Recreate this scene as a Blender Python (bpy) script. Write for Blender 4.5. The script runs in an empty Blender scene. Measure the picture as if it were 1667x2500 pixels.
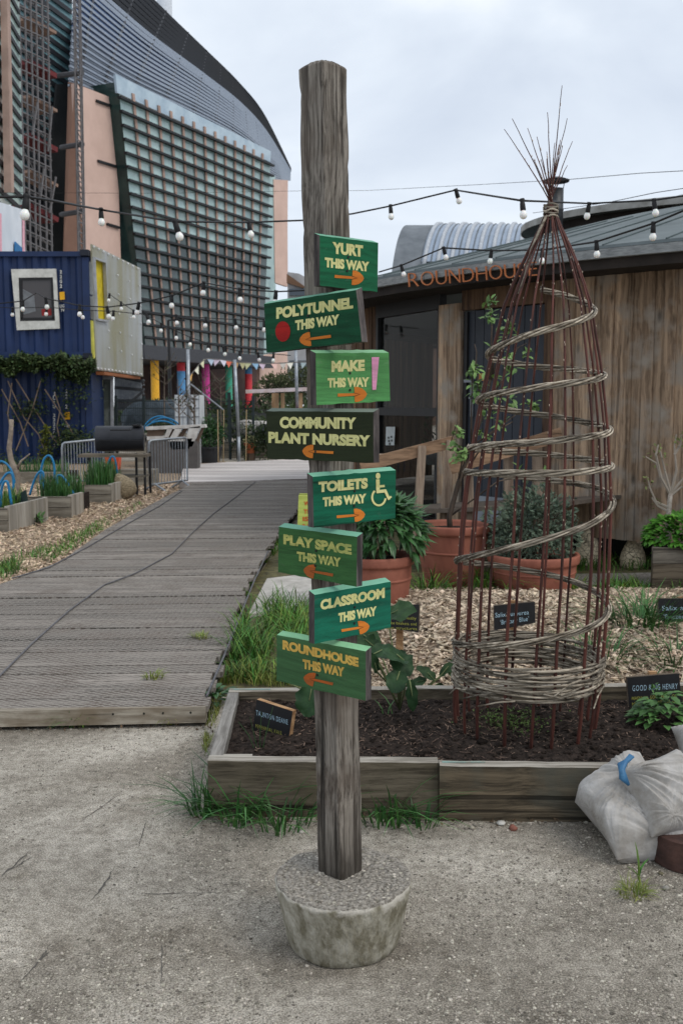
import bpy, math, random
from mathutils import Vector as V, Matrix, noise
R = math.radians
rnd = random.Random(7)
scene = bpy.context.scene
COL = scene.collection

# ------------------------------------------------------------------ camera, world, sun, exposure
F = 2431.0            # focal length in pixels of the 1667 x 2500 photograph
TH = R(6.2)           # the camera looks down by this angle
CAMZ = 1.5
ct, st = math.cos(TH), math.sin(TH)
cd = bpy.data.cameras.new('camera')
cam = bpy.data.objects.new('camera', cd); COL.objects.link(cam)
cam.location = (0, 0, CAMZ)
cam.rotation_euler = (math.pi / 2 - TH, 0, 0)
cd.sensor_fit = 'VERTICAL'; cd.sensor_height = 36.0; cd.lens = 36.0 * F / 2500.0
cd.clip_start = 0.05; cd.clip_end = 2000
cd.dof.use_dof = True; cd.dof.focus_distance = 2.75; cd.dof.aperture_fstop = 11.0
scene.camera = cam

SUN_EL, SUN_AZ = R(50), R(122)      # azimuth measured clockwise from +Y: behind the camera and to its right
world = bpy.data.worlds.new('World'); scene.world = world; world.use_nodes = True
nt = world.node_tree; nt.nodes.clear(); N = nt.nodes.new; L = nt.links.new
out = N('ShaderNodeOutputWorld'); bg = N('ShaderNodeBackground'); bg.inputs['Strength'].default_value = 0.1
sky = N('ShaderNodeTexSky'); sky.sky_type = 'NISHITA'; sky.sun_disc = False
sky.sun_elevation = SUN_EL; sky.sun_rotation = SUN_AZ; sky.air_density = 1.0; sky.dust_density = 1.5
tc = N('ShaderNodeTexCoord'); mp = N('ShaderNodeMapping'); mp.inputs['Scale'].default_value = (1.0, 1.0, 2.2)
mp.inputs['Location'].default_value = (3.1, 0.4, 0.85)
n1 = N('ShaderNodeTexNoise'); n1.inputs['Scale'].default_value = 2.6; n1.inputs['Detail'].default_value = 7; n1.inputs['Roughness'].default_value = 0.5
n1.inputs['Distortion'].default_value = 0.35
cr = N('ShaderNodeValToRGB'); e = cr.color_ramp.elements
e[0].position = 0.33; e[0].color = (6.5, 7.2, 8.3, 1)
e[1].position = 0.50; e[1].color = (7.9, 8.6, 9.5, 1)
x = e.new(0.66); x.color = (10.0, 10.4, 10.7, 1)
n2 = N('ShaderNodeTexNoise'); n2.inputs['Scale'].default_value = 1.3; n2.inputs['Detail'].default_value = 4
cr2 = N('ShaderNodeValToRGB'); cr2.color_ramp.elements[0].position = 0.35; cr2.color_ramp.elements[1].position = 0.6
cr2.color_ramp.elements[0].color = (0.88, 0.88, 0.88, 1); cr2.color_ramp.elements[1].color = (0.95, 0.95, 0.95, 1)
mx = N('ShaderNodeMixRGB')
L(tc.outputs['Generated'], mp.inputs['Vector']); L(mp.outputs[0], n1.inputs['Vector']); L(mp.outputs[0], n2.inputs['Vector'])
L(n1.outputs['Fac'], cr.inputs[0]); L(n2.outputs['Fac'], cr2.inputs[0]); L(cr2.outputs[0], mx.inputs[0])
L(sky.outputs[0], mx.inputs[1]); L(cr.outputs[0], mx.inputs[2]); L(mx.outputs[0], bg.inputs['Color']); L(bg.outputs[0], out.inputs['Surface'])

sl = bpy.data.lights.new('sun', 'SUN'); sl.energy = 1.25; sl.angle = R(28); sl.color = (1.0, 0.93, 0.83)
sun = bpy.data.objects.new('sun', sl); COL.objects.link(sun); sun.location = (0, 0, 60)
sdir = V((math.sin(SUN_AZ) * math.cos(SUN_EL), math.cos(SUN_AZ) * math.cos(SUN_EL), math.sin(SUN_EL)))
sun.rotation_euler = sdir.to_track_quat('Z', 'Y').to_euler()
scene.view_settings.view_transform = 'Standard'; scene.view_settings.look = 'None'
scene.view_settings.exposure = 0.15; scene.view_settings.gamma = 1.0
scene.cycles.max_bounces = 6; scene.cycles.diffuse_bounces = 3; scene.cycles.transparent_max_bounces = 8

# ------------------------------------------------------------------ helpers: where a pixel of the photograph lies in the world
def ray(u, v):
    a = (u - 833.5) / F; b = (1250.0 - v) / F
    return V((a, ct + b * st, -st + b * ct))
CAM = V((0, 0, CAMZ))
def G(u, v, z=0.0):
    d = ray(u, v); return CAM + d * ((z - CAMZ) / d.z)
def Q(u, v, Y):
    d = ray(u, v); return CAM + d * (Y / d.y)
def PLN(u, v, p0, n):
    d = ray(u, v); return CAM + d * ((p0 - CAM).dot(n) / d.dot(n))
def CYL(u, v, c, r, far=False):
    d = ray(u, v); ox, oy = -c[0], -c[1]
    A = d.x * d.x + d.y * d.y; B = ox * d.x + oy * d.y; Cc = ox * ox + oy * oy - r * r
    disc = max(B * B - A * Cc, 0.0); t = (-B - math.sqrt(disc)) / A
    if far: t = (-B + math.sqrt(disc)) / A
    return CAM + d * t

class MB:
    def __init__(s): s.v = []; s.f = []; s.m = []; s.cur = 0
    def add(s, vs, fs):
        o = len(s.v); s.v.extend([tuple(p) for p in vs])
        for f in fs: s.f.append([i + o for i in f]); s.m.append(s.cur)
    def hexa(s, b, t):      # bottom loop of 4, top loop of 4
        s.add(list(b) + list(t), [(3, 2, 1, 0), (4, 5, 6, 7), (0, 1, 5, 4), (1, 2, 6, 5), (2, 3, 7, 6), (3, 0, 4, 7)])
    def box(s, c, size, rz=0.0, rot=None):
        hx, hy, hz = size[0] / 2, size[1] / 2, size[2] / 2
        M = rot if rot is not None else Matrix.Rotation(rz, 3, 'Z'); c = V(c)
        P = [c + M @ V((sx * hx, sy * hy, sz * hz)) for sz in (-1, 1) for sx, sy in ((-1, -1), (1, -1), (1, 1), (-1, 1))]
        s.hexa(P[:4], P[4:])
    def bar(s, a, b, w, h, up=(0, 0, 1)):
        a = V(a); b = V(b); d = (b - a).normalized(); up = V(up)
        sd = d.cross(up)
        if sd.length < 1e-4: sd = d.cross(V((0, 1, 0)))
        sd.normalize(); u = sd.cross(d).normalized()
        x = sd * (w / 2); y = u * (h / 2)
        s.hexa([a - x - y, a + x - y, b + x - y, b - x - y], [a - x + y, a + x + y, b + x + y, b - x + y])
    def prism(s, pts, vec):
        n = len(pts); vec = V(vec); pts = [V(p) for p in pts]
        s.add(pts + [p + vec for p in pts], [tuple(range(n - 1, -1, -1)), tuple(range(n, 2 * n))] + [(i, (i + 1) % n, n + (i + 1) % n, n + i) for i in range(n)])
    def tube(s, pts, r, n=6, cap=True):
        pts = [V(p) for p in pts]; k = len(pts)
        rr = r if isinstance(r, (list, tuple)) else [r] * k
        ref = None; vs = []
        for i, p in enumerate(pts):
            d = (pts[min(i + 1, k - 1)] - pts[max(i - 1, 0)])
            d = d.normalized() if d.length > 1e-9 else V((0, 0, 1))
            if ref is None:
                ref = d.orthogonal().normalized()
            x = (ref - d * ref.dot(d))
            x = x.normalized() if x.length > 1e-6 else d.orthogonal().normalized()
            ref = x; y = d.cross(x)
            for j in range(n):
                a = 2 * math.pi * j / n; vs.append(p + (x * math.cos(a) + y * math.sin(a)) * rr[i])
        fs = []
        for i in range(k - 1):
            for j in range(n): fs.append((i * n + j, i * n + (j + 1) % n, (i + 1) * n + (j + 1) % n, (i + 1) * n + j))
        if cap: fs.append(tuple(range(n - 1, -1, -1))); fs.append(tuple((k - 1) * n + j for j in range(n)))
        s.add(vs, fs)
    def lathe(s, prof, c, n=28, M=None, jit=None):
        c = V(c); vs = []; fs = []
        for (r, z) in prof:
            for j in range(n):
                a = 2 * math.pi * j / n; p = V((r * math.cos(a), r * math.sin(a), z))
                if jit: p = jit(p)
                vs.append(c + (M @ p if M is not None else p))
        k = len(prof)
        for i in range(k - 1):
            for j in range(n): fs.append((i * n + j, i * n + (j + 1) % n, (i + 1) * n + (j + 1) % n, (i + 1) * n + j))
        if prof[0][0] > 1e-6: fs.append(tuple(range(n - 1, -1, -1)))
        if prof[-1][0] > 1e-6: fs.append(tuple((k - 1) * n + j for j in range(n)))
        s.add(vs, fs)
    def grid(s, fn, nu, nv):
        vs = [fn(i / nu, j / nv) for j in range(nv + 1) for i in range(nu + 1)]
        fs = [(j * (nu + 1) + i, j * (nu + 1) + i + 1, (j + 1) * (nu + 1) + i + 1, (j + 1) * (nu + 1) + i) for j in range(nv) for i in range(nu)]
        s.add(vs, fs)
    def ball(s, c, r, n=8, sq=(1, 1, 1)):
        k = max(4, n // 2 + 1); prof = [(r * math.sin(math.pi * i / k), -r * math.cos(math.pi * i / k)) for i in range(k + 1)]
        s.lathe([(max(a, 1e-5), b) for a, b in prof], c, n, Matrix.Diagonal(sq))
    def build(s, name, mat, parent=None, smooth=False, origin=None):
        me = bpy.data.meshes.new(name)
        if parent is not None:
            root = parent
            while root.parent is not None: root = root.parent
            o = V(root.location)
        elif origin is not None: o = V(origin)
        else:
            n = max(1, len(s.v)); o = V((sum(p[0] for p in s.v) / n, sum(p[1] for p in s.v) / n, min(p[2] for p in s.v)))
        me.from_pydata([(p[0] - o.x, p[1] - o.y, p[2] - o.z) for p in s.v], [], s.f)
        mats = mat if isinstance(mat, (list, tuple)) else [mat]
        for m in mats: me.materials.append(m)
        if len(mats) > 1: me.polygons.foreach_set('material_index', s.m)
        if smooth: me.polygons.foreach_set('use_smooth', [True] * len(me.polygons))
        me.update()
        ob = bpy.data.objects.new(name, me); COL.objects.link(ob)
        if parent is not None: ob.parent = parent
        else: ob.location = o
        return ob

def thing(name, label, cat, loc, group=None):
    o = bpy.data.objects.new(name, None); o.empty_display_size = 0.1; COL.objects.link(o)
    o.location = loc; return tag(o, label, cat, group)
def tag(o, label, cat, group=None, kind=None):
    o['label'] = label; o['category'] = cat
    if group: o['group'] = group
    if kind: o['kind'] = kind
    return o
def copy_tree(o, parent=None):
    c = o.copy(); COL.objects.link(c)
    if parent is not None: c.parent = parent
    for ch in o.children: copy_tree(ch, c)
    return c

def lin(c):
    c = c / 255.0
    return c / 12.92 if c <= 0.04045 else ((c + 0.055) / 1.055) ** 2.4
def S(r, g, b, k=1.0):
    return (min(lin(r) * k, .92), min(lin(g) * k, .92), min(lin(b) * k, .92), 1.0)

# ------------------------------------------------------------------ procedural materials
def mat(name, c, c2=None, c3=None, scale=6.0, stretch=(1, 1, 1), detail=6, rough=0.8, bump=0.3, bscale=None, bdist=0.01,
        spec=0.3, metal=0.0, isl=0.0, pos=(0.35, 0.65), hue=0.0, sheen=0.0, trans=0.0, sub=0.0):
    m = bpy.data.materials.new(name); m.use_nodes = True
    nt = m.node_tree; b = nt.nodes['Principled BSDF']; N = nt.nodes.new; L = nt.links.new
    b.inputs['Roughness'].default_value = rough; b.inputs['Metallic'].default_value = metal
    b.inputs['Specular IOR Level'].default_value = spec
    tc = N('ShaderNodeTexCoord'); mp = N('ShaderNodeMapping'); mp.inputs['Scale'].default_value = stretch
    L(tc.outputs['Object'], mp.inputs['Vector'])
    nz = N('ShaderNodeTexNoise'); nz.inputs['Scale'].default_value = scale; nz.inputs['Detail'].default_value = detail
    nz.inputs['Roughness'].default_value = 0.62
    L(mp.outputs[0], nz.inputs['Vector'])
    cr = N('ShaderNodeValToRGB'); e = cr.color_ramp.elements
    e[0].position, e[1].position = pos
    c2 = c2 or (c[0] * .7, c[1] * .7, c[2] * .7, 1)
    e[0].color = c2; e[1].color = c
    if c3: x = e.new(min(pos[1] + 0.17, .98)); x.color = c3
    L(nz.outputs['Fac'], cr.inputs[0]); col = cr.outputs[0]
    if isl or hue:
        g = N('ShaderNodeNewGeometry'); hs = N('ShaderNodeHueSaturation')
        mr = N('ShaderNodeMapRange'); mr.inputs['To Min'].default_value = 1 - isl; mr.inputs['To Max'].default_value = 1 + isl
        L(g.outputs['Random Per Island'], mr.inputs['Value']); L(mr.outputs[0], hs.inputs['Value'])
        if hue:
            wn = N('ShaderNodeTexWhiteNoise'); wn.noise_dimensions = '1D'; L(g.outputs['Random Per Island'], wn.inputs['W'])
            mh = N('ShaderNodeMapRange'); mh.inputs['To Min'].default_value = .5 - hue; mh.inputs['To Max'].default_value = .5 + hue
            L(wn.outputs['Value'], mh.inputs['Value']); L(mh.outputs[0], hs.inputs['Hue'])
        L(col, hs.inputs['Color']); col = hs.outputs[0]
    L(col, b.inputs['Base Color'])
    if bump:
        bn = N('ShaderNodeTexNoise'); bn.inputs['Scale'].default_value = bscale or scale * 4; bn.inputs['Detail'].default_value = 5
        L(mp.outputs[0], bn.inputs['Vector'])
        bp = N('ShaderNodeBump'); bp.inputs['Strength'].default_value = bump; bp.inputs['Distance'].default_value = bdist
        L(bn.outputs['Fac'], bp.inputs['Height']); L(bp.outputs[0], b.inputs['Normal'])
    if trans:
        b.inputs['Transmission Weight'].default_value = trans
    if sub:
        b.inputs['Subsurface Weight'].default_value = sub; b.inputs['Subsurface Radius'].default_value = (.02, .02, .02)
    return m

def wood(name, c, c2, ax='x', scale=40, crack=0.0, rough=0.85, bump=0.6, isl=0.0, stain=None, dist=0.004, wear=None):
    """weathered timber: fine grain lines along one axis, broad tone changes, dark cracks"""
    st_ = {'x': (.05, 1, 1), 'y': (1, .05, 1), 'z': (1, 1, .05), 'h': (.06, .06, 1)}[ax]
    m = bpy.data.materials.new(name); m.use_nodes = True
    nt = m.node_tree; b = nt.nodes['Principled BSDF']; N = nt.nodes.new; L = nt.links.new
    b.inputs['Roughness'].default_value = rough; b.inputs['Specular IOR Level'].default_value = 0.25
    tc = N('ShaderNodeTexCoord'); mp = N('ShaderNodeMapping'); mp.inputs['Scale'].default_value = st_
    L(tc.outputs['Object'], mp.inputs['Vector'])
    dn = N('ShaderNodeTexNoise'); dn.inputs['Scale'].default_value = 3.0; L(tc.outputs['Object'], dn.inputs['Vector'])
    ad = N('ShaderNodeVectorMath'); ad.operation = 'MULTIPLY_ADD'; ad.inputs[1].default_value = (.05, .05, .05)
    L(dn.outputs['Color'], ad.inputs[0]); L(mp.outputs[0], ad.inputs[2])
    g = N('ShaderNodeTexNoise'); g.inputs['Scale'].default_value = scale; g.inputs['Detail'].default_value = 8; g.inputs['Roughness'].default_value = .7
    L(ad.outputs[0], g.inputs['Vector'])
    cr = N('ShaderNodeValToRGB'); e = cr.color_ramp.elements; e[0].position = .40; e[1].position = .60; e[0].color = c2; e[1].color = c
    L(g.outputs['Fac'], cr.inputs[0])
    big = N('ShaderNodeTexNoise'); big.inputs['Scale'].default_value = 4.0; big.inputs['Detail'].default_value = 5; L(mp.outputs[0], big.inputs['Vector'])
    mr = N('ShaderNodeMapRange'); mr.inputs['From Min'].default_value = .3; mr.inputs['From Max'].default_value = .7
    mr.inputs['To Min'].default_value = .62; mr.inputs['To Max'].default_value = 1.25
    L(big.outputs['Fac'], mr.inputs['Value'])
    hs = N('ShaderNodeHueSaturation'); L(cr.outputs[0], hs.inputs['Color']); val = mr.outputs[0]
    if isl:
        ge = N('ShaderNodeNewGeometry'); m2 = N('ShaderNodeMapRange'); m2.inputs['To Min'].default_value = 1 - isl; m2.inputs['To Max'].default_value = 1 + isl
        L(ge.outputs['Random Per Island'], m2.inputs['Value'])
        mu = N('ShaderNodeMath'); mu.operation = 'MULTIPLY'; L(val, mu.inputs[0]); L(m2.outputs[0], mu.inputs[1]); val = mu.outputs[0]
    L(val, hs.inputs['Value']); col = hs.outputs[0]
    if stain:
        s2 = N('ShaderNodeTexNoise'); s2.inputs['Scale'].default_value = 5.0; s2.inputs['Detail'].default_value = 6; L(tc.outputs['Object'], s2.inputs['Vector'])
        c3 = N('ShaderNodeValToRGB'); c3.color_ramp.elements[0].position = .48; c3.color_ramp.elements[1].position = .68
        mxs = N('ShaderNodeMixRGB'); L(s2.outputs['Fac'], c3.inputs[0]); L(c3.outputs[0], mxs.inputs[0]); L(col, mxs.inputs[1]); mxs.inputs[2].default_value = stain
        col = mxs.outputs[0]
    if wear:
        mw_ = N('ShaderNodeMapping'); mw_.inputs['Scale'].default_value = tuple(.45 if t < 1 else 1.3 for t in st_); L(tc.outputs['Object'], mw_.inputs['Vector'])
        w2 = N('ShaderNodeTexNoise'); w2.inputs['Scale'].default_value = 30; w2.inputs['Detail'].default_value = 9; w2.inputs['Roughness'].default_value = .7; L(mw_.outputs[0], w2.inputs['Vector'])
        c5 = N('ShaderNodeValToRGB'); c5.color_ramp.elements[0].position = .63; c5.color_ramp.elements[1].position = .67
        mw = N('ShaderNodeMixRGB'); L(w2.outputs['Fac'], c5.inputs[0]); L(c5.outputs[0], mw.inputs[0]); L(col, mw.inputs[1]); mw.inputs[2].default_value = wear; col = mw.outputs[0]
    hgt = g.outputs['Fac']
    if crack:
        mc = N('ShaderNodeMapping'); mc.inputs['Scale'].default_value = tuple(.35 * t if t < 1 else t for t in st_); L(tc.outputs['Object'], mc.inputs['Vector'])
        c4 = N('ShaderNodeTexNoise'); c4.inputs['Scale'].default_value = 26; c4.inputs['Detail'].default_value = 2; L(mc.outputs[0], c4.inputs['Vector'])
        m3 = N('ShaderNodeMapRange'); m3.inputs['From Min'].default_value = .31; m3.inputs['From Max'].default_value = .37; L(c4.outputs['Fac'], m3.inputs['Value'])
        mxc = N('ShaderNodeMixRGB'); mxc.blend_type = 'MULTIPLY'; mxc.inputs[0].default_value = crack; L(col, mxc.inputs[1]); L(m3.outputs[0], mxc.inputs[2]); col = mxc.outputs[0]
        mm = N('ShaderNodeMath'); mm.operation = 'MULTIPLY_ADD'; mm.inputs[1].default_value = .5; L(m3.outputs[0], mm.inputs[0]); L(hgt, mm.inputs[2]); hgt = mm.outputs[0]
    L(col, b.inputs['Base Color'])
    bp = N('ShaderNodeBump'); bp.inputs['Strength'].default_value = bump; bp.inputs['Distance'].default_value = dist
    L(hgt, bp.inputs['Height']); L(bp.outputs[0], b.inputs['Normal'])
    return m

def glass_dark(name, c, rough=0.08, spec=0.6):
    m = bpy.data.materials.new(name); m.use_nodes = True; b = m.node_tree.nodes['Principled BSDF']
    b.inputs['Base Color'].default_value = c; b.inputs['Roughness'].default_value = rough; b.inputs['Specular IOR Level'].default_value = spec
    return m

# ------------------------------------------------------------------ lettering
TEXTS = {}
def text2d(s, bold=0.0, space=1.0):
    key = (s, bold, space)
    if key in TEXTS: return TEXTS[key]
    cu = bpy.data.curves.new('lettering', 'FONT'); cu.body = s; cu.offset = bold; cu.space_character = space; cu.resolution_u = 4
    ob = bpy.data.objects.new('lettering', cu); COL.objects.link(ob)
    dg = bpy.context.evaluated_depsgraph_get(); dg.update(); ev = ob.evaluated_get(dg); me = ev.to_mesh()
    vs = [(p.co.x, p.co.y) for p in me.vertices]; fs = [tuple(p.vertices) for p in me.polygons]; ev.to_mesh_clear()
    bpy.data.objects.remove(ob); bpy.data.curves.remove(cu)
    x0 = min(p[0] for p in vs); x1 = max(p[0] for p in vs); y0 = 0.0 - bold; h = 0.729 + 2 * bold
    vs = [((px - x0) / (x1 - x0), (py - y0) / h) for px, py in vs]
    TEXTS[key] = (vs, fs); return TEXTS[key]
def lay_text(mb, s, Lp, Rp, h, proj, bold=0.0, space=1.0, up=None, vec=None):
    """lettering s with its baseline from pixel Lp to Rp and capitals h pixels tall, laid on the surface that proj(u, v) returns"""
    vs, fs = text2d(s, bold, space); up = up or (0.0, -1.0)
    P = [proj(Lp[0] + (Rp[0] - Lp[0]) * a + up[0] * h * b, Lp[1] + (Rp[1] - Lp[1]) * a + up[1] * h * b) for a, b in vs]
    mb.add(P, fs)
    if vec is not None:
        vec = V(vec); mb.add([p + vec for p in P], [tuple(reversed(f)) for f in fs])
        ed = {}
        for f in fs:
            for i in range(len(f)):
                a, b = f[i], f[(i + 1) % len(f)]
                ed[(min(a, b), max(a, b))] = None if (min(a, b), max(a, b)) in ed else (a, b)
        side = [e_ for e_ in ed.values() if e_]
        o = [p for p in P] + [p + vec for p in P]; n = len(P)
        mb.add(o, [(b, a, a + n, b + n) for a, b in side])
def stroke(mb, pts, w, proj):
    """a painted stroke of width w pixels along pixel points, as one strip"""
    k = len(pts); Lf = []; Rt = []
    for i, p in enumerate(pts):
        a = pts[max(i - 1, 0)]; b = pts[min(i + 1, k - 1)]; dx, dy = b[0] - a[0], b[1] - a[1]; l = math.hypot(dx, dy) or 1
        nx, ny = -dy / l * w / 2, dx / l * w / 2
        Lf.append(proj(p[0] + nx, p[1] + ny)); Rt.append(proj(p[0] - nx, p[1] - ny))
    mb.add(Lf + Rt, [(i, i + 1, k + i + 1, k + i) for i in range(k - 1)])

# ------------------------------------------------------------------ plants
def leaf(mb, p, d, up, ln, w, droop=0.3, fold=0.25):
    p = V(p); d = V(d).normalized(); up = V(up); sd = d.cross(up)
    if sd.length < 1e-3: sd = d.orthogonal()
    sd.normalize(); u = sd.cross(d).normalized()
    def P(t, s): return p + d * (ln * t) - u * (droop * ln * t * t) + sd * (s * w / 2) + u * (abs(s) * fold * w / 2)
    vs = [P(0, 0), P(.28, -.85), P(.28, 0), P(.28, .85), P(.62, -.9), P(.62, 0), P(.62, .9), P(1, 0)]
    mb.add(vs, [(0, 2, 1), (0, 3, 2), (1, 2, 5, 4), (2, 3, 6, 5), (4, 5, 7), (5, 6, 7)])
def small_leaf(mb, p, d, up, ln, w):
    p = V(p); d = V(d).normalized(); sd = d.cross(V(up))
    if sd.length < 1e-3: sd = d.orthogonal()
    sd.normalize(); u = sd.cross(d)
    mb.add([p, p + d * ln * .5 + sd * w / 2 + u * w * .15, p + d * ln, p + d * ln * .5 - sd * w / 2 + u * w * .15], [(0, 1, 2), (0, 2, 3)])
def rdir(r=rnd, zmin=-1.0):
    while True:
        v = V((r.uniform(-1, 1), r.uniform(-1, 1), r.uniform(zmin, 1)))
        if 0.05 < v.length <= 1: return v.normalized()
def bush(mb, c, rad, n, size, seed=1, hollow=.35, zmin=-0.3, asp=.45, nscale=2.2, thr=-.12):
    r = random.Random(seed); c = V(c); k = 0; tries = 0
    while k < n and tries < n * 6:
        tries += 1
        d = rdir(r, zmin); t = hollow + (1 - hollow) * r.random() ** .6
        bumpy = 1 + .28 * noise.noise(V((d.x * 2 + seed, d.y * 2, d.z * 2)))
        p = c + V((d.x * rad[0], d.y * rad[1], d.z * rad[2])) * (t * bumpy)
        if noise.noise((p - c) * (nscale / max(rad)) * 1.6 + V((seed * 3.1, 0, 0))) < thr: continue
        o = (d + rdir(r) * .9).normalized(); s = size * r.uniform(.6, 1.35)
        small_leaf(mb, p, o, rdir(r), s, s * asp); k += 1
def blade(mb, p, h, az, lean, w, r=rnd):
    p = V(p); dx = V((math.cos(az), math.sin(az), 0)); sd = V((-dx.y, dx.x, 0)) * (w / 2)
    vs = []
    for t, k in ((0, 1), (.35, .95), (.7, .7)):
        q = p + dx * (lean * h * t * t) + V((0, 0, h * t * (1 - .35 * lean * t)))
        vs += [q - sd * k, q + sd * k]
    vs.append(p + dx * (lean * h) + V((0, 0, h * (1 - .35 * lean))))
    mb.add(vs, [(0, 1, 3, 2), (2, 3, 5, 4), (4, 5, 6)])
def tuft(mb, c, n, rad, h, w, lean=(.3, 1.0), r=rnd):
    for _ in range(n):
        a = r.uniform(0, 6.283); q = rad * math.sqrt(r.random())
        blade(mb, (c[0] + q * math.cos(a), c[1] + q * math.sin(a), c[2]), h * r.uniform(.45, 1.15), a + r.uniform(-1, 1), r.uniform(*lean), w * r.uniform(.7, 1.3), r)
def chip(mb, p, ln, w, t, r):
    M = Matrix.Rotation(r.uniform(0, 6.28), 3, 'Z') @ Matrix.Rotation(r.gauss(0, .35), 3, 'Y') @ Matrix.Rotation(r.gauss(0, .35), 3, 'X')
    mb.box(p, (ln, w, t), rot=M)
def inside(p, poly):
    x, y = p[0], p[1]; c = False; n = len(poly)
    for i in range(n):
        x1, y1 = poly[i][0], poly[i][1]; x2, y2 = poly[(i + 1) % n][0], poly[(i + 1) % n][1]
        if (y1 > y) != (y2 > y) and x < (x2 - x1) * (y - y1) / (y2 - y1) + x1: c = not c
    return c
# ================================================================== GROUND
def ground_mat():
    m = bpy.data.materials.new('gravelly concrete'); m.use_nodes = True
    nt = m.node_tree; b = nt.nodes['Principled BSDF']; N = nt.nodes.new; L = nt.links.new
    b.inputs['Roughness'].default_value = .95; b.inputs['Specular IOR Level'].default_value = .12
    tc = N('ShaderNodeTexCoord')
    def nz(sc, det, rg=.6, dist=0):
        n = N('ShaderNodeTexNoise'); n.inputs['Scale'].default_value = sc; n.inputs['Detail'].default_value = det; n.inputs['Roughness'].default_value = rg
        n.inputs['Distortion'].default_value = dist; L(tc.outputs['Object'], n.inputs['Vector']); return n.outputs['Fac']
    def ramp(f, *st):
        c = N('ShaderNodeValToRGB'); e = c.color_ramp.elements
        e[0].position, e[0].color = st[0]; e[1].position, e[1].color = st[-1]
        for p, q in st[1:-1]: x = e.new(p); x.color = q
        L(f, c.inputs[0]); return c.outputs[0]
    def mixc(t, f, a, bb):
        x = N('ShaderNodeMixRGB'); x.blend_type = t
        if isinstance(f, float): x.inputs[0].default_value = f
        else: L(f, x.inputs[0])
        L(a, x.inputs[1]); L(bb, x.inputs[2]); return x.outputs[0]
    base = ramp(nz(.9, 8, .66, .4), (.34, S(122, 115, 105)), (.5, S(168, 161, 150)), (.66, S(212, 205, 194)))
    fine = ramp(nz(190, 5, .8), (.39, (.28, .27, .26, 1)), (.5, (.92, .92, .91, 1)), (.61, (1.8, 1.78, 1.75, 1)))
    c = mixc('MULTIPLY', .8, base, fine)
    med = ramp(nz(26, 7, .75), (.38, (.55, .54, .52, 1)), (.58, (1.1, 1.1, 1.1, 1)))
    c = mixc('MULTIPLY', .8, c, med)
    vo = N('ShaderNodeTexVoronoi'); vo.inputs['Scale'].default_value = 120; L(tc.outputs['Object'], vo.inputs['Vector'])
    sp = ramp(vo.outputs['Distance'], (.10, (1, 1, 1, 1)), (.28, (0, 0, 0, 1)))
    sel = ramp(vo.outputs['Color'], (.55, (0, 0, 0, 1)), (.72, (1, 1, 1, 1)))
    k = mixc('MULTIPLY', 1.0, sp, sel)
    peb = N('ShaderNodeRGB'); peb.outputs[0].default_value = S(205, 198, 184)
    c = mixc('MIX', k, c, peb.outputs[0])
    dk = ramp(nz(2.3, 6, .7, .6), (.55, (1, 1, 1, 1)), (.70, (.58, .55, .51, 1)))
    c = mixc('MULTIPLY', .8, c, dk)
    L(c, b.inputs['Base Color'])
    h = N('ShaderNodeMath'); h.operation = 'ADD'; L(nz(70, 8, .8), h.inputs[0]); L(nz(11, 5), h.inputs[1])
    bp = N('ShaderNodeBump'); bp.inputs['Strength'].default_value = .85; bp.inputs['Distance'].default_value = .012
    L(h.outputs[0], bp.inputs['Height']); L(bp.outputs[0], b.inputs['Normal'])
    return m
GM = ground_mat()
mb = MB(); mb.add([(-300, -6, 0), (300, -6, 0), (300, 600, 0), (-300, 600, 0)], [(0, 1, 2, 3)])
tag(mb.build('ground', GM, origin=(0, 0, 0)), 'grey gritty concrete ground in front of the beds and under the post', 'ground', kind='structure')

ICO = [(0, 0, -1), (.72, -.53, -.45), (-.28, -.85, -.45), (-.89, 0, -.45), (-.28, .85, -.45), (.72, .53, -.45), (.28, -.85, .45), (-.72, -.53, .45), (-.72, .53, .45), (.28, .85, .45), (.89, 0, .45), (0, 0, 1)]
ICF = [(0, 1, 2), (1, 0, 5), (0, 2, 3), (0, 3, 4), (0, 4, 5), (1, 5, 10), (2, 1, 6), (3, 2, 7), (4, 3, 8), (5, 4, 9), (1, 10, 6), (2, 6, 7), (3, 7, 8), (4, 8, 9), (5, 9, 10), (6, 10, 11), (7, 6, 11), (8, 7, 11), (9, 8, 11), (10, 9, 11)]
def pebble(mb, p, r, rr):
    s = V((r * rr.uniform(.7, 1.3), r * rr.uniform(.7, 1.3), r * rr.uniform(.35, .75))); a = rr.uniform(0, 6.28); c, q = math.cos(a), math.sin(a)
    vs = []
    for x, y, z in ICO:
        j = rr.uniform(.8, 1.15); x, y, z = x * s.x * j, y * s.y * j, z * s.z * j
        vs.append((p[0] + x * c - y * q, p[1] + x * q + y * c, p[2] + z))
    mb.add(vs, ICF)
rr = random.Random(3)
mb = MB(); k = 0
while k < 24000:
    u = rr.uniform(-60, 1730); v = rr.uniform(1760, 2560); w = noise.noise(V((u * .003, v * .004, 2.0)))
    dens = .42 + .5 * max(0, (u - 850) / 850) + .8 * w
    if v < 2010 and u > 480: dens += .1
    if rr.random() > dens: continue
    p = G(u, v, 0)
    if p.y > 3.46 and -.55 < p.x < 3: continue
    if (p.x - .0) ** 2 + (p.y - 2.66) ** 2 < .026: continue
    pebble(mb, (p.x, p.y, .0004), rr.choice((.0014, .0018, .0022, .0026, .003, .0036, .005)) * rr.uniform(.7, 1.2), rr); k += 1
M_peb = mat('pebbles', S(176, 170, 158), S(110, 104, 95), rough=.95, isl=.6, hue=.02, scale=30, bump=.2, spec=.15)
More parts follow.
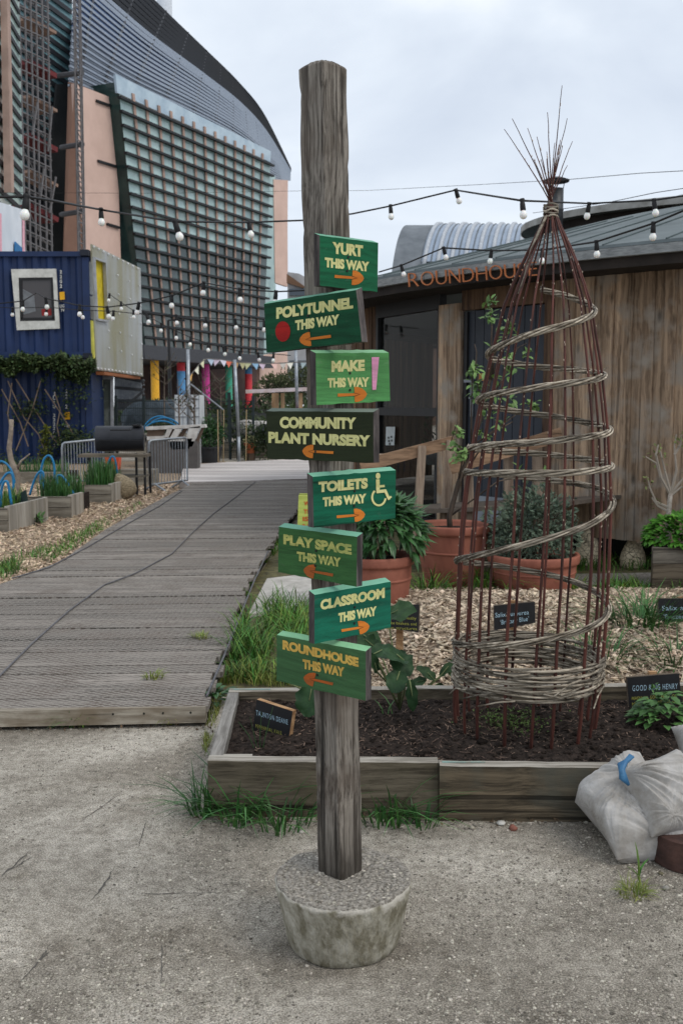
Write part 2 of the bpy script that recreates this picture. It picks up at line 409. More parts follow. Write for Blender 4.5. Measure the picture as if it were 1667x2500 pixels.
tag(mb.build('gravel', M_peb, origin=(0, 3, 0)), 'small loose grit and gravel strewn over the concrete ground', 'gravel', kind='stuff')
# a few larger stones at the foot of the bed, single things
stg = 'loose stones at the foot of the raised bed'
for (u, v, r, lab, c) in ((1223, 2013, .018, 'white stone at the foot of the raised bed, largest of the row', S(205, 203, 196)), (1152, 2024, .012, 'pale round stone by the foot of the bed, left of the white stone', S(180, 172, 158)),
                          (1252, 2026, .017, 'reddish brick fragment lying by the foot of the raised bed', S(150, 98, 84)), (1612, 2135, .012, 'greenish brown stone beside the rusty drum', S(112, 106, 84)), (1625, 2172, .013, 'grey pebble in front of the rusty drum', S(150, 146, 138)),
                          (737, 2033, .011, 'small white stone in front of the left bed end', S(196, 192, 182))):
    b_ = MB(); p = G(u, v, .0); pebble(b_, (p.x, p.y, r * .4), r, rr)
    tag(b_.build('stone', mat('stone', c, scale=40), smooth=True), lab, 'stone', stg)

r2 = random.Random(13); mb = MB()
for _ in range(420):
    q = r2.random()
    if q < .5: u, v = r2.uniform(480, 1500), 2004 + abs(r2.gauss(0, 16))
    elif q < .75: u, v = r2.uniform(-40, 520), 1776 + abs(r2.gauss(0, 10))
    else: u, v = 470 + r2.gauss(0, 22), r2.uniform(1770, 2020)
    p = G(u, v, 0); pebble(mb, (p.x, p.y, .001), r2.choice((.003, .004, .006, .009)) * r2.uniform(.6, 1.1), r2)
tag(mb.build('gravel', M_peb, origin=(-.3, 3.6, 0)), 'small stones gathered along the foot of the bed and the beam', 'gravel', kind='stuff')
mb = MB()
for _ in range(300):
    u, v = (r2.uniform(470, 1540), 2002 + abs(r2.gauss(0, 12))) if r2.random() < .6 else (r2.uniform(-30, 520), 1774 + abs(r2.gauss(0, 9)))
    p = G(u, v, 0); small_leaf(mb, (p.x, p.y, r2.uniform(.002, .012)), rdir(r2, 0), (0, 0, 1), r2.uniform(.008, .028), r2.uniform(.004, .012))
tag(mb.build('leaf_litter', mat('dry leaf litter', S(96, 78, 58), S(60, 48, 38), isl=.6, bump=0), origin=(-.3, 3.6, 0)), 'dry brown leaf litter along the foot of the bed and the beam', 'litter', kind='stuff')
# dark cracks scratched in the concrete
mb = MB(); r_ = random.Random(4)
for pl in (((75, 2075), (40, 2108), (-10, 2150)), ((78, 2093), (40, 2115), (15, 2128)), ((280, 2115), (262, 2150), (240, 2180), (215, 2205)), ((358, 2002), (346, 2040), (337, 2075)), ((122, 2305), (105, 2335), (85, 2360), (40, 2408)), ((118, 2325), (98, 2345)), ((398, 2300), (396, 2360), (393, 2420)), ((295, 1938), (240, 1975), (185, 2015)), ((335, 2182), (450, 2180), (570, 2178))):
    P_ = []
    for i in range(len(pl) - 1):
        for k in range(6): P_.append(G(pl[i][0] + (pl[i + 1][0] - pl[i][0]) * k / 6 + r_.gauss(0, 1.2), pl[i][1] + (pl[i + 1][1] - pl[i][1]) * k / 6 + r_.gauss(0, 1.2), .0016))
    k = len(P_); w = [.0042 * math.sin(math.pi * (i + .6) / (k + .4)) * r_.uniform(.3, 1.2) * (.5 if len(pl) == 3 and pl[0][0] > 290 else 1) for i in range(k)]
    d = (P_[-1] - P_[0]).normalized(); n_ = V((-d.y, d.x, 0))
    mb.add([p + n_ * w[i] for i, p in enumerate(P_)] + [p - n_ * w[i] for i, p in enumerate(P_)], [(i + 1, i, k + i, k + i + 1) for i in range(k - 1)])
tag(mb.build('ground_cracks', mat('dark crack', S(92, 88, 82), bump=0), origin=(-.8, 2.8, 0)), 'dark scratches and cracks in the concrete ground at lower left', 'ground', kind='structure')

# ================================================================== SIGNPOST
M_post = wood('old post timber', S(144, 137, 128), S(68, 62, 56), 'z', 95, crack=.85, bump=.45, stain=S(90, 80, 71), dist=.006)
_nt = M_post.node_tree; _N = _nt.nodes.new; _L = _nt.links.new; _b = _nt.nodes['Principled BSDF']
_tc = _N('ShaderNodeTexCoord'); _sx = _N('ShaderNodeSeparateXYZ'); _L(_tc.outputs['Object'], _sx.inputs[0]); _nz = _N('ShaderNodeTexNoise'); _nz.inputs['Scale'].default_value = 9; _nz.inputs['Detail'].default_value = 6
_mp = _N('ShaderNodeMapping'); _mp.inputs['Scale'].default_value = (1.5, 1.5, .35); _L(_tc.outputs['Object'], _mp.inputs[0]); _L(_mp.outputs[0], _nz.inputs['Vector'])
_ma = _N('ShaderNodeMath'); _ma.operation = 'MULTIPLY_ADD'; _ma.inputs[1].default_value = -.5; _L(_nz.outputs['Fac'], _ma.inputs[0]); _L(_sx.outputs['Z'], _ma.inputs[2])
_mr = _N('ShaderNodeMapRange'); _mr.inputs['From Min'].default_value = -.02; _mr.inputs['From Max'].default_value = .13; _mr.inputs['To Min'].default_value = .75; _mr.inputs['To Max'].default_value = 0; _L(_ma.outputs[0], _mr.inputs['Value'])
_mi = _N('ShaderNodeMixRGB'); _L(_b.inputs['Base Color'].links[0].from_socket, _mi.inputs[1]); _mi.inputs[2].default_value = S(40, 35, 29); _L(_mr.outputs[0], _mi.inputs[0]); _L(_mi.outputs[0], _b.inputs['Base Color'])
Cb = G(833, 2150, .19); Cy = Cb.y
Ct = Q(789, 137, Cy)
def corner(z): t = (z - Cb.z) / (Ct.z - Cb.z); return V((Cb.x + (Ct.x - Cb.x) * t, Cy, z))
post = thing('signpost', 'square weathered timber post in a round concrete block, with eight green direction boards', 'signpost', (Cb.x, Cy + .064, 0))
mb = MB(); HD = .066; NS = 14; rp = random.Random(5)
groove = [rp.gauss(0, .0014) for _ in range(NS * 4)]
splits = [(rp.randrange(NS * 4), rp.uniform(.2, 1.9), rp.uniform(.25, .8), rp.uniform(.003, .008)) for _ in range(26)]
zs = [Cb.z - .06 + (Ct.z - .012 - Cb.z + .06) * i / 110 for i in range(111)]
rings = [(z, 1.0) for z in zs] + [(Ct.z - .004, .93), (Ct.z + .001, .8), (Ct.z + .004, .4), (Ct.z + .005, .02)]
cor = [V((0, -HD, 0)), V((HD * .93, 0, 0)), V((0, HD, 0)), V((-HD, 0, 0))]
vs = []
for z, sc in rings:
    c = corner(z) + V((0, HD, 0))
    for q in range(4):
        a, b_ = cor[q], cor[(q + 1) % 4]
        for j in range(NS):
            t = j / NS; p = a.lerp(b_, t); rn = min(t, 1 - t)
            r_ = 1 - .02 * max(0, 1 - rn / .05)
            out = p.normalized()
            d = groove[q * NS + j] + .0012 * noise.noise(V((p.x * 30, p.y * 30, z * 2.2))) + .0010 * noise.noise(V((p.x * 90, p.y * 90, z * 7)))
            for sj, s0, sl_, sd0 in splits:
                if sj == q * NS + j and s0 < z < s0 + sl_: d -= sd0 * math.sin(math.pi * (z - s0) / sl_)
            if rn < .08: d += .0035 * noise.noise(V((q * 7, z * 9, 1))) - .002 * (noise.noise(V((q * 3, z * 38, 4))) > .25)
            dz = 0
            if sc < 1: dz = -.012 * max(0, (p.length / HD - .55)) * (1 if sc > .5 else 0)
            vs.append(c + p * sc * r_ + out * d + V((0, 0, dz)))
n = NS * 4; fs = []
for i in range(len(rings) - 1):
    for j in range(n): fs.append((i * n + j, i * n + (j + 1) % n, (i + 1) * n + (j + 1) % n, (i + 1) * n + j))
fs.append(tuple((len(rings) - 1) * n + j for j in range(n)))
mb.add(vs, fs); mb.build('post', M_post, post)
# concrete block
M_conc = mat('cast concrete', S(158, 154, 141), S(116, 111, 95), S(186, 182, 171), scale=24, stretch=(1, 1, .5), rough=.95, bump=1.0, bscale=70, bdist=.01, spec=.1, detail=12, pos=(.40, .56))
_nt = M_conc.node_tree; _N = _nt.nodes.new; _L = _nt.links.new; _b = _nt.nodes['Principled BSDF']
_tc = _N('ShaderNodeTexCoord'); _sx = _N('ShaderNodeSeparateXYZ'); _L(_tc.outputs['Object'], _sx.inputs[0]); _nz = _N('ShaderNodeTexNoise'); _nz.inputs['Scale'].default_value = 16; _nz.inputs['Detail'].default_value = 8; _L(_tc.outputs['Object'], _nz.inputs['Vector'])
_ma = _N('ShaderNodeMath'); _ma.operation = 'MULTIPLY_ADD'; _ma.inputs[1].default_value = .13; _L(_nz.outputs['Fac'], _ma.inputs[0]); _L(_sx.outputs['Z'], _ma.inputs[2])
_mr = _N('ShaderNodeMapRange'); _mr.inputs['From Min'].default_value = .236; _mr.inputs['From Max'].default_value = .25; _L(_ma.outputs[0], _mr.inputs['Value'])
_mi = _N('ShaderNodeMixRGB'); _L(_b.inputs['Base Color'].links[0].from_socket, _mi.inputs[1]); _mi.inputs[2].default_value = S(178, 173, 163); _L(_mr.outputs[0], _mi.inputs[0]); _L(_mi.outputs[0], _b.inputs['Base Color'])
M_conctop = mat('rough concrete top', S(168, 162, 153), S(92, 87, 79), S(200, 196, 187), scale=110, rough=.97, bump=1.0, bscale=70, bdist=.014, spec=.1, detail=9)
bc = G(838, 2369, 0) + V((0, .157, 0)); bc.z = 0
def cj(p):
    r = math.hypot(p.x, p.y)
    if r < .003: return p
    k = .0035 * noise.noise(p * 14) + .0016 * noise.noise(p * 60)
    if p.z > .165 and r > .17: k += -.006 * max(0, noise.noise(V((math.atan2(p.y, p.x) * 6, p.z * 20, 3))) - .05) * 2
    z = p.z + (.004 * noise.noise(p * 22) + .003 * noise.noise(p * 55) if p.z > .17 else 0)
    return V((p.x * (1 + k / r), p.y * (1 + k / r), z))
mb = MB()
mb.lathe([(.144, -.002), (.154, .004), (.160, .02)] + [(.160 + .031 * i / 12, .02 + .155 * i / 12) for i in range(1, 13)] + [(.189, .183)], bc, 110, jit=cj)
base = mb.build('concrete_base', [M_conc], post, smooth=True)
mb = MB(); mb.lathe([(.1895, .1815), (.186, .187)] + [(.186 - .185 * i / 16, .1875 + .002 * (i % 2)) for i in range(1, 17)], bc, 110, jit=cj)
mb.build('block_top', M_conctop, base, smooth=False)
mb = MB(); rk = random.Random(8)
for _ in range(650):
    a = rk.uniform(0, 6.283); q = .182 * math.sqrt(rk.random()); p = bc + V((q * math.cos(a), q * math.sin(a), .1875))
    pebble(mb, p, rk.choice((.0018, .0025, .0035, .005, .0065)) * rk.uniform(.6, 1.1), rk)
g_ = mb.build('aggregate', M_peb, base); g_['kind'] = 'stuff'

def Z6(x, y): return (640 + x / 4.056, 540 + y / 4.056)
def Z7(x, y): return (640 + x / 3.564, 1080 + y / 3.564)
M_letter = wood('stencilled yellow paint', S(216, 212, 150), S(196, 194, 130), 'h', 70, crack=.35, bump=.4, dist=.002, wear=S(120, 140, 92))
M_letter2 = wood('stencilled ochre paint', S(212, 176, 88), S(186, 150, 72), 'h', 90, crack=.4, bump=.5, dist=.002)
M_arrow = wood('orange arrow paint', S(205, 122, 44), S(186, 104, 36), 'h', 60, crack=.4, bump=.4, dist=.002)
M_arrow2 = wood('dark orange arrow paint', S(184, 92, 34), S(150, 84, 40), 'h', 90, crack=.4, bump=.4, dist=.002)
M_line = mat('brown outline paint', S(110, 62, 28))
M_endgrain = wood('board end grain', S(92, 86, 84), S(46, 42, 42), 'z', 50, bump=.8)
M_screw = mat('screw', S(52, 52, 46), rough=.5, metal=.6)
YAW = R(42)
def sign_board(label, px, near, face, top, lines, arrow, conv, dots, extra=None, letter=None, arr=None):
    zmid = Q(sum(p[0] for p in px) / 4, sum(p[1] for p in px) / 4, Cy).z
    C = corner(zmid) + V((0, .002, 0)); T = .0225
    if near == 'L': d = V((math.cos(YAW), math.sin(YAW), 0)); nrm = V((math.sin(YAW), -math.cos(YAW), 0))
    else: d = V((-math.cos(YAW), math.sin(YAW), 0)); nrm = V((-math.sin(YAW), -math.cos(YAW), 0))
    p0 = C + nrm * (T + .0015)
    pr = lambda u, v: PLN(u, v, p0, nrm)
    def fr(u, v, off): return PLN(u, v, p0 + nrm * off, nrm)
    mb = MB(); TL, TR, BR, BL = px; nseg = 14; r_ = random.Random(hash(label) % 1000 if False else int(px[0][0] * 7))
    back = -nrm * T; up = V((0, 0, .0085))
    topf = []; botf = []
    for i in range(nseg + 1):
        t = i / nseg; j = r_.gauss(0, .35) if 0 < i < nseg else 0; j2 = r_.gauss(0, .6) if 0 < i < nseg else 0
        topf.append(pr(TL[0] + (TR[0] - TL[0]) * t, TL[1] + (TR[1] - TL[1]) * t + j)); botf.append(pr(BL[0] + (BR[0] - BL[0]) * t, BL[1] + (BR[1] - BL[1]) * t + j2))
    for i in range(nseg):
        a, b_, c, e = botf[i], botf[i + 1], topf[i + 1], topf[i]
        mb.cur = 0; mb.add([a, b_, c, e], [(0, 1, 2, 3)])
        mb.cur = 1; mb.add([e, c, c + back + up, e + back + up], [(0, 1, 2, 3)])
        mb.cur = 2; mb.add([a + back, b_ + back, c + back + up, e + back + up], [(3, 2, 1, 0)]); mb.add([a, b_, b_ + back, a + back], [(3, 2, 1, 0)])
    mb.cur = 2
    a, e = botf[0], topf[0]; mb.add([a, e, e + back + up, a + back], [(0, 1, 2, 3)])
    a, e = botf[-1], topf[-1]; mb.add([a, e, e + back + up, a + back], [(3, 2, 1, 0)])
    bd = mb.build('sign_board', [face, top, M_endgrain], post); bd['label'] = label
    for s, Lp, Rp, h in lines:
        Lp = conv(*Lp); Rp = conv(*Rp); h = h / (4.056 if conv is Z6 else 3.564)
        m2 = MB(); lay_text(m2, s, Lp, Rp, h, lambda u, v: fr(u, v, .0008), bold=.060, space=.99)
        m2.build('lettering', letter or M_letter, bd)
    tail, tip, hh = arrow; tail = V(conv(*tail)); tip = V(conv(*tip)); hh = hh / (4.056 if conv is Z6 else 3.564)
    ax = tip - tail; Ln = ax.length; ax.normalize(); ay = V((-ax.y, ax.x))
    if ay.y > 0: ay = -ay
    hl = hh * .82
    pts = [(Ln - hl, .5), (Ln - hl * .75, .5), (Ln - hl * .4, .4), (Ln - hl * .12, .2), (Ln, 0), (Ln - hl * .12, -.2), (Ln - hl * .4, -.4), (Ln - hl * .75, -.5), (Ln - hl, -.5)]
    A = lambda x, y, o: fr(tail.x + ax.x * x + ay.x * y * hh, tail.y + ax.y * x + ay.y * y * hh, o)
    m2 = MB(); m2.add([A(x, y, .0010) for x, y in pts], [tuple(range(len(pts)))])
    m2.add([A(0, .105, .0014), A(0, -.105, .0014), A(Ln - hl * 1.02, -.085, .0014), A(Ln - hl * .62, 0, .0014), A(Ln - hl * 1.02, .085, .0014)], [(0, 1, 2, 3, 4)])
    ao = m2.build('arrow', arr or M_arrow, bd)
    m2 = MB()
    for sy in (1, -1):
        m2.add([A(Ln - hl * 1.0, .085 * sy, .0018), A(Ln - hl * .6, 0, .0018), A(Ln - hl * .52, 0, .0018), A(Ln - hl * 1.0, .125 * sy, .0018)], [(0, 1, 2, 3)])
    m2.build('arrow_outline', M_line, bd)
    for u, v in dots:
        m2 = MB(); c = fr(*conv(u, v), .0012); xx = d if near == 'L' else -d
        m2.add([c + (xx * math.cos(t) + V((0, 0, 1)) * math.sin(t)) * .0032 + nrm * .001 for t in [i * .7854 for i in range(8)]] + [c + (xx * math.cos(t) + V((0, 0, 1)) * math.sin(t)) * .0036 - nrm * .002 for t in [i * .7854 for i in range(8)]],
               [tuple(range(8))] + [(i, 8 + i, 8 + (i + 1) % 8, (i + 1) % 8) for i in range(8)])
        m2.build('screw', M_screw, bd)
    if extra: extra(bd, lambda u, v, o=.0012: fr(*conv(u, v), o))
    return bd
def board_mat(n, c, k=1.0, contrast=.6, crack=.9, sc=60):
    c1 = S(*c, .80 * k); return wood(n, c1, (c1[0] * contrast, c1[1] * contrast, c1[2] * contrast, 1), 'h', sc, crack=crack, bump=.5, dist=.003, wear=(c1[0] * .6 + .03, c1[1] * .6 + .03, c1[2] * .6 + .025, 1))
MINT = board_mat('pale mint top edge', (142, 208, 178), 1.0, .85, .4); MINT2 = board_mat('pale green top edge', (150, 208, 160), 1, .85, .4); GREYG = board_mat('grey green top edge', (120, 132, 120), 1, .85, .4)  # top edges coloured paler than the board faces
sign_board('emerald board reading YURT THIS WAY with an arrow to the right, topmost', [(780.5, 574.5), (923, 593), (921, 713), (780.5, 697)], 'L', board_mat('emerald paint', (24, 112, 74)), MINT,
    [('YURT', (695, 320), (998, 355), 122), ('THIS WAY', (620, 455), (1060, 500), 102)], ((717, 546), (1007, 568), 143), Z6, [(853, 357), (842, 492)])
def tomato(bd, P):
    m2 = MB(); pts = [P(205 + 74 * math.cos(a), 1092 + 101 * math.sin(a)) for a in [i * 2 * math.pi / 28 for i in range(28)]]
    m2.add(pts, [tuple(reversed(range(28)))]); m2.build('red_disc', wood('red tomato paint', S(160, 30, 26), S(138, 24, 22), 'h', 60, crack=.4, bump=.4), bd)
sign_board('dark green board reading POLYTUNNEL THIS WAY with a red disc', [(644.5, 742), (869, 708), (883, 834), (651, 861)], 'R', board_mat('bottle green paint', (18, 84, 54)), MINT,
    [('POLYTUNNEL', (140, 968), (900, 862), 118), ('THIS WAY', (327, 1083), (762, 1022), 106)], ((680, 1139), (367, 1180), 138), Z6, [(452, 937), (462, 1080)], tomato)
def brush(bd, P):
    m2 = MB(); m2.add([P(1083, 1347), P(1090, 1672), P(1127, 1670), P(1157, 1345)], [(0, 1, 2, 3)]); m2.build('pink_mark', wood('pink paint', S(222, 150, 186), S(190, 140, 160), 'h', 90, bump=.4), bd)
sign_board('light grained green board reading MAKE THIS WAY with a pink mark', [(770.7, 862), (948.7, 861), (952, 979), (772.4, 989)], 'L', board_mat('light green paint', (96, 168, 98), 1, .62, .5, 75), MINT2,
    [('MAKE', (685, 1495), (1015, 1482), 118), ('THIS WAY', (647, 1648), (1058, 1640), 100)], ((748, 1722), (1037, 1712), 150), Z6, [(870, 1505), (870, 1672)], brush)
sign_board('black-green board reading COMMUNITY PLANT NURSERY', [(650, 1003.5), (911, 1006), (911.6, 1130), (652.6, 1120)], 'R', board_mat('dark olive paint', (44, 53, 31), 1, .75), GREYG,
    [('COMMUNITY', (174, 2050), (930, 2058), 120), ('PLANT NURSERY', (62, 2195), (1068, 2232), 117)], ((705, 2292), (397, 2275), 132), Z6, [(528, 2065), (528, 2282)])
def wheelchair(bd, P):
    m2 = MB(); pr = lambda u, v: P(u, v)
    m2.add([P(1007 + 20 * math.cos(a), 292 + 27 * math.sin(a)) for a in [i * .4189 for i in range(15)]], [tuple(reversed(range(15)))])
    stroke(m2, [(1005, 322), (1006, 380), (1007, 436)], 31, pr)
    stroke(m2, [(1010, 384), (1065, 379)], 20, lambda u, v: P(u, v, .0016)); stroke(m2, [(994, 430), (1077, 421)], 27, lambda u, v: P(u, v, .0020))
    stroke(m2, [(1066, 412), (1104, 498)], 23, lambda u, v: P(u, v, .0024)); stroke(m2, [(1094, 496), (1122, 470)], 17, lambda u, v: P(u, v, .0028))
    stroke(m2, [(1014 + 58 * math.cos(a), 478 + 70 * math.sin(a)) for a in [R(232) - R(225) * i / 24 for i in range(25)]], 17, lambda u, v: P(u, v, .0014))
    m2.build('wheelchair_symbol', M_letter, bd)
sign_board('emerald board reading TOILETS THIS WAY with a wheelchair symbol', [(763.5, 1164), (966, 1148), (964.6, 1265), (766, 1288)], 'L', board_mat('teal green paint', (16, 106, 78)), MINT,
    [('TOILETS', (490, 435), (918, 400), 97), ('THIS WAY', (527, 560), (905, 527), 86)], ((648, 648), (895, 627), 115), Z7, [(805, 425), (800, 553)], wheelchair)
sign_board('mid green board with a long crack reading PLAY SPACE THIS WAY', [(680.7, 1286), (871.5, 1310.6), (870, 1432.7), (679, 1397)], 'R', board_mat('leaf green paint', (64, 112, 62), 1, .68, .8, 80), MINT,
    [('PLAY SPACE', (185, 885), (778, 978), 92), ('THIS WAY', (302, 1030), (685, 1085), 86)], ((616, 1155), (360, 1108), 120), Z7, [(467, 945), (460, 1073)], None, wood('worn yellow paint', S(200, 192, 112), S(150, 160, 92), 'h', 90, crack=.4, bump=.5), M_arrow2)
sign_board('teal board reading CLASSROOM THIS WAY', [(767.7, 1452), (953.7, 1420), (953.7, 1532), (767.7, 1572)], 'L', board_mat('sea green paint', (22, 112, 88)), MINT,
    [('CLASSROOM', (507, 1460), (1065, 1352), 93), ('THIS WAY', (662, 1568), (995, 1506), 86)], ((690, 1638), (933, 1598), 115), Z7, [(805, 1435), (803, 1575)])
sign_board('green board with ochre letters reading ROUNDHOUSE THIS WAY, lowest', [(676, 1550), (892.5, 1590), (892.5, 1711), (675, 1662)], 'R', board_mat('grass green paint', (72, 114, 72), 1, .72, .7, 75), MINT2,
    [('ROUNDHOUSE', (178, 1800), (838, 1955), 86), ('THIS WAY', (352, 1968), (715, 2042), 88)], ((615, 2103), (360, 2045), 118), Z7, [(487, 1893), (478, 2025)], None, M_letter2, M_arrow2)

# ================================================================== RAISED BED, SOIL
M_bedf = wood('bed sleeper timber', S(112, 103, 88), S(66, 59, 48), 'x', 38, crack=.7, bump=.8, stain=S(84, 78, 62))
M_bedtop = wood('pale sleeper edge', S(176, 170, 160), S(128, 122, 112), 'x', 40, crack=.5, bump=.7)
M_bedside = wood('pale side board', S(176, 172, 166), S(128, 124, 118), 'y', 40, crack=.5, bump=.7)
M_teal = mat('teal paint remains', S(118, 160, 156), S(140, 136, 124), scale=20)
BZ = .212
A_ = G(507, 1856, BZ); Bm = G(1070, 1860, BZ); Bm2 = G(1073, 1866, BZ); Be = G(2150, 1874, BZ); D_ = G(556, 1690, BZ); De = G(2150, 1668, BZ)
bed = thing('raised_bed', 'long low timber raised bed full of dark soil behind the signpost', 'raised bed', ((A_.x + Be.x) / 2, (A_.y + D_.y) / 2, 0))
def sleeper(name, a, b_, th, inward, z0, z1, mats, segs=10, sd=1):
    """a timber on edge: outer face from a to b, thickness inwards, its top a shade paler"""
    mb = MB(); a = V(a); b_ = V(b_); inward = V(inward).normalized() * th; r_ = random.Random(sd); P = []
    for i in range(segs + 1):
        t = i / segs; p = a.lerp(b_, t); P.append((p.x, p.y, z1 + r_.gauss(0, .0012)))
    for i in range(segs):
        p, q = V(P[i]), V(P[i + 1]); p0, q0 = V((p.x, p.y, z0)), V((q.x, q.y, z0)); c = .004
        pi, qi = p + inward, q + inward; cz = V((0, 0, -c)); ci = inward.normalized() * c
        mb.cur = 0; mb.add([p0, q0, q + cz, p + cz], [(0, 1, 2, 3)]); mb.add([p0 + inward, q0 + inward, qi, pi], [(3, 2, 1, 0)])
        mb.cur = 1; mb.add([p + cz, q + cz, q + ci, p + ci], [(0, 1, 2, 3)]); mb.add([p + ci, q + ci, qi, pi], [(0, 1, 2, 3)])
    for k, P_, fl in ((0, V(P[0]), False), (1, V(P[-1]), True)):
        g = V((P_.x, P_.y, z0)); f = [g, P_, P_ + inward, g + inward]; mb.cur = 0; mb.add(f, [(3, 2, 1, 0) if not fl else (0, 1, 2, 3)])
    return mb.build(name, mats, bed)
sleeper('front_board', (A_.x, A_.y, 0), (Bm.x, Bm.y, 0), .048, (0, 1, 0), -.02, BZ, [M_bedf, M_bedtop], 12, 1)
f2 = sleeper('front_board', (Bm2.x, Bm2.y, 0), (Be.x, Be.y, 0), .048, (0, 1, 0), -.02, BZ - .004, [wood('browner sleeper timber', S(112, 100, 82), S(62, 55, 44), 'x', 34, crack=.7, bump=.8, stain=S(80, 80, 72)), M_bedtop], 20, 2)
sd_ = (V((D_.x, D_.y, 0)) - V((A_.x, A_.y, 0)))
o0 = V((A_.x, A_.y + .049, 0)); o1 = V((D_.x, D_.y, 0))
sleeper('side_board', o0, o1, .05, (1, 0, 0), -.02, BZ - .002, [M_bedside, M_bedside], 10, 3)
sleeper('back_board', (D_.x + .004, D_.y + .002, 0), (De.x, De.y, 0), .045, (0, 1, 0), -.02, BZ + .004, [M_bedf, M_bedtop], 20, 4)
mb = MB(); a = G(520, 1842, BZ); mb.box((a.x + .09, A_.y + .062, BZ - .018), (.11, .022, .03)); mb.build('corner_batten', M_bedtop, bed)
mb = MB(); a = G(1080, 1864, BZ); b_ = G(1185, 1864, BZ); mb.box(((a.x + b_.x) / 2, a.y + .02, BZ - .0015), (b_.x - a.x, .012, .002)); mb.build('paint_patch', M_teal, bed)
mb = MB(); a = G(560, 1688, BZ); b_ = G(660, 1686, BZ); mb.box(((a.x + b_.x) / 2, a.y + .014, BZ + .006), (b_.x - a.x, .016, .002)); mb.build('paint_patch', M_teal, bed)
SZ = .168
def soilz(x, y):
    p = V((x, y, 0)); return SZ + .014 * noise.noise(p * 3.5) + .008 * noise.noise(p * 14) + .007 * abs(noise.noise(p * 38)) + .004 * noise.noise(p * 80)
M_soil = mat('dark compost', S(66, 57, 52), S(30, 26, 24), S(98, 86, 78), scale=42, detail=8, rough=.97, bump=1.0, bscale=120, bdist=.012, spec=.1)
x0, x1 = A_.x, Be.x; y0, y1 = A_.y + .04, D_.y + .02
mb = MB()
def sg(u, v):
    y = y0 + (y1 - y0) * v; xl = A_.x + (D_.x - A_.x) * ((y - A_.y) / (D_.y - A_.y)) + .03; x = xl + (x1 - xl) * u
    return V((x, y, soilz(x, y)))
mb.grid(sg, 330, 120); tag(mb.build('soil', M_soil, smooth=False), 'dark crumbly soil filling the raised bed', 'soil', kind='structure')
mb = MB(); r_ = random.Random(11)
for _ in range(1500):
    x = r_.uniform(x0 + .07, 1.9); y = r_.uniform(y0 + .03, y1 - .02); rad = r_.choice((.004, .006, .009, .012)) * r_.uniform(.7, 1.2)
    if r_.random() < .03: rad *= 2.2
    pebble(mb, (x, y, soilz(x, y) + rad * .15), rad, r_)
tag(mb.build('soil_clods', mat('soil clods', S(52, 44, 39), S(26, 22, 20), scale=60, rough=.97, bump=.8, isl=.3, spec=.1), origin=(.6, 3.9, SZ)), 'small clods of dark earth scattered on the raised bed', 'soil', kind='stuff')
mb = MB()
for _ in range(3600):
    x = r_.uniform(x0 + .07, 1.9); y = r_.uniform(y0 + .02, y1 - .02)
    if noise.noise(V((x * 1.7, y * 2.2, 5))) < r_.uniform(-.6, .5): continue
    chip(mb, (x, y, soilz(x, y) + .005), r_.uniform(.006, .024), r_.uniform(.0012, .003), .0012, r_)
tag(mb.build('mulch', mat('straw mulch', S(132, 112, 98), S(82, 66, 58), rough=.9, isl=.6, bump=0), origin=(.6, 3.9, SZ)), 'fine brown chopped mulch scattered over the soil of the bed', 'mulch', kind='stuff')
mb = MB(); c = G(1250, 1762, SZ)
for _ in range(520):
    x = c.x + r_.gauss(0, .075); y = c.y + r_.gauss(0, .07); small_leaf(mb, (x, y, soilz(x, y) + r_.uniform(0, .012)), rdir(r_, 0), (0, 0, 1), r_.uniform(.008, .017), .008)
tag(mb.build('seedlings', mat('seedling leaves', S(92, 116, 54, .8), S(60, 84, 36, .8), rough=.6, isl=.3, bump=0), origin=(c.x, c.y, SZ)), 'low patch of pale green seedlings inside the willow frame', 'seedlings', kind='stuff')

# ================================================================== CHALK SIGNS
M_slate = mat('black chalkboard paint', S(34, 34, 37), S(22, 22, 24), rough=.6, spec=.3, bump=.1)
M_edge = wood('sawn board edge', S(186, 150, 112), S(140, 104, 72), 'x', 40, bump=.4)
M_edged = wood('grey board edge', S(110, 98, 84), S(74, 64, 54), 'x', 40, bump=.4)
M_chW = mat('white blue chalk', S(176, 206, 222), bump=0); M_chY = mat('yellow chalk', S(176, 176, 84), bump=0)
def slate(label, px, Y, lines, th=.022, tilt=0.0, yaw=0.0, edge=None, peg=True, zpeg=None):
    TL, TR, BR, BL = px; c0 = Q((TL[0] + BR[0]) / 2, (TL[1] + BR[1]) / 2, Y)
    nrm = V((math.sin(yaw), -math.cos(yaw), tilt)).normalized()
    pr = lambda u, v, o=0: PLN(u, v, c0 + nrm * o, nrm); f = [pr(*p) for p in px]; bk = -nrm * th
    zmin = min(p.z for p in f)
    t = thing('plant_sign', label, 'plant sign', (c0.x, c0.y, (zpeg if zpeg is not None else zmin - .05)))
    mb = MB(); mb.cur = 0; mb.add(f, [(3, 2, 1, 0)]); mb.cur = 1
    g = [p + bk for p in f]; mb.add(f + g, [(4, 5, 6, 7), (0, 1, 5, 4), (1, 2, 6, 5), (2, 3, 7, 6), (3, 0, 4, 7)])
    bd = mb.build('board', [M_slate, edge or M_edge], t)
    for s, Lp, Rp, h, m_, sp in lines:
        m2 = MB(); lay_text(m2, s, Lp, Rp, h, lambda u, v: pr(u, v, .0012), bold=-.004, space=sp); m2.build('chalk_writing', m_, bd)
    if peg:
        m2 = MB(); cx = (f[0] + f[1] + f[2] + f[3]) / 4 + bk - nrm * .012; zt = max(p.z for p in f) + (.004 if not peg == 'low' else -.03); zb = zpeg if zpeg is not None else zmin - .06
        m2.box((cx.x, cx.y, (zt + zb) / 2), (.035, .022, zt - zb), rz=yaw); m2.build('peg', M_edge, t)
    return t
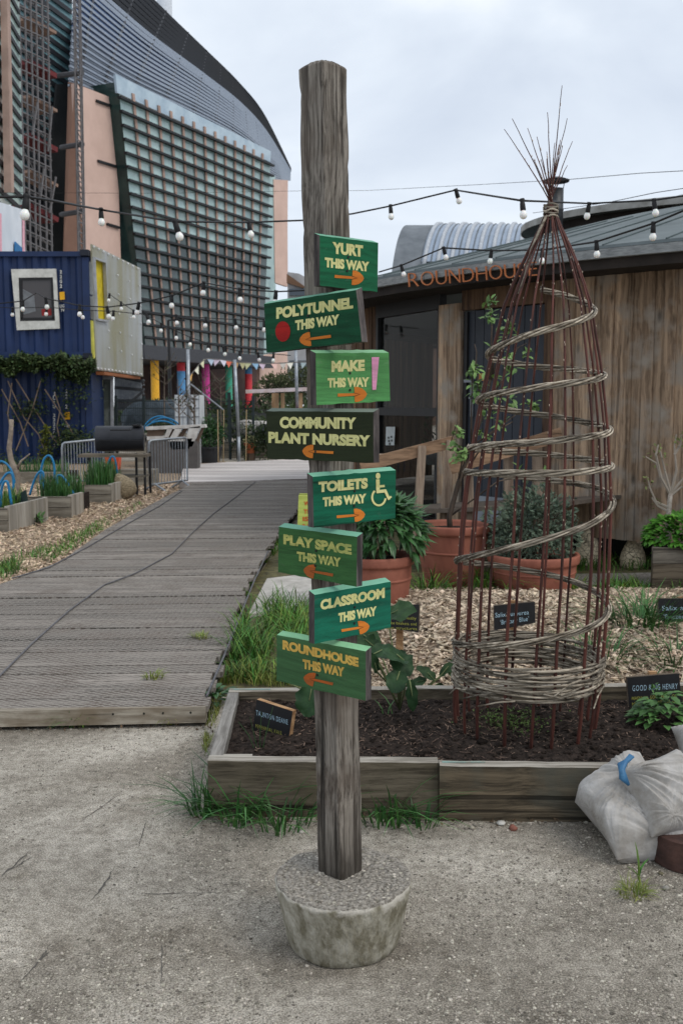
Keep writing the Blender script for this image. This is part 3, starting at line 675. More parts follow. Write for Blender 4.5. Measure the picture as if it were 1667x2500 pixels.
def Z8(x, y): return (500 + x / 3.92, 1560 + y / 3.92)
slate('black chalk sign reading TAUNTON DEANE PERENNIAL KALE, tilted in the left end of the bed', [Z8(497, 578), Z8(842, 692), Z8(798, 998), Z8(456, 905)], 3.93,
      [('TAUNTON DEANE', Z8(492, 728), Z8(795, 820), 50 / 3.92, M_chW, 1.2), ('PERENNIAL KALE', Z8(486, 848), Z8(735, 918), 36 / 3.92, M_chY, 1.25)], .026, .05, R(-30), M_edge, 'low', SZ - .05)
def Z10(x, y): return (1360 + x / 3.267, 1100 + y / 3.267)
slate('black chalk sign reading GOOD KING HENRY, at the back right of the bed', [Z10(555, 1810), Z10(968, 1778), Z10(992, 2022), Z10(572, 2062)], 4.28,
      [('GOOD KING HENRY', Z10(597, 1918), Z10(957, 1900), 46 / 3.267, M_chW, 1.2), ('PERENNIAL GOOSEFOOT, OR', Z10(592, 1990), Z10(950, 1966), 26 / 3.267, M_chY, 1.05), ("POOR-MAN'S ASPARAGUS, OR", Z10(594, 2034), Z10(950, 2006), 24 / 3.267, M_chY, 1.05)], .02, .03, R(4), M_edged, True, SZ - .05)
def Z9(x, y): return (880 + x / 3.136, 1380 + y / 3.136)
slate("black chalk sign reading Salix purpurea 'Brittany Blue', on the wood chips behind the willow frame", [Z9(1020, 310), Z9(1332, 280), Z9(1338, 440), Z9(1024, 500)], 5.35,
      [('Salix purpurea', Z9(1030, 400), Z9(1285, 376), 36 / 3.136, M_chW, 1.05), ("'Brittany Blue'", Z9(1068, 455), Z9(1285, 425), 36 / 3.136, M_chW, 1.05)], .02, .0, R(6), M_edged, True, .0)
slate('small black chalk sign headed WILLOW, on the wood chips right of the post', [Z9(130, 318), Z9(448, 300), Z9(440, 515), Z9(130, 470)], 5.2,
      [('WILLOW', Z9(255, 352), Z9(388, 350), 34 / 3.136, M_chW, 1.0), ('Coppiced annually', Z9(150, 400), Z9(425, 418), 24 / 3.136, M_chY, 1.05), ('to make baskets and', Z9(150, 446), Z9(428, 462), 24 / 3.136, M_chY, 1.05), ('garden structures', Z9(150, 486), Z9(430, 497), 24 / 3.136, M_chY, 1.05)], .03, .1, R(-16), M_edged, True, .0)
slate("black chalk sign reading Salix alba 'Britzensis', cut by the right edge of the photo", [Z10(803, 1180), Z10(1180, 1180), Z10(1180, 1360), Z10(806, 1365)], 5.9,
      [("Salix alba", Z10(832, 1275), Z10(1080, 1270), 38 / 3.267, M_chW, 1.05), ("'Britzensis'", Z10(846, 1342), Z10(1080, 1338), 36 / 3.267, M_chW, 1.05)], .02, .0, R(0), M_edged, True, .0)

# ================================================================== WILLOW OBELISK
OY = 4.02; oc0 = G(1284, 1765, SZ); OCX = Q(1281, 1700, OY).x
M_rod = wood('red brown willow rod', S(92, 52, 44), S(50, 30, 26), 'z', 30, bump=.4, rough=.55, isl=.35)
M_weave = wood('grey woven willow', S(172, 162, 146), S(86, 77, 65), 'x', 40, bump=.5, isl=.5, rough=.65)
M_bud = mat('pale willow buds', S(206, 188, 168), bump=0)
def zof(v, Y=OY, u=1284): return Q(u, v, Y).z
prof = [(SZ - .05, .278), (.25, .292), (.55, .298), (.85, .300), (1.11, .293), (1.4, .262), (1.65, .222), (1.90, .168), (2.06, .105), (2.18, .046), (2.262, .012)]
def orad(z):
    if z <= prof[0][0]: return prof[0][1]
    for (a, ra), (b_, rb) in zip(prof, prof[1:]):
        if z <= b_: return ra + (rb - ra) * (z - a) / (b_ - a)
    return prof[-1][1]
def ocx(z): return OCX + .062 * max(0, min(1, (z - .2) / 1.9))
def opt(phi, z, r=None):
    r = orad(z) if r is None else r
    return V((ocx(z) + r * math.cos(phi), OY + r * math.sin(phi), z))
ob = thing('willow_obelisk', 'tall woven willow obelisk of red brown rods bound by a grey spiral', 'willow obelisk', (OCX, OY, SZ))
ro = random.Random(21); NR = 17; rodphi = []
for i in range(NR):
    phi = 2 * math.pi * (i + .5) / NR + ro.gauss(0, .06); rodphi.append(phi); pts = []; rad = []
    dph = ro.gauss(0, .05); r0 = ro.uniform(.0058, .0082); zt = ro.uniform(2.48, 2.62) if i % 4 else ro.uniform(2.40, 2.5)
    if i == 4: zt = 2.70
    for k in range(30):
        z = SZ - .05 + (2.262 - SZ + .05) * k / 29
        pts.append(opt(phi + dph * k / 29, z) + V((.004 * noise.noise(V((i, z * 2.5, 0))), .004 * noise.noise(V((i, 3, z * 2.5))), 0))); rad.append(r0 * (1 - .52 * k / 29))
    fan = (zt - 2.262) * ro.uniform(.10, .58); pa = phi + math.pi + ro.gauss(0, .25)
    for k in range(1, 9):
        t = k / 8; z = 2.262 + (zt - 2.262) * t
        pts.append(V((ocx(2.26) + (.014 * (1 - t) - 0) * math.cos(phi) + fan * t ** 1.1 * math.cos(pa) - .01 * t, OY + fan * t ** 1.1 * math.sin(pa), z)) + V((.003 * noise.noise(V((i, 9, t * 5))), 0, 0)))
        rad.append(.0029 * (1 - .6 * t))
    mb = MB(); mb.tube(pts, rad, 6); mb.cur = 1
    for k in range(26):
        t = ro.uniform(4, len(pts) - 1.01); q = int(t); p = pts[q].lerp(pts[q + 1], t - q); a = ro.uniform(0, 6.28); rr_ = rad[q]
        o = V((math.cos(a), math.sin(a), .5)) * rr_; mb.tube([p + o * .8, p + o * 1.2 + V((0, 0, .003)), p + o * 1.05 + V((0, 0, .008))], [.0012, .0018, .0005], 4)
    mb.build('willow_rod', [M_rod, M_bud], ob, smooth=True)
# spiral: heights read off the photograph at right / left ends (full-frame pixels)
k94 = 1 / .9406
ctl = [(1, 642), (0, 708), (-2, 812), (-4, 858), (-6, 916), (-8, 984), (-10, 1028), (-12, 1068), (-14, 1082), (-16, 1134), (-18, 1290), (-20, 1380), (-22, 1478), (-23.5, 1500)]
ctl = [(q * math.pi / 2, zof(v * k94)) for q, v in ctl]
def zspiral(phi):
    for (a, za), (b_, zb) in zip(ctl, ctl[1:]):
        if b_ <= phi <= a: return za + (zb - za) * (a - phi) / (a - b_)
    return ctl[-1][1]
mb = MB(); PH0, PH1 = ctl[0][0], ctl[-1][0]; steps = 560
zl = [zspiral(PH0 + (PH1 - PH0) * i / steps) for i in range(steps + 1)]
zl = [sum(zl[max(0, i - 9):i + 10]) / len(zl[max(0, i - 9):i + 10]) for i in range(steps + 1)]
for s in range(6):
    pts = []
    for i in range(steps + 1):
        phi = PH0 + (PH1 - PH0) * i / steps; z = zl[i]; tw = phi * 3.4 + s * 2 * math.pi / 5
        rr_ = (.0098 if s else .001) * (1 + .15 * math.sin(i * .13 + s))
        pts.append(opt(phi, z, orad(z) + .009 + rr_ * math.cos(tw)) + V((0, 0, rr_ * math.sin(tw))))
    seg = 80
    for a in range(0, steps, seg): mb.tube(pts[a:a + seg + 3], ro.uniform(.0034, .0046), 5)
for _ in range(26):      # loose ends
    i = ro.randrange(20, steps - 30); phi = PH0 + (PH1 - PH0) * i / steps; z = zl[i]
    mb.tube([opt(phi + .12, z, orad(z) + .012), opt(phi - .08, z, orad(z) + .02), opt(phi - .3, z + ro.uniform(-.03, .02), orad(z) + ro.uniform(.015, .045))], [.003, .0028, .0015], 5)
mb.build('spiral_weave', M_weave, ob, smooth=True)
mb = MB(); zb0, zb1 = zof(1618 * k94, OY - .29) , zof(1540 * k94, OY - .29)
for k in range(13):
    z0 = zb0 + .006 + (zb1 - zb0 - .012) * k / 12
    for st_ in range(2):
        pts = []; a0 = ro.uniform(0, 6.28)
        for i in range(121):
            phi = a0 + 2 * math.pi * i / 120 * ro.uniform(.985, 1.0)
            rr_ = orad(z0) + .011 * math.sin(phi * NR / 2 * .5 * 2 / 2 + k * math.pi + st_ * .8) + .003 * st_
            pts.append(opt(phi, z0 + .004 * math.sin(phi * 3 + k) + .010 * math.sin(phi) * 0 + st_ * .005 + .008 * (phi - a0) / 6.28, rr_))
        mb.tube(pts, ro.uniform(.0038, .0054), 5)
for _ in range(14):
    phi = ro.uniform(-3.0, .2); z = ro.uniform(zb0, zb1)
    mb.tube([opt(phi, z, orad(z) + .014), opt(phi - .2, z - .01, orad(z) + .022), opt(phi - .42, z - ro.uniform(-.01, .06), orad(z) + ro.uniform(.02, .06))], [.004, .0036, .003], 5)
mb.build('base_weave', M_weave, ob, smooth=True)
mb = MB()
for k in range(5):
    z = 2.232 + .011 * k; mb.tube([opt(a * .35 + k, z + .003 * math.sin(a), .027 + .002 * math.sin(a * 2)) for a in range(19)], .0042, 5)
mb.tube([opt(3.9, 2.23, .03), opt(3.6, 2.17, .055), opt(3.5, 2.10, .085), opt(3.55, 2.0, .11), opt(3.45, 1.93, .13)], [.005, .006, .005, .004, .003], 6)
mb.build('top_binding', M_weave, ob, smooth=True)

# ================================================================== SACKS AND DRUM
M_sack = mat('woven white sack', S(190, 188, 186), S(146, 141, 134), scale=7, rough=.75, bump=.6, bscale=9, bdist=.03, spec=.2)
def weave(m):
    nt = m.node_tree; b = nt.nodes['Principled BSDF']; N = nt.nodes.new; L = nt.links.new
    tc = N('ShaderNodeTexCoord'); ck = N('ShaderNodeTexWave'); ck.inputs['Scale'].default_value = 120; ck.inputs['Distortion'].default_value = .6; L(tc.outputs['Object'], ck.inputs['Vector'])
    old = b.inputs['Normal'].links[0].from_node; bp = N('ShaderNodeBump'); bp.inputs['Strength'].default_value = .35; bp.inputs['Distance'].default_value = .002
    L(ck.outputs['Fac'], bp.inputs['Height']); L(old.outputs[0], bp.inputs['Normal']); L(bp.outputs[0], b.inputs['Normal'])
weave(M_sack)
def pillow(mb, corners, bulge, seed=1, n=110, wr=.02, zfloor=None, poles=()):
    """a filled sack: four corners in order, both sides bulging, creased; rests flat on zfloor"""
    a, b_, c, e = [V(p) for p in corners]; nrm = ((b_ - a).cross(e - a)).normalized()
    def side(sg):
        def f(u, v):
            p = a.lerp(b_, u).lerp(e.lerp(c, u), v); q = (1 - (2 * u - 1) ** 4) * (1 - (2 * v - 1) ** 4)
            pin = .05 * (math.sin(math.pi * u) * (v - .5) * 0)
            cen = (a + b_ + c + e) / 4; ed = 1 - q
            p = p + (cen - p) * .10 * math.sin(math.pi * u) * abs(2 * v - 1) ** 3 + (cen - p) * .10 * math.sin(math.pi * v) * abs(2 * u - 1) ** 3
            w = noise.noise(p * 4 + V((seed, 0, 0))) * .022 + noise.noise(p * 11 + V((seed, 3, 0))) * .006
            for pole, amp, fall in poles:
                r = p - V(pole); rl = r.length; t1 = nrm.orthogonal().normalized(); t2 = nrm.cross(t1); an = math.atan2(r.dot(t2), r.dot(t1))
                w += amp * math.exp(-rl / fall) * min(1, rl / .04) * (1 - 2 * abs(noise.noise(V((an * 3.2 + seed, rl * 3.5, seed)))) - 1.1 * abs(noise.noise(V((an * 7.5, rl * 5, seed + 4)))))
            w += wr * (.35 - abs(noise.noise(V(((p.x - p.z) * 4.5 + seed, p.y * 4, (p.x + p.z) * 13)))) ) * (noise.noise(p * 6 + V((9, seed, 0))) > -.1)
            p = p + nrm * sg * (bulge * q ** .55 + w * q ** .4)
            if zfloor is not None and p.z < zfloor: p.z = zfloor + (p.z - zfloor) * .06
            return p
        return f
    mb.grid(side(1), n, n); k0 = len(mb.f); mb.grid(side(-1), n, n)
    for i in range(k0, len(mb.f)): mb.f[i].reverse()
s1 = G(1500, 2095, 0); sack = thing('sack', 'plump white woven sack with folded neck and blue tie, leaning on the bed', 'sack', (s1.x + .1, s1.y, 0))
mb = MB(); pillow(mb, [Q(1402, 1958, 3.42), Q(1505, 2100, 3.10), Q(1735, 2085, 3.12), Q(1560, 1835, 3.50)], .125, 3, zfloor=.004, wr=.012, poles=((Q(1540, 1895, 3.3), .035, .14), (Q(1640, 2060, 3.1), .03, .12), (Q(1410, 1960, 3.4), .012, .08), (Q(1510, 2095, 3.1), .02, .07))); mb.build('sack_body', M_sack, sack, smooth=True)
mb = MB(); pillow(mb, [Q(1512, 1878, 3.26), Q(1590, 2045, 3.10), Q(1760, 2030, 3.16), Q(1650, 1828, 3.38)], .085, 9, wr=.010, poles=((Q(1520, 1895, 3.25), .035, .13), (Q(1640, 1990, 3.1), .016, .10))); mb.build('folded_neck', M_sack, sack, smooth=True)
mb = MB(); a = Q(1537, 1845, 3.24); b_ = Q(1524, 1915, 3.19)
for k in range(3): mb.tube([a + V((.004 * k, -.008 * k, .004)), a.lerp(b_, .35) + V((-.026, -.018 + .01 * k, 0)), a.lerp(b_, .7) + V((-.02, -.02, .01 * k)), b_ + V((.012, -.004, 0))], [.004, .012, .011, .005], 7)
mb.build('blue_tie', mat('blue plastic', S(70, 122, 160), S(50, 96, 136), rough=.45), sack, smooth=True)
p = Q(1700, 1850, 3.55); sack2 = thing('sack', 'second white woven sack piled higher at the right edge of the photo', 'sack', (p.x, p.y, .2))
mb = MB(); pillow(mb, [Q(1636, 1775, 3.62), Q(1662, 1868, 3.5), Q(1860, 1880, 3.5), Q(1850, 1745, 3.66)], .07, 5, wr=.012, poles=((Q(1640, 1800, 3.6), .02, .1),)); mb.build('sack_body', M_sack, sack2, smooth=True)
sack['group'] = sack2['group'] = 'white sacks beside the raised bed'
mb = MB(); dc = G(1740, 2120, 0); dc = V((G(1616, 2100, .05).x + .13, 3.16, 0))
mb.lathe([(.125, 0), (.129, .004), (.129, .094), (.1295, .1), (.127, .103), (.122, .1005), (.04, .1), (.001, .1)], dc, 40)
tag(mb.build('drum', mat('rusty brown metal', S(92, 66, 58), S(54, 40, 37), S(120, 80, 64), scale=9, rough=.7, bump=.5, spec=.3), smooth=False), 'low round rusty brown drum beside the sack, cut by the photo edge', 'drum')
# ================================================================== BOARDWALK
WZ = .095
Lp = [G(u, v, WZ) for u, v in ((-1150, 1735), (-700, 1560), (-260, 1492), (0, 1425), (150, 1370), (262, 1290), (400, 1215), (474, 1178))]
Rp = [G(u, v, WZ) for u, v in ((503, 1724), (530, 1640), (566, 1530), (612, 1410), (680, 1305), (735, 1230), (765, 1200), (772, 1172))]
def along(P, t):
    k = len(P) - 1; x = t * k; i = min(int(x), k - 1); return P[i].lerp(P[i + 1], x - i)
M_walk = wood('grey boardwalk planks', S(132, 125, 118), S(82, 76, 71), 'x', 34, crack=.5, bump=.8, isl=.36, stain=S(92, 82, 75))
def netting(m):
    nt = m.node_tree; b = nt.nodes['Principled BSDF']; N = nt.nodes.new; L = nt.links.new
    tc = N('ShaderNodeTexCoord'); hs = []
    for ang in (58, -58):
        mp = N('ShaderNodeMapping'); mp.inputs['Rotation'].default_value = (0, 0, R(ang)); L(tc.outputs['Object'], mp.inputs['Vector'])
        w = N('ShaderNodeTexWave'); w.inputs['Scale'].default_value = 9.5; w.inputs['Distortion'].default_value = 1.6; w.inputs['Detail Scale'].default_value = 2.0; L(mp.outputs[0], w.inputs['Vector'])
        r = N('ShaderNodeMapRange'); r.inputs['From Min'].default_value = .80; r.inputs['From Max'].default_value = .93; L(w.outputs['Fac'], r.inputs['Value']); hs.append(r.outputs[0])
    mx = N('ShaderNodeMath'); mx.operation = 'MAXIMUM'; L(hs[0], mx.inputs[0]); L(hs[1], mx.inputs[1])
    old = b.inputs['Base Color'].links[0].from_socket; mi = N('ShaderNodeMixRGB'); mi.inputs[2].default_value = S(150, 144, 136)
    k = N('ShaderNodeMath'); k.operation = 'MULTIPLY'; k.inputs[1].default_value = .8; L(mx.outputs[0], k.inputs[0]); L(k.outputs[0], mi.inputs[0]); L(old, mi.inputs[1]); L(mi.outputs[0], b.inputs['Base Color'])
    o2 = b.inputs['Normal'].links[0].from_node; bp = N('ShaderNodeBump'); bp.inputs['Strength'].default_value = .6; bp.inputs['Distance'].default_value = .004
    L(mx.outputs[0], bp.inputs['Height']); L(o2.outputs[0], bp.inputs['Normal']); L(bp.outputs[0], b.inputs['Normal'])
netting(M_walk)
rw = random.Random(31)
mb = MB(); NPL = 92; ts = [0.0]
l0 = along(Rp, 0).y; l1 = along(Rp, 1).y
yv = [l0 + (l1 - l0) * i / NPL for i in range(NPL + 1)]
def t_at(P, y):
    lo, hi = 0.0, 1.0
    for _ in range(40):
        m_ = (lo + hi) / 2
        if along(P, m_).y < y: lo = m_
        else: hi = m_
    return lo
for i in range(NPL):
    ya, yb = yv[i] + .004, yv[i + 1] - .004
    if i % 7 == 3: yb -= .012
    sk = .0 * rw.random(); ra, rb = along(Rp, t_at(Rp, ya)), along(Rp, t_at(Rp, yb)); la, lb = along(Lp, t_at(Lp, ya - .12)), along(Lp, t_at(Lp, yb - .12))
    la.y = ya - .14; lb.y = yb - .14
    dz = rw.gauss(0, .002); ex = rw.uniform(-.03, .03); ra.x += ex; rb.x += ex
    T_ = [la, ra, rb, lb]; T_ = [V((p.x, p.y, WZ + dz)) for p in T_]; B_ = [p - V((0, 0, .03)) for p in T_]
    mb.hexa(B_, T_)
bwk = mb.build('boardwalk', M_walk, origin=(-1.5, 9, 0)); tag(bwk, 'grey plank boardwalk covered in wire netting, curving away on the left', 'boardwalk', kind='structure')
mb = MB(); 
for i in range(40):
    pass
mb.add([V((p.x, p.y, .012)) for p in Lp] + [V((p.x, p.y, .012)) for p in Rp], [(i, len(Lp) + i, len(Lp) + i + 1, i + 1) for i in range(len(Lp) - 1)])
mb.build('gap_shade', mat('painted gap shade', S(30, 27, 24)), bwk)  # dark sheet that puts the shade between planks into colour
# front beam
a = G(-420, 1742, WZ); b_ = G(502, 1724, WZ)
mb = MB(); mb.bar((a.x, a.y + .03, .058), (b_.x, b_.y + .03, .058), .09, .076)
M_beam = wood('pale nailed beam', S(170, 162, 148), S(122, 112, 98), 'x', 34, crack=.6, bump=.7, stain=S(120, 108, 92))
bm = mb.build('timber_beam', M_beam); tag(bm, 'long pale timber beam along the front edge of the boardwalk', 'timber beam')
mb = MB()
for u, v in ((268, 1755), (352, 1742), (470, 1731), (392, 1752)):
    p = G(u, v, .07); mb.ball((p.x, a.y + (b_.y - a.y) * (p.x - a.x) / (b_.x - a.x) - .014, p.z), .006, 6)
mb.build('nails', M_screw, bm)
# blue-grey seams of the netting
M_rope = mat('faded blue netting seam', S(112, 112, 116), S(84, 84, 86), scale=30)
def onwalk(pts): return [G(u, v, WZ + .008) for u, v in pts]
def wob(pts, n=6, amp=.01, seed=1):
    o = []
    for i in range(len(pts) - 1):
        for k in range(n): o.append(pts[i].lerp(pts[i + 1], k / n) + V((amp * noise.noise(V((i * n + k, seed, 0))), 0, 0)))
    o.append(pts[-1]); return o
for nm, pl, r_, lab in (('netting_seam', [(-5, 1655), (80, 1570), (170, 1490), (255, 1428), (330, 1400), (420, 1352), (470, 1300), (520, 1255), (580, 1210), (625, 1175)], .006, 'blue grey seam of netting running diagonally up the boardwalk'),
                       ('netting_seam', [(30, 1412), (120, 1385), (215, 1335), (300, 1285), (390, 1235), (445, 1198)], .006, 'frayed blue netting edge along the far left side of the boardwalk'),
                       ('netting_seam', [(505, 1700), (548, 1600), (592, 1490), (620, 1420), (655, 1345)], .006, 'frayed netting edge along the grass side of the boardwalk')):
    mb = MB(); mb.tube(wob(onwalk(pl), 6, .03, len(lab)), r_, 6); tag(mb.build(nm, M_rope, smooth=True), lab, 'netting', 'netting seams on the boardwalk')
# far pale landing at the end of the walk
P_ = [G(u, v, .11) for u, v in ((438, 1178), (775, 1168), (790, 1128), (740, 1120), (560, 1128), (450, 1135))]
mb = MB(); mb.prism([p - V((0, 0, .1)) for p in P_], (0, 0, .1))
tag(mb.build('path', wood('pale landing boards', S(196, 190, 186), S(160, 152, 148), 'x', 12, bump=.3)), 'pale path of light boards crossing at the far end of the boardwalk', 'path', kind='structure')

# ================================================================== WOOD CHIPS
M_chipbed = mat('wood chip bed', S(176, 156, 134), S(84, 70, 58), S(204, 186, 166), scale=55, detail=8, rough=.95, bump=1.0, bscale=60, bdist=.03, spec=.1, pos=(.38, .56))
M_chips = mat('wood chips', S(208, 188, 164), S(152, 130, 108), rough=.85, isl=.5, hue=.015, bump=0, scale=30)
LPw = [V((p.x, p.y, 0)) for p in Lp]
polyL = [(p.x + .02, p.y) for p in LPw[1:]] + [(-3, 26), (-16, 26), (-14, 6)]
mb = MB(); mb.add([(x, y, .006) for x, y in polyL], [tuple(range(len(polyL)))])
tag(mb.build('woodchip_path', M_chipbed, origin=(-5, 12, 0)), 'wood chip covered ground left of the boardwalk', 'ground', kind='structure')
mb = MB(); r_ = random.Random(41); k = 0
while k < 7000:
    u = r_.uniform(-30, 480); v = r_.uniform(1175, 1440); p = G(u, v, .01)
    if not inside(p, polyL): continue
    sz = p.y / 9; chip(mb, (p.x, p.y, .014 + r_.uniform(0, .012)), r_.uniform(.02, .055) * sz, r_.uniform(.008, .016) * sz, .004, r_); k += 1
tag(mb.build('wood_chips', M_chips, origin=(-4, 10, 0)), 'pale wood chips spread left of the boardwalk', 'wood chips', kind='stuff')
# mound behind the bed
def mz(x, y):
    t = (y - 4.45) / 3.4; w = max(0, min(1, (x - .05) / .5)); h = .17 * math.sin(math.pi * min(1, max(0, t))) ** .8 * w
    return h + .02 * noise.noise(V((x * 2, y * 2, 7)))
polyM = [(-.1, 4.42), (.0, 5.2), (.08, 6.2), (.15, 7.3), (3.2, 7.9), (6, 7.9), (6, 4.42)]
mb = MB(); mb.grid(lambda u, v: V((-.05 + 5 * u, 4.43 + 3.35 * v, mz(-.05 + 5 * u, 4.43 + 3.35 * v) + .008)), 120, 70)
tag(mb.build('woodchip_mound', M_chipbed, smooth=True, origin=(2, 6, 0)), 'low mound of wood chips behind the raised bed', 'mound', kind='structure')
mb = MB(); k = 0
while k < 18000:
    y = 4.45 + 3.25 * r_.random() ** 1.5; x = r_.uniform(.0, .46 * y)
    L_ = r_.choice((.014, .02, .026, .036, .055)) * r_.uniform(.7, 1.2)
    chip(mb, (x, y, mz(x, y) + .012 + r_.uniform(0, .014)), L_, L_ * r_.uniform(.2, .5), r_.uniform(.002, .006), r_); k += 1
M_chips2 = mat('pale wood chips', S(210, 194, 172), S(136, 116, 96), rough=.85, isl=.55, hue=.012, bump=0, scale=30)
tag(mb.build('wood_chips', M_chips2, origin=(1.5, 5.5, 0)), 'pale broken wood chips heaped behind the raised bed', 'wood chips', kind='stuff')
# paving slab, stones
P_ = [G(u, v, .03) for u, v in ((606, 1500), (652, 1412), (772, 1398), (812, 1462), (720, 1483))]
mb = MB(); mb.prism([p - V((0, 0, .05)) for p in P_], (0, 0, .05)); tag(mb.build('paving_slab', mat('pale concrete slab', S(192, 188, 182), S(160, 156, 150), rough=.9, scale=9)), 'pale flat paving slab in the grass beside the boardwalk', 'paving slab')
mb = MB(); c = G(1440, 1672, .06); mb.lathe([(.11, -.06), (.13, 0), (.11, .04), (.05, .065), (.001, .07)], (c.x, c.y + .1, .05), 12, jit=lambda p: p * (1 + .25 * noise.noise(p * 12)))
tag(mb.build('rock', mat('pale rock', S(176, 172, 166), S(120, 116, 110), scale=14, bump=.8), smooth=False), 'pale grey rock behind the bed beside the willow frame', 'rock')
mb = MB(); mb.add([(p.x, p.y, .0075) for p in (G(u, v, 0) for u, v in ((1340, 1432), (1700, 1430), (1700, 1398), (1340, 1404)))], [(0, 1, 2, 3)])
tag(mb.build('gravel_strip', mat('light gravel strip', S(178, 172, 164), S(120, 114, 106), scale=60, bump=.8), origin=(2.5, 9, 0)), 'strip of light gravel in front of the timber wall', 'path', kind='structure')
mb = MB(); mb.add([(p.x, p.y, .0035) for p in (G(u, v, 0) for u, v in ((505, 1700), (560, 1560), (620, 1420), (700, 1310), (790, 1240), (1020, 1300), (1700, 1300), (1750, 1480), (900, 1480), (900, 1705)))], [tuple(range(10))])
tag(mb.build('earth', mat('earth and moss', S(112, 108, 72), S(64, 58, 42), scale=14, bump=.8), origin=(.8, 7, 0)), 'mossy earth around the grass between boardwalk and roundhouse', 'ground', kind='structure')

# ================================================================== GRASS
M_grass = mat('grass blades', S(104, 142, 56, .85), S(62, 96, 34, .85), rough=.55, isl=.5, hue=.05, bump=0, scale=3, spec=.3, sub=0)
M_grassd = mat('deep green grass', S(72, 120, 56, .85), S(40, 78, 34, .85), rough=.5, isl=.4, hue=.02, bump=0, scale=3, spec=.4)
M_grassy = mat('yellowish grass', S(150, 156, 78, .85), S(110, 124, 54, .85), rough=.6, isl=.35, hue=.03, bump=0, scale=3)
gr = random.Random(51)
def grass_area(px, n, h, w, m_, label, lean=(.2, .9), z=0, hmap=None, seed=0):
    mb = MB(); r_ = random.Random(seed + 100); k = 0; us = [p[0] for p in px]; vs_ = [p[1] for p in px]; cx = 0; cy = 0
    while k < n:
        u = r_.uniform(min(us), max(us)); v = r_.uniform(min(vs_), max(vs_))
        if not inside((u, v), px): continue
        if noise.noise(V((u * .02, v * .03, seed))) < r_.uniform(-.5, .2): continue
        p = G(u, v, z); hh = h * r_.uniform(.4, 1.2) * (hmap(u, v) if hmap else 1)
        blade(mb, (p.x, p.y, z - .005), hh, r_.uniform(0, 6.28), r_.uniform(*lean), w * r_.uniform(.7, 1.3), r_); k += 1
    return tag(mb.build('grass', m_, origin=tuple(G(sum(us) / len(us), sum(vs_) / len(vs_), 0))), label, 'grass', kind='stuff')
grass_area([(548, 1672), (575, 1560), (612, 1495), (730, 1478), (770, 1520), (745, 1640), (735, 1676)], 1500, .24, .0075, M_grass, 'tall lush grass between the boardwalk and the raised bed', (.35, 1.1), hmap=lambda u, v: 1.0 if v < 1640 else .6, seed=1)
grass_area([(515, 1690), (550, 1676), (735, 1680), (735, 1650), (560, 1640)], 420, .11, .004, M_grassy, 'yellowing short grass along the back left of the raised bed', (.3, 1), seed=2)
grass_area([(592, 1480), (640, 1385), (700, 1330), (660, 1330), (625, 1400), (575, 1490)], 420, .10, .007, M_grass, 'grass fringe along the boardwalk beside the paving slab', seed=3)
grass_area([(-30, 1425), (0, 1392), (130, 1330), (260, 1268), (345, 1225), (360, 1232), (250, 1300), (140, 1372), (0, 1424)], 1500, .11, .008, M_grass, 'grass and weeds along the left edge of the boardwalk', seed=4, hmap=lambda u, v: 1.5 if u < 60 else (.9 if u < 250 else .7))
grass_area([(880, 1475), (1010, 1452), (1200, 1440), (1420, 1440), (1667, 1448), (1667, 1462), (1000, 1482)], 700, .20, .009, M_grass, 'grass growing in front of the terracotta pots', (.3, 1.1), seed=5)
grass_area([(1340, 1398), (1700, 1392), (1700, 1360), (1340, 1362)], 900, .14, .009, M_grass, 'grass along the foot of the roundhouse wall', seed=6)
grass_area([(1400, 1460), (1600, 1452), (1600, 1432), (1390, 1440)], 450, .14, .009, M_grass, 'weeds between gravel strip and wood chip mound', seed=7)
grass_area([(500, 1770), (520, 1700), (545, 1700), (520, 1800), (495, 1860)], 320, .05, .0035, M_grassy, 'mossy short grass between boardwalk end and bed', seed=8)
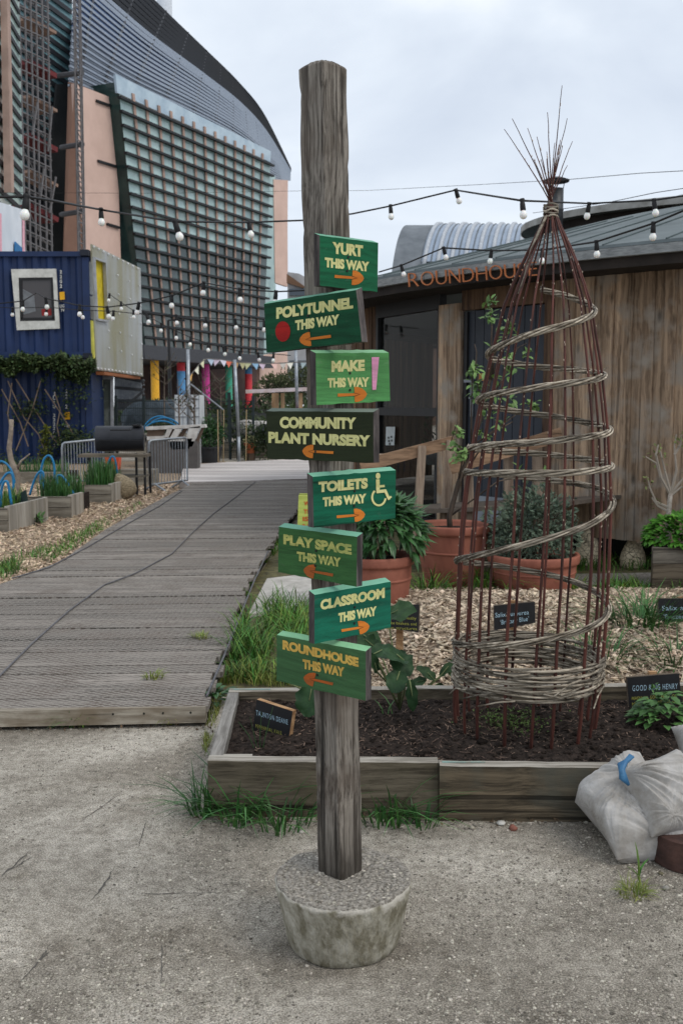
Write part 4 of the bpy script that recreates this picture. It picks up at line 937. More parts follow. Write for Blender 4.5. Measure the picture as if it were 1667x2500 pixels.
for nm, u, v, n, rad, h, w, lab, m_, z in (
    ('grass_tuft', 1460, 1640, 130, .12, .30, .009, 'arching clump of broad grass on the chips, left of the two', M_grassd, .05), ('grass_tuft', 1560, 1545, 190, .18, .36, .010, 'arching clump of broad grass on the chips below the Salix alba sign', M_grassd, .12),
    ('grass_tuft', 1655, 1655, 130, .13, .30, .009, 'arching clump of broad grass behind the Good King Henry sign', M_grassd, .04),
    ('grass_tuft', 500, 1988, 70, .05, .20, .007, 'dark grass tuft at the left front corner of the raised bed', M_grassd, 0), ('grass_tuft', 590, 2004, 60, .07, .26, .0075, 'grass tuft against the front board left of the post', M_grassd, 0),
    ('grass_tuft', 690, 2014, 75, .10, .20, .007, 'spreading grass tuft against the front board just left of the post', M_grassd, 0), ('grass_tuft', 935, 2006, 70, .08, .22, .007, 'grass tuft against the front board just right of the post', M_grassd, 0),
    ('grass_tuft', 1030, 2012, 34, .06, .16, .006, 'thin grass tuft where the two front boards meet', M_grassd, 0),
    ('grass_tuft', 182, 1768, 130, .07, .11, .004, 'grass tuft at the foot of the timber beam, left one', M_grass, 0), ('grass_tuft', 430, 1758, 110, .08, .09, .004, 'grass tuft at the foot of the timber beam, right one', M_grassy, 0),
    ('grass_tuft', 1545, 2185, 110, .045, .055, .0026, 'small dry weed tuft on the concrete in front of the sacks', M_grassy, 0),
    ('grass_tuft', 1165, 1445, 60, .12, .36, .013, 'tall grass tuft in front of the tall terracotta pot', M_grass, .02), ('grass_tuft', 1255, 1450, 80, .14, .34, .013, 'tall grass tuft in front of the widest terracotta pot', M_grass, .02),
    ('grass_tuft', 1050, 1455, 50, .10, .30, .012, 'grass tuft between the small and the tall terracotta pot', M_grass, .02), ('grass_tuft', 375, 1655, 50, .05, .05, .006, 'tiny grass tuft growing through the boardwalk', M_grassy, WZ), ('grass_tuft', 492, 1558, 60, .06, .05, .006, 'tiny grass tuft on the boardwalk nearest the tall grass', M_grassy, WZ)):
    mb = MB(); c = G(u, v, z); tuft(mb, c, n, rad, h, w, (.3, 1.7), gr); tag(mb.build(nm, m_, origin=c), lab, 'grass tuft', 'grass tufts')
# upright stalk
mb = MB(); c = G(1553, 2190, 0)
mb.tube([c, c + V((.006, 0, .05)), c + V((.004, 0, .10))], [.0022, .002, .0015], 5)
for k, (az, h_, zz) in enumerate(((2.0, .11, .07), (.6, .06, .07), (2.6, .05, .055))): blade(mb, c + V((.005, 0, zz)), h_, az, .22 if k == 0 else .8, .009, gr)
tag(mb.build('weed_stalk', M_grass, origin=c), 'single upright green weed stalk rising from the small dry tuft', 'weed')
# the leafy weed at the bed corner
M_leafd = mat('dark leaves', S(62, 104, 52, .85), S(34, 66, 34, .85), rough=.45, isl=.3, bump=0, scale=4, spec=.4)
mb = MB(); c = G(525, 1722, 0)
for k in range(46):
    a = gr.uniform(0, 6.28); leaf(mb, c + V((math.cos(a) * .05 * gr.random(), math.sin(a) * .05, .02 + .06 * gr.random())), (math.cos(a), math.sin(a), gr.uniform(.2, .9)), (0, 0, 1), gr.uniform(.05, .09), gr.uniform(.025, .04))
tag(mb.build('leafy_weed', M_leafd, origin=c), 'small leafy green weed at the back left corner of the bed', 'weed')

# ================================================================== KALE AND HERBS IN THE BED
M_kale = mat('kale leaves', S(60, 92, 56, .7), S(34, 62, 38, .7), S(80, 108, 74, .7), scale=16, rough=.5, isl=.25, bump=.5, bscale=60, bdist=.004, spec=.2)
M_kale2 = mat('grey green kale leaves', S(70, 102, 60, .6), S(42, 70, 40, .6), scale=16, rough=.6, isl=.2, bump=.4, bscale=60, bdist=.004, spec=.2)
M_stem = mat('green stems', S(128, 140, 96), S(92, 100, 66), bump=0)
def big_leaf(mb, p, d, up, ln, w, droop, seed=0):
    p = V(p); d = V(d).normalized(); up = V(up); sd = d.cross(up).normalized(); u = sd.cross(d).normalized(); n = 9
    def fn(a, b_):
        s = (b_ - .5) * 2; t = a; wid = math.sin(math.pi * min(1, t * .92 + .06)) ** .62 * (1 + .12 * math.sin(t * 17 + seed))
        rip = .06 * w * math.sin(t * 13 + seed * 2 + s * 3) * abs(s)
        return p + d * (ln * t) - u * (droop * ln * t * t) + sd * (s * w / 2 * wid) + u * (.22 * w * s * s * .5 * (1 - t) + rip)
    mb.grid(fn, n, 6)
def kale(label, foot, leaves, mats, stems):
    c = foot; t = thing('kale_plant', label, 'kale plant', c, 'perennial kale plants in the raised bed')
    m1 = MB(); m2 = MB()
    for (u, v, Y, du, dv, dy, ln, w, dr) in leaves:
        p = Q(u, v, Y); q = Q(u + du, v + dv, Y + dy); d = (q - p); big_leaf(m1, p, d, (0, -.55, .85), ln, w, dr, u)
        m2.tube([V((c[0], c[1], c[2] + .02)), V((c[0], c[1], c[2])).lerp(p, .55) + V((0, .02, .03)), p, p + d.normalized() * ln * .5], [.005, .004, .0035, .002], 5)
    m1.build('leaves', mats, t, smooth=True); m2.build('stems', M_stem, t, smooth=True)
f = G(800, 1740, SZ); kale('kale plant with one large veined leaf hanging just left of the post', (f.x, 4.1, SZ), [(762, 1672, 3.98, -14, 75, -.05, .13, .12, .15), (700, 1640, 4.15, -30, -120, 0, .16, .025, .1), (690, 1660, 4.1, 25, -110, .05, .14, .018, .1)], M_kale, None)
f = G(975, 1740, SZ); kale('larger kale plant with drooping broad leaves right of the post', (f.x, f.y - .02, SZ),
     [(905, 1600, 4.05, 60, -30, 0, .11, .09, .5), (985, 1612, 4.0, -45, -40, -.1, .12, .10, .3), (960, 1600, 4.02, 40, 30, -.05, .10, .11, .4), (975, 1640, 3.95, -20, 60, -.1, .09, .09, .3), (1000, 1660, 3.9, 12, 80, -.02, .13, .05, .2), (920, 1640, 4.0, -20, -90, -.1, .10, .07, .2), (890, 1560, 4.15, 80, 60, 0, .10, .10, .5)], M_kale, None)
f = G(960, 1640, 0); kale('kale plant at the back with a big leaf over the WILLOW sign', (f.x, 4.55, .0),
     [(945, 1502, 4.75, 60, -30, -.1, .15, .15, .35), (905, 1540, 4.7, -20, 40, -.1, .13, .13, .3), (880, 1545, 4.7, 30, 20, -.1, .12, .12, .4), (1060, 1660, 4.6, -45, -50, 0, .10, .06, .3), (1075, 1650, 4.6, 40, -50, 0, .12, .05, .4), (1070, 1668, 4.58, 10, 40, 0, .08, .06, .2), (1040, 1660, 4.6, -50, 10, 0, .09, .06, .3), (1090, 1640, 4.6, 60, 20, 0, .10, .05, .3)], M_kale2, None)
M_herb = mat('fresh green leaves', S(96, 138, 74, .85), S(58, 98, 48, .85), rough=.5, isl=.3, bump=0, scale=4, spec=.35)
c = G(1640, 1790, SZ); c.y = 4.05; mb = MB()
for k in range(150):
    a = gr.uniform(0, 6.28); q = gr.random() ** .5; leaf(mb, c + V((.11 * q * math.cos(a), .09 * q * math.sin(a), .02 + .12 * (1 - q * q) * gr.uniform(.4, 1.1))), (math.cos(a), math.sin(a), gr.uniform(-.1, .6)), (0, 0, 1), gr.uniform(.035, .06), gr.uniform(.025, .038))
for k in range(16): small_leaf(mb, c + V((-.045 + gr.gauss(0, .01), -.02, .16 + gr.uniform(-.02, .02))), rdir(gr), (0, 0, 1), .02, .01)
tag(mb.build('herb_plant', M_herb, origin=c), 'bushy green herb in front of the Good King Henry sign', 'herb')
mb = MB(); c = G(935, 1745, SZ)
for k in range(3): blade(mb, c + V((.02 * k, 0, 0)), .08 + .02 * k, 2.4 - 1.8 * (k % 2), .7, .008, gr)
tag(mb.build('seedling', M_herb, origin=c), 'thin single seedling in the soil right of the post', 'seedling')
mb = MB(); c = G(620, 1825, SZ)
for k in range(4): mb.tube([c + V((.012 * k, 0, 0)), c + V((.012 * k + .01 * (k - 2), 0, .05)), c + V((.015 * k + .03 * (k - 2), .01, .10 + .02 * k))], [.0022, .002, .001], 5)
tag(mb.build('chive_shoot', M_kale2, origin=c), 'thin green onion shoots in front of the Taunton Deane sign', 'shoot')

# ================================================================== TERRACOTTA POTS WITH PLANTS
M_terra = mat('terracotta', S(156, 98, 80), S(128, 76, 62), S(172, 124, 108), scale=5, stretch=(1, 1, .5), rough=.75, bump=.25, bscale=40, spec=.3)
def terra(label, u, vr, rpx, Y, zb, hfrac=None, m_=None, taper=.8):
    c = Q(u, vr, Y); r = rpx * (Y * 1.0) / F * 1.005; H = c.z
    t = thing('terracotta_pot', label, 'plant pot', (c.x, Y, zb), 'terracotta pots in front of the roundhouse'); b_ = (c.x, Y, 0)
    mb = MB(); mb.lathe([(r * taper * .97, zb), (r * taper, zb + .01)] + [(r * (taper + (.94 - taper) * math.sin(i / 10 * 1.45)), zb + (H - zb - .07) * i / 10) for i in range(1, 10)] + [(r * .935, H - .075), (r * .94, H - .07)], b_, 44); mb.build('pot_body', m_ or M_terra, t, smooth=True)
    mb = MB(); mb.lathe([(r * .94, H - .075), (r * .985, H - .07), (r, H - .055), (r * 1.005, H - .015), (r * .99, H), (r * .93, H), (r * .90, H - .02), (r * .88, H - .09), (.001, H - .085)], b_, 44); rim = mb.build('rim', m_ or M_terra, t, smooth=True)
    mb = MB(); zz = zb + (H - zb) * .60; rz = r * (taper + (.94 - taper) * math.sin(.66 * 1.45)) + .001
    mb.lathe([(rz - .004, zz - .016), (rz + .006, zz - .009), (rz + .007, zz + .004), (rz - .004, zz + .01)], b_, 44); mb.build('band', m_ or M_terra, t, smooth=True)
    mb = MB(); mb.lathe([(r * .885, H - .05), (.001, H - .035)], b_, 24); mb.build('potting_soil', M_soil, t)
    return V((c.x, Y, H))
p1 = terra('small rounded terracotta pot right behind the signpost', 915, 1352, 96, 7.15, .0)
p2 = terra('tall plain terracotta pot in the middle, with a young tree', 1105, 1278, 91, 8.0, .0, taper=.72)
p3 = terra('widest terracotta pot behind the willow frame, with a grey green bush', 1301, 1350, 112, 7.75, .0, taper=.78)
M_peony = mat('glossy lance leaves', S(70, 112, 62, .85), S(38, 74, 40, .85), rough=.4, isl=.35, bump=0, scale=3, spec=.45)
mb = MB(); r_ = random.Random(61)
for k in range(150):
    d = rdir(r_, -.1); base = p1 + V((.0, -.02, .12)) + V((d.x * .24, d.y * .18, d.z * .24)) + V((.06, 0, .0))
    for q in range(4):
        e_ = (d + rdir(r_) * .8 + V((.1, -.1, -.25))).normalized(); leaf(mb, base, e_, (0, -.2, 1), r_.uniform(.10, .17), r_.uniform(.032, .05), .45)
mb2 = MB()
for k in range(16): a = r_.uniform(0, 6.28); mb2.tube([p1 + V((.03 * math.cos(a), .03 * math.sin(a), -.04)), p1 + V((.1 * math.cos(a), .08 * math.sin(a), .15)), p1 + V((.2 * math.cos(a), .15 * math.sin(a), .25))], .005, 5)
t = thing('peony_plant', 'bushy plant with long glossy leaves in the small terracotta pot', 'potted plant', p1); mb.build('leaves', M_peony, t); mb2.build('stems', M_stem, t)
mb = MB()
for k in range(70):
    c = p1 + V((r_.uniform(-.28, .02), r_.uniform(-.2, .05), r_.uniform(-.03, .14))); d = rdir(r_, -.1)
    for q in range(9):
        pt = c + d * (.015 * q)
        for sg in (-1, 1): small_leaf(mb, pt, (d + d.cross(V((0, 0, 1))) * sg * 1.1).normalized(), (0, 0, 1), .045 * (1 - q / 13), .016)
t2 = thing('feathery_plant', 'feathery fern-like plant in front left of the small terracotta pot', 'potted plant', p1 + V((-.12, 0, 0))); mb.build('leaves', mat('feathery leaves', S(70, 110, 74, .8), S(40, 76, 50, .8), rough=.5, isl=.3, bump=0), t2)
# young apple tree in the tall pot
M_bark = wood('young bark', S(92, 80, 70), S(56, 48, 42), 'z', 20, bump=.4)
M_apple = mat('spring apple leaves', S(128, 158, 92, .85), S(84, 120, 62, .85), rough=.5, isl=.35, bump=0, scale=4)
t = thing('apple_tree', 'slender young apple tree with fresh green leaves in the tall terracotta pot', 'tree', p2 - V((0, 0, .05)), None)
mb = MB(); Y = 8.0; tr = [Q(u, v, Y) for u, v in ((1096, 1262), (1118, 1180), (1150, 1090), (1178, 1010), (1196, 930), (1208, 860), (1218, 800))]; tr = [p2 + V((-.02, 0, -.08))] + tr
mb.tube(tr, [.024, .022, .019, .016, .013, .010, .008, .004], 8); brs = []
for (i, pts) in ((2, ((1130, 1110), (1100, 1080), (1112, 1040), (1118, 1030))), (3, ((1150, 1000), (1152, 930), (1155, 890))), (4, ((1160, 900), (1163, 860), (1158, 840))), (4, ((1240, 900), (1262, 850), (1285, 838))), (3, ((1228, 1035), (1262, 1010), (1300, 985))), (5, ((1200, 800), (1198, 765), (1195, 730))), (5, ((1245, 800), (1250, 770))), (5, ((1225, 770), (1232, 750))), (2, ((1195, 1060), (1250, 1030))), (1, ((1215, 1175), (1290, 1160), (1330, 1165)))):
    P_ = [tr[i]] + [Q(u, v, Y - .05) for u, v in pts]; mb.tube(P_, [.009] + [.006 * (1 - k / (len(pts) + 1)) for k in range(len(pts))], 6); brs.append(P_)
mb.build('trunk', M_bark, t, smooth=True); mb = MB(); r_ = random.Random(67)
for (u, v, n, rd) in ((1196, 775, 20, .08), (1195, 740, 12, .05), (1158, 905, 26, .09), (1165, 935, 14, .06), (1162, 960, 14, .06), (1240, 880, 26, .09), (1250, 900, 16, .07), (1285, 862, 12, .06), (1300, 992, 18, .055), (1250, 985, 14, .06), (1205, 965, 14, .07), (1245, 800, 18, .06), (1232, 815, 10, .06), (1210, 850, 10, .05), (1120, 1060, 16, .07), (1110, 1090, 16, .09), (1115, 1115, 14, .09), (1130, 1105, 12, .06), (1190, 1020, 14, .08), (1185, 1065, 12, .07), (1225, 1035, 8, .04), (1270, 1150, 12, .08), (1330, 1165, 12, .07), (1208, 920, 8, .05)):
    c = Q(u, v, Y - .05)
    for k in range(int(n * 1.05)): leaf(mb, c + rdir(r_) * rd * r_.random(), (rdir(r_) + V((0, -.2, .2))).normalized(), (0, -.4, 1), r_.uniform(.045, .08), r_.uniform(.025, .042), .2)
mb.build('leaves', M_apple, t)
M_sage = mat('grey green leaves', S(118, 134, 112, .8), S(72, 88, 74, .8), rough=.7, isl=.35, bump=0, scale=4)
t = thing('sage_bush', 'dense grey green sage bush in the widest terracotta pot', 'bush', p3); mb = MB()
bush(mb, p3 + V((0, 0, .20)), (.34, .30, .32), 3600, .045, 4, .25, -.6, .42); mb.build('leaves', M_sage, t); mb = MB()
for k in range(30): d = rdir(r_, .1); mb.tube([p3 + V((d.x * .05, d.y * .05, -.05)), p3 + V((d.x * .2, d.y * .18, .2 + d.z * .1)), p3 + V((d.x * .3, d.y * .25, .2 + d.z * .25))], .005, 4)
mb.build('stems', M_bark, t)
# cobbled cones
def crackle(name, c, c2, sc):
    m = mat(name, c, c2, scale=12, bump=0, rough=.95); nt = m.node_tree; b = nt.nodes['Principled BSDF']; N = nt.nodes.new; L = nt.links.new
    tc = N('ShaderNodeTexCoord'); v = N('ShaderNodeTexVoronoi'); v.feature = 'DISTANCE_TO_EDGE'; v.inputs['Scale'].default_value = sc; L(tc.outputs['Object'], v.inputs['Vector'])
    r = N('ShaderNodeMapRange'); r.inputs['From Max'].default_value = .05; L(v.outputs['Distance'], r.inputs['Value'])
    old = b.inputs['Base Color'].links[0].from_socket; mi = N('ShaderNodeMixRGB'); mi.blend_type = 'MULTIPLY'; mi.inputs[0].default_value = .45; L(old, mi.inputs[1]); L(r.outputs[0], mi.inputs[2]); L(mi.outputs[0], b.inputs['Base Color'])
    bp = N('ShaderNodeBump'); bp.inputs['Distance'].default_value = .02; L(r.outputs[0], bp.inputs['Height']); L(bp.outputs[0], b.inputs['Normal']); return m
M_cob = crackle('cobbled clay', S(232, 216, 186), S(206, 190, 160), 24)
for u, v, w, H, lab in ((1543, 1384, 62, .27, 'cobbled clay cone standing in the grass in front of the timber wall'), (1434, 1378, 62, .34, 'taller cobbled clay cone partly hidden behind the willow frame')):
    c = G(u, v, 0); r = w * c.y / F / 2 * 1.0; mb = MB(); mb.lathe([(r * .9, -.02), (r, .02), (r * 1.03, H * .25), (r * .9, H * .5), (r * .62, H * .78), (r * .38, H * .95), (r * .2, H * 1.02), (.001, H * 1.03)], c, 24)
    tag(mb.build('clay_cone', M_cob, smooth=True), lab, 'clay cone', 'cobbled clay cones by the wall')
# planter with mint at the right edge, with bare shrub
M_plank = wood('grey planter timber', S(120, 114, 104), S(78, 72, 64), 'x', 24, crack=.6, bump=.7, isl=.12)
M_plank2 = wood('brown planter timber', S(104, 94, 80), S(66, 58, 48), 'x', 24, crack=.6, bump=.7, isl=.12)
a = G(1590, 1454, 0); H = Q(1590, 1337, a.y).z; W_ = 1.1
t = thing('planter', 'tall timber planter full of mint at the right edge, below the bare shrub', 'planter', (a.x + W_ / 2, a.y + .3, 0))
for k in range(3):
    mb = MB(); mb.box((a.x + W_ / 2, a.y + .02, H * (k + .5) / 3), (W_, .045, H / 3 - .004)); mb.build('front_board', M_plank if k == 2 else M_plank2, t)
dv = V((.2, .58, 0))
def slab(x0_, x1_, z1_, q): b0 = [V((x0_, a.y + .044, 0)), V((x1_, a.y + .044, 0))]; lo = [b0[0], b0[1], b0[1] + dv * q, b0[0] + dv * q]; return lo, [p + V((0, 0, z1_)) for p in lo]
mb = MB(); mb.hexa(*slab(a.x + .003, a.x + .05, H - .004, 1.0)); mb.build('side_board', M_plank, t)
mb = MB(); mb.hexa(*slab(a.x + .052, a.x + W_, H - .05, .98)); mb.build('planter_soil', M_soil, t)
M_mint = mat('bright mint leaves', S(92, 148, 50, .9), S(52, 104, 30, .9), rough=.5, isl=.3, bump=0, scale=4)
mb = MB()
for k in range(900):
    d = rdir(r_, -.15); c = V((a.x + .40, a.y + .22, H + .05)) + V((d.x * .37, d.y * .25, d.z * .18)); leaf(mb, c, (d + rdir(r_) * .6).normalized(), (0, -.3, 1), r_.uniform(.045, .08), r_.uniform(.035, .055), .3)
tag(mb.build('mint_plant', M_mint), 'bright green mint spilling over the planter at the right edge', 'herb')
t = thing('bare_shrub', 'pale barked shrub with bare twigs and small buds behind the mint', 'shrub', (Q(1632, 1260, a.y + .3).x, a.y + .3, H - .05)); mb = MB(); Y = a.y + .3
tk = [V(t.location), Q(1630, 1260, Y), Q(1634, 1220, Y), Q(1636, 1205, Y)]; mb.tube(tk, [.024, .022, .02, .018], 8); mb.build('trunk', mat('pale bark', S(186, 178, 168), S(140, 130, 120), scale=30), t, smooth=True)
mb = MB(); m2 = MB()
for pts in (((1634, 1205), (1612, 1165), (1600, 1130), (1575, 1115)), ((1636, 1205), (1622, 1150), (1610, 1100)), ((1636, 1205), (1650, 1150), (1645, 1090), (1650, 1060)), ((1636, 1205), (1670, 1165), (1690, 1120)), ((1632, 1240), (1600, 1225), (1585, 1190), (1580, 1165)), ((1632, 1250), (1605, 1235), (1590, 1215)), ((1634, 1212), (1660, 1190), (1700, 1180)), ((1612, 1165), (1600, 1110), (1606, 1085)), ((1645, 1110), (1660, 1085), (1662, 1060))):
    P_ = [Q(u, v, Y) for u, v in pts]; mb.tube(P_, [.011 * (1 - k / len(P_)) + .002 for k in range(len(P_))], 5)
    for k in range(12):
        q = P_[-1].lerp(P_[-2], r_.random()); small_leaf(m2, q + rdir(r_) * .03, rdir(r_), (0, 0, 1), .035, .02)
mb.build('twigs', mat('pale twigs', S(160, 150, 138), bump=0), t); m2.build('leaves', mat('budding leaves', S(128, 138, 84, .85), bump=0, isl=.3), t)
# ================================================================== ROUNDHOUSE
RC = (7.26, 14.65); RE = 8.0; RW = 7.35; EZ = 2.78
rh = thing('roundhouse', 'round timber clad building with a low grey green roof and ROUNDHOUSE letters under the eave', 'building', (RC[0], RC[1], 0))
def az(u, r=RW, v=985):
    p = CYL(u, v, RC, r); return math.atan2(p.y - RC[1], p.x - RC[0])
def cp(a, r, z): return V((RC[0] + r * math.cos(a), RC[1] + r * math.sin(a), z))
def panel(mb, a0, a1, r, z0, z1, th):
    mb.hexa([cp(a0, r, z0), cp(a1, r, z0), cp(a1, r - th, z0), cp(a0, r - th, z0)], [cp(a0, r, z1), cp(a1, r, z1), cp(a1, r - th, z1), cp(a0, r - th, z1)])
FZ = .26
M_clad = wood('vertical timber cladding', S(176, 150, 124), S(116, 96, 78), 'z', 26, crack=.4, bump=.6, isl=.25, stain=S(148, 138, 126))
def knots(m):
    nt = m.node_tree; b = nt.nodes['Principled BSDF']; N = nt.nodes.new; L = nt.links.new
    tc = N('ShaderNodeTexCoord'); mp = N('ShaderNodeMapping'); mp.inputs['Scale'].default_value = (7, 7, 2.6); L(tc.outputs['Object'], mp.inputs['Vector'])
    v = N('ShaderNodeTexVoronoi'); v.inputs['Scale'].default_value = 1.0; v.inputs['Randomness'].default_value = 1; L(mp.outputs[0], v.inputs['Vector'])
    r = N('ShaderNodeMapRange'); r.inputs['From Min'].default_value = .07; r.inputs['From Max'].default_value = .2; L(v.outputs['Distance'], r.inputs['Value'])
    old = b.inputs['Base Color'].links[0].from_socket; mi = N('ShaderNodeMixRGB'); mi.blend_type = 'MULTIPLY'; mi.inputs[0].default_value = .6; L(old, mi.inputs[1]); L(r.outputs[0], mi.inputs[2]); L(mi.outputs[0], b.inputs['Base Color'])
knots(M_clad)
aL, aR = az(1348), az(1348) + .75          # planks run right from the door
mb = MB(); a = aL; wpl = .112 / RW; i = 0; rb = random.Random(77)
while a < aR:
    w = wpl * rb.uniform(.85, 1.15)
    panel(mb, a, a + w - .0004, RW + (.016 if i % 2 else 0), FZ + rb.uniform(-.01, .01), EZ - .02, .03); a += w - (.0022 if i % 2 else 0); i += 1
mb.build('timber_cladding', M_clad, rh)
M_clad2 = wood('dark timber cladding', S(112, 88, 68), S(68, 52, 42), 'z', 16, crack=.4, bump=.6, isl=.2); knots(M_clad2)
mb = MB(); a0 = az(1076) + .001; a1 = az(1131) - .001; am = (a0 + a1) / 2
panel(mb, a0, am - .0004, RW + .05, FZ - .1, EZ - .25, .08); panel(mb, am + .0004, a1, RW + .05, FZ - .1, EZ - .25, .08); mb.build('door_post', M_clad, rh)
mb = MB(); panel(mb, az(1331), az(1347), RW + .05, FZ, EZ - .1, .08); mb.build('door_post', M_clad2, rh)
mb = MB(); panel(mb, az(1131), az(1331), RW + .04, EZ - .33, EZ - .1, .06); mb.build('lintel', M_clad2, rh)
M_door = mat('blue black door paint', S(46, 52, 62), S(38, 43, 51), scale=3, rough=.6, bump=.05, spec=.4)
M_black = mat('black frame', S(34, 34, 36), rough=.5, bump=0)
mb = MB(); da0, da1 = az(1133), az(1329)
for k in range(8): panel(mb, da0 + (da1 - da0) * (k / 8 + .004), da0 + (da1 - da0) * ((k + 1) / 8 - .004), RW - .01, FZ, EZ - .34, .04)
door = mb.build('door', M_door, rh)
mb = MB(); panel(mb, da0, da1, RW - .035, FZ, EZ - .34, .03); mb.build('door_backing', M_black, door)
mb = MB(); panel(mb, da0, da0 + (da1 - da0) * .045, RW + .02, FZ, EZ - .34, .03); mb.build('door_frame', M_black, door)
mb = MB(); panel(mb, da0 + (da1 - da0) * .17, da0 + (da1 - da0) * .95, RW + .003, FZ + .03, FZ + .30, .01); mb.build('kick_plate', mat('steel kick plate', S(150, 158, 168), rough=.35, metal=.4, bump=0), door)
zl_ = lambda v: Q(1150, v, 9.4).z
mb = MB(); panel(mb, da0 + (da1 - da0) * .085, da0 + (da1 - da0) * .125, RW + .004, zl_(1020), zl_(920), .01); mb.box(cp(da0 + (da1 - da0) * .11, RW + .05, zl_(925)), (.11, .03, .03), rz=-.75); mb.box(cp(da0 + (da1 - da0) * .11, RW + .02, zl_(970)), (.02, .05, .02), rz=-.75); mb.build('handle', mat('handle metal', S(120, 124, 130), rough=.35, metal=.6, bump=0), door)
mb = MB(); panel(mb, da0 + (da1 - da0) * .2, da0 + (da1 - da0) * .32, RW + .004, zl_(925), zl_(905), .01); mb.build('door_notice', mat('tan strip', S(170, 120, 70), bump=0), door)
# window left of the door
wa0, wa1 = az(922), az(1076)
def glassm():
    m = bpy.data.materials.new('window glass'); m.use_nodes = True; b = m.node_tree.nodes['Principled BSDF']
    b.inputs['Base Color'].default_value = S(24, 24, 24); b.inputs['Roughness'].default_value = .02; b.inputs['Alpha'].default_value = .4; b.inputs['Specular IOR Level'].default_value = .18
    return m
M_glass = glassm()
mb = MB(); wz = zl_(1000) - .02
for (b0, b1, z0, z1) in ((wa0, wa0 + .008, FZ - .1, EZ - .12), (wa1 - .006, wa1, FZ - .1, EZ - .12), (wa0 + .008, wa1 - .006, wz - .06, wz + .03), (wa0 + .008, wa1 - .006, EZ - .28, EZ - .12), (wa0 + .008, wa1 - .006, FZ - .1, FZ - .02)): panel(mb, b0, b1, RW + .03, z0, z1, .09)
win = mb.build('window', M_black, rh)
mb = MB(); panel(mb, wa0 + .008, wa1 - .006, RW - .01, FZ - .02, wz - .06, .006); mb.build('pane', M_glass, win)
mb = MB(); panel(mb, wa0 + .008, wa1 - .006, RW - .01, wz + .03, EZ - .28, .006); mb.build('pane', M_glass, win)
# what stands inside the window: plants, stand
M_in = mat('room back wall', S(62, 44, 40), S(36, 29, 28), scale=2, bump=0)
mb = MB(); panel(mb, wa0 - .1, wa1 + .06, RW - 1.6, FZ, EZ, .05); panel(mb, wa0 - .1, wa1 + .06, RW - .05, FZ - .02, FZ - .0, 1.5); mb.build('interior_wall', M_in, rh)
mb = MB(); c = cp((wa0 + wa1) / 2 + .02, RW - .5, FZ + .3)
for k in range(150): d = rdir(rb, -.2); small_leaf(mb, c + V((d.x * .3, d.y * .2, .5 + d.z * .5)), rdir(rb), (0, 0, 1), .12, .035)
mb.build('indoor_plants', M_leafd, rh)
mb = MB(); c = cp((wa0 + wa1) / 2 + .015, RW - .35, FZ + .55); mb.lathe([(.10, 0), (.16, .1), (.17, .14), (.15, .14)], c, 16); mb.lathe([(.02, -.5), (.02, 0)], c, 8); mb.build('indoor_basin', mat('pale basin', S(176, 180, 184), bump=0), rh)
mb = MB(); pf = lambda u, v: CYL(u, v, RC, RW - .004); P_ = [pf(*q) for q in ((942, 1042), (964, 1042), (962, 1087), (941, 1087))]; mb.prism(P_, (0, .002, 0)); po = mb.build('window_notice', mat('white notice', S(186, 192, 192), bump=0), rh)
mb = MB()
for (u, v) in ((946, 1066), (953, 1064), (947, 1074), (954, 1073), (949, 1081)):
    P_ = [CYL(u + du, v + dv, RC, RW - .001) for du, dv in ((0, 0), (4, 0), (4, 5), (0, 5))]; mb.add(P_, [(0, 1, 2, 3)])
mb.build('notice_marks', M_black, po)
# dark panel and rest of the wall to the left
mb = MB(); a = wa0 - .002; i = 0
while a > wa0 - 1.1: panel(mb, a - .02, a - .0006, RW + (.014 if i % 2 else 0), FZ - .15, EZ - .06, .03); a -= .02; i += 1
mb.build('timber_cladding', M_clad2, rh)
mb = MB(); panel(mb, az(1350), az(1350) + .8, RW - .4, 0, FZ + .3, .05); mb.build('crawl_space', M_black, rh)
# eave: soffit, fascia, gutter, roof
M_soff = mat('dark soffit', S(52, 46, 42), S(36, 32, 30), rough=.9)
M_fasc = wood('grey fascia board', S(132, 128, 120), S(88, 84, 78), 'h', 20, bump=.4)
M_gut = mat('grey gutter', S(158, 162, 164), S(120, 124, 126), scale=14, stretch=(1, 1, 6), rough=.5, bump=.1)
NA = 120
def ringband(mb, prof, a0=0.0, a1=2 * math.pi, n=NA):
    vs = []; k = len(prof)
    for i in range(n + 1):
        a = a0 + (a1 - a0) * i / n
        for r, z in prof: vs.append(cp(a, r, z))
    fs = [(i * k + j, (i + 1) * k + j, (i + 1) * k + (j + 1) % k, i * k + (j + 1) % k) for i in range(n) for j in range(k)]
    mb.add(vs, fs)
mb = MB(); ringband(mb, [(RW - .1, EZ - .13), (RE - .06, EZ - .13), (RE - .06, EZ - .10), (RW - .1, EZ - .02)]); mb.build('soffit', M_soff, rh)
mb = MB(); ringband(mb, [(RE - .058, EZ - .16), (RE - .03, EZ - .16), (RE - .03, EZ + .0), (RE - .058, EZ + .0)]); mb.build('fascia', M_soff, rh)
mb = MB(); ringband(mb, [(RE - .028, EZ - .075), (RE + .03, EZ - .075), (RE + .05, EZ - .005), (RE - .028, EZ - .005)]); mb.build('gutter', M_gut, rh)
M_roof = mat('grey green roofing felt', S(108, 116, 118), S(90, 98, 100), S(122, 130, 131), scale=1.6, rough=.9, bump=.3, bscale=30)
SL = .27; capc = V((6.45, 16.0, 0)); CR = 3.55
mb = MB(); ringband(mb, [(RE + .01, EZ + .004), (RE + .01, EZ + .03), (5.0, EZ + .03 + SL * 3.0), (4.6, EZ + .03 + SL * 3.4), (4.6, EZ + SL * 3.2), (5.0, EZ + SL * 2.8)]); 
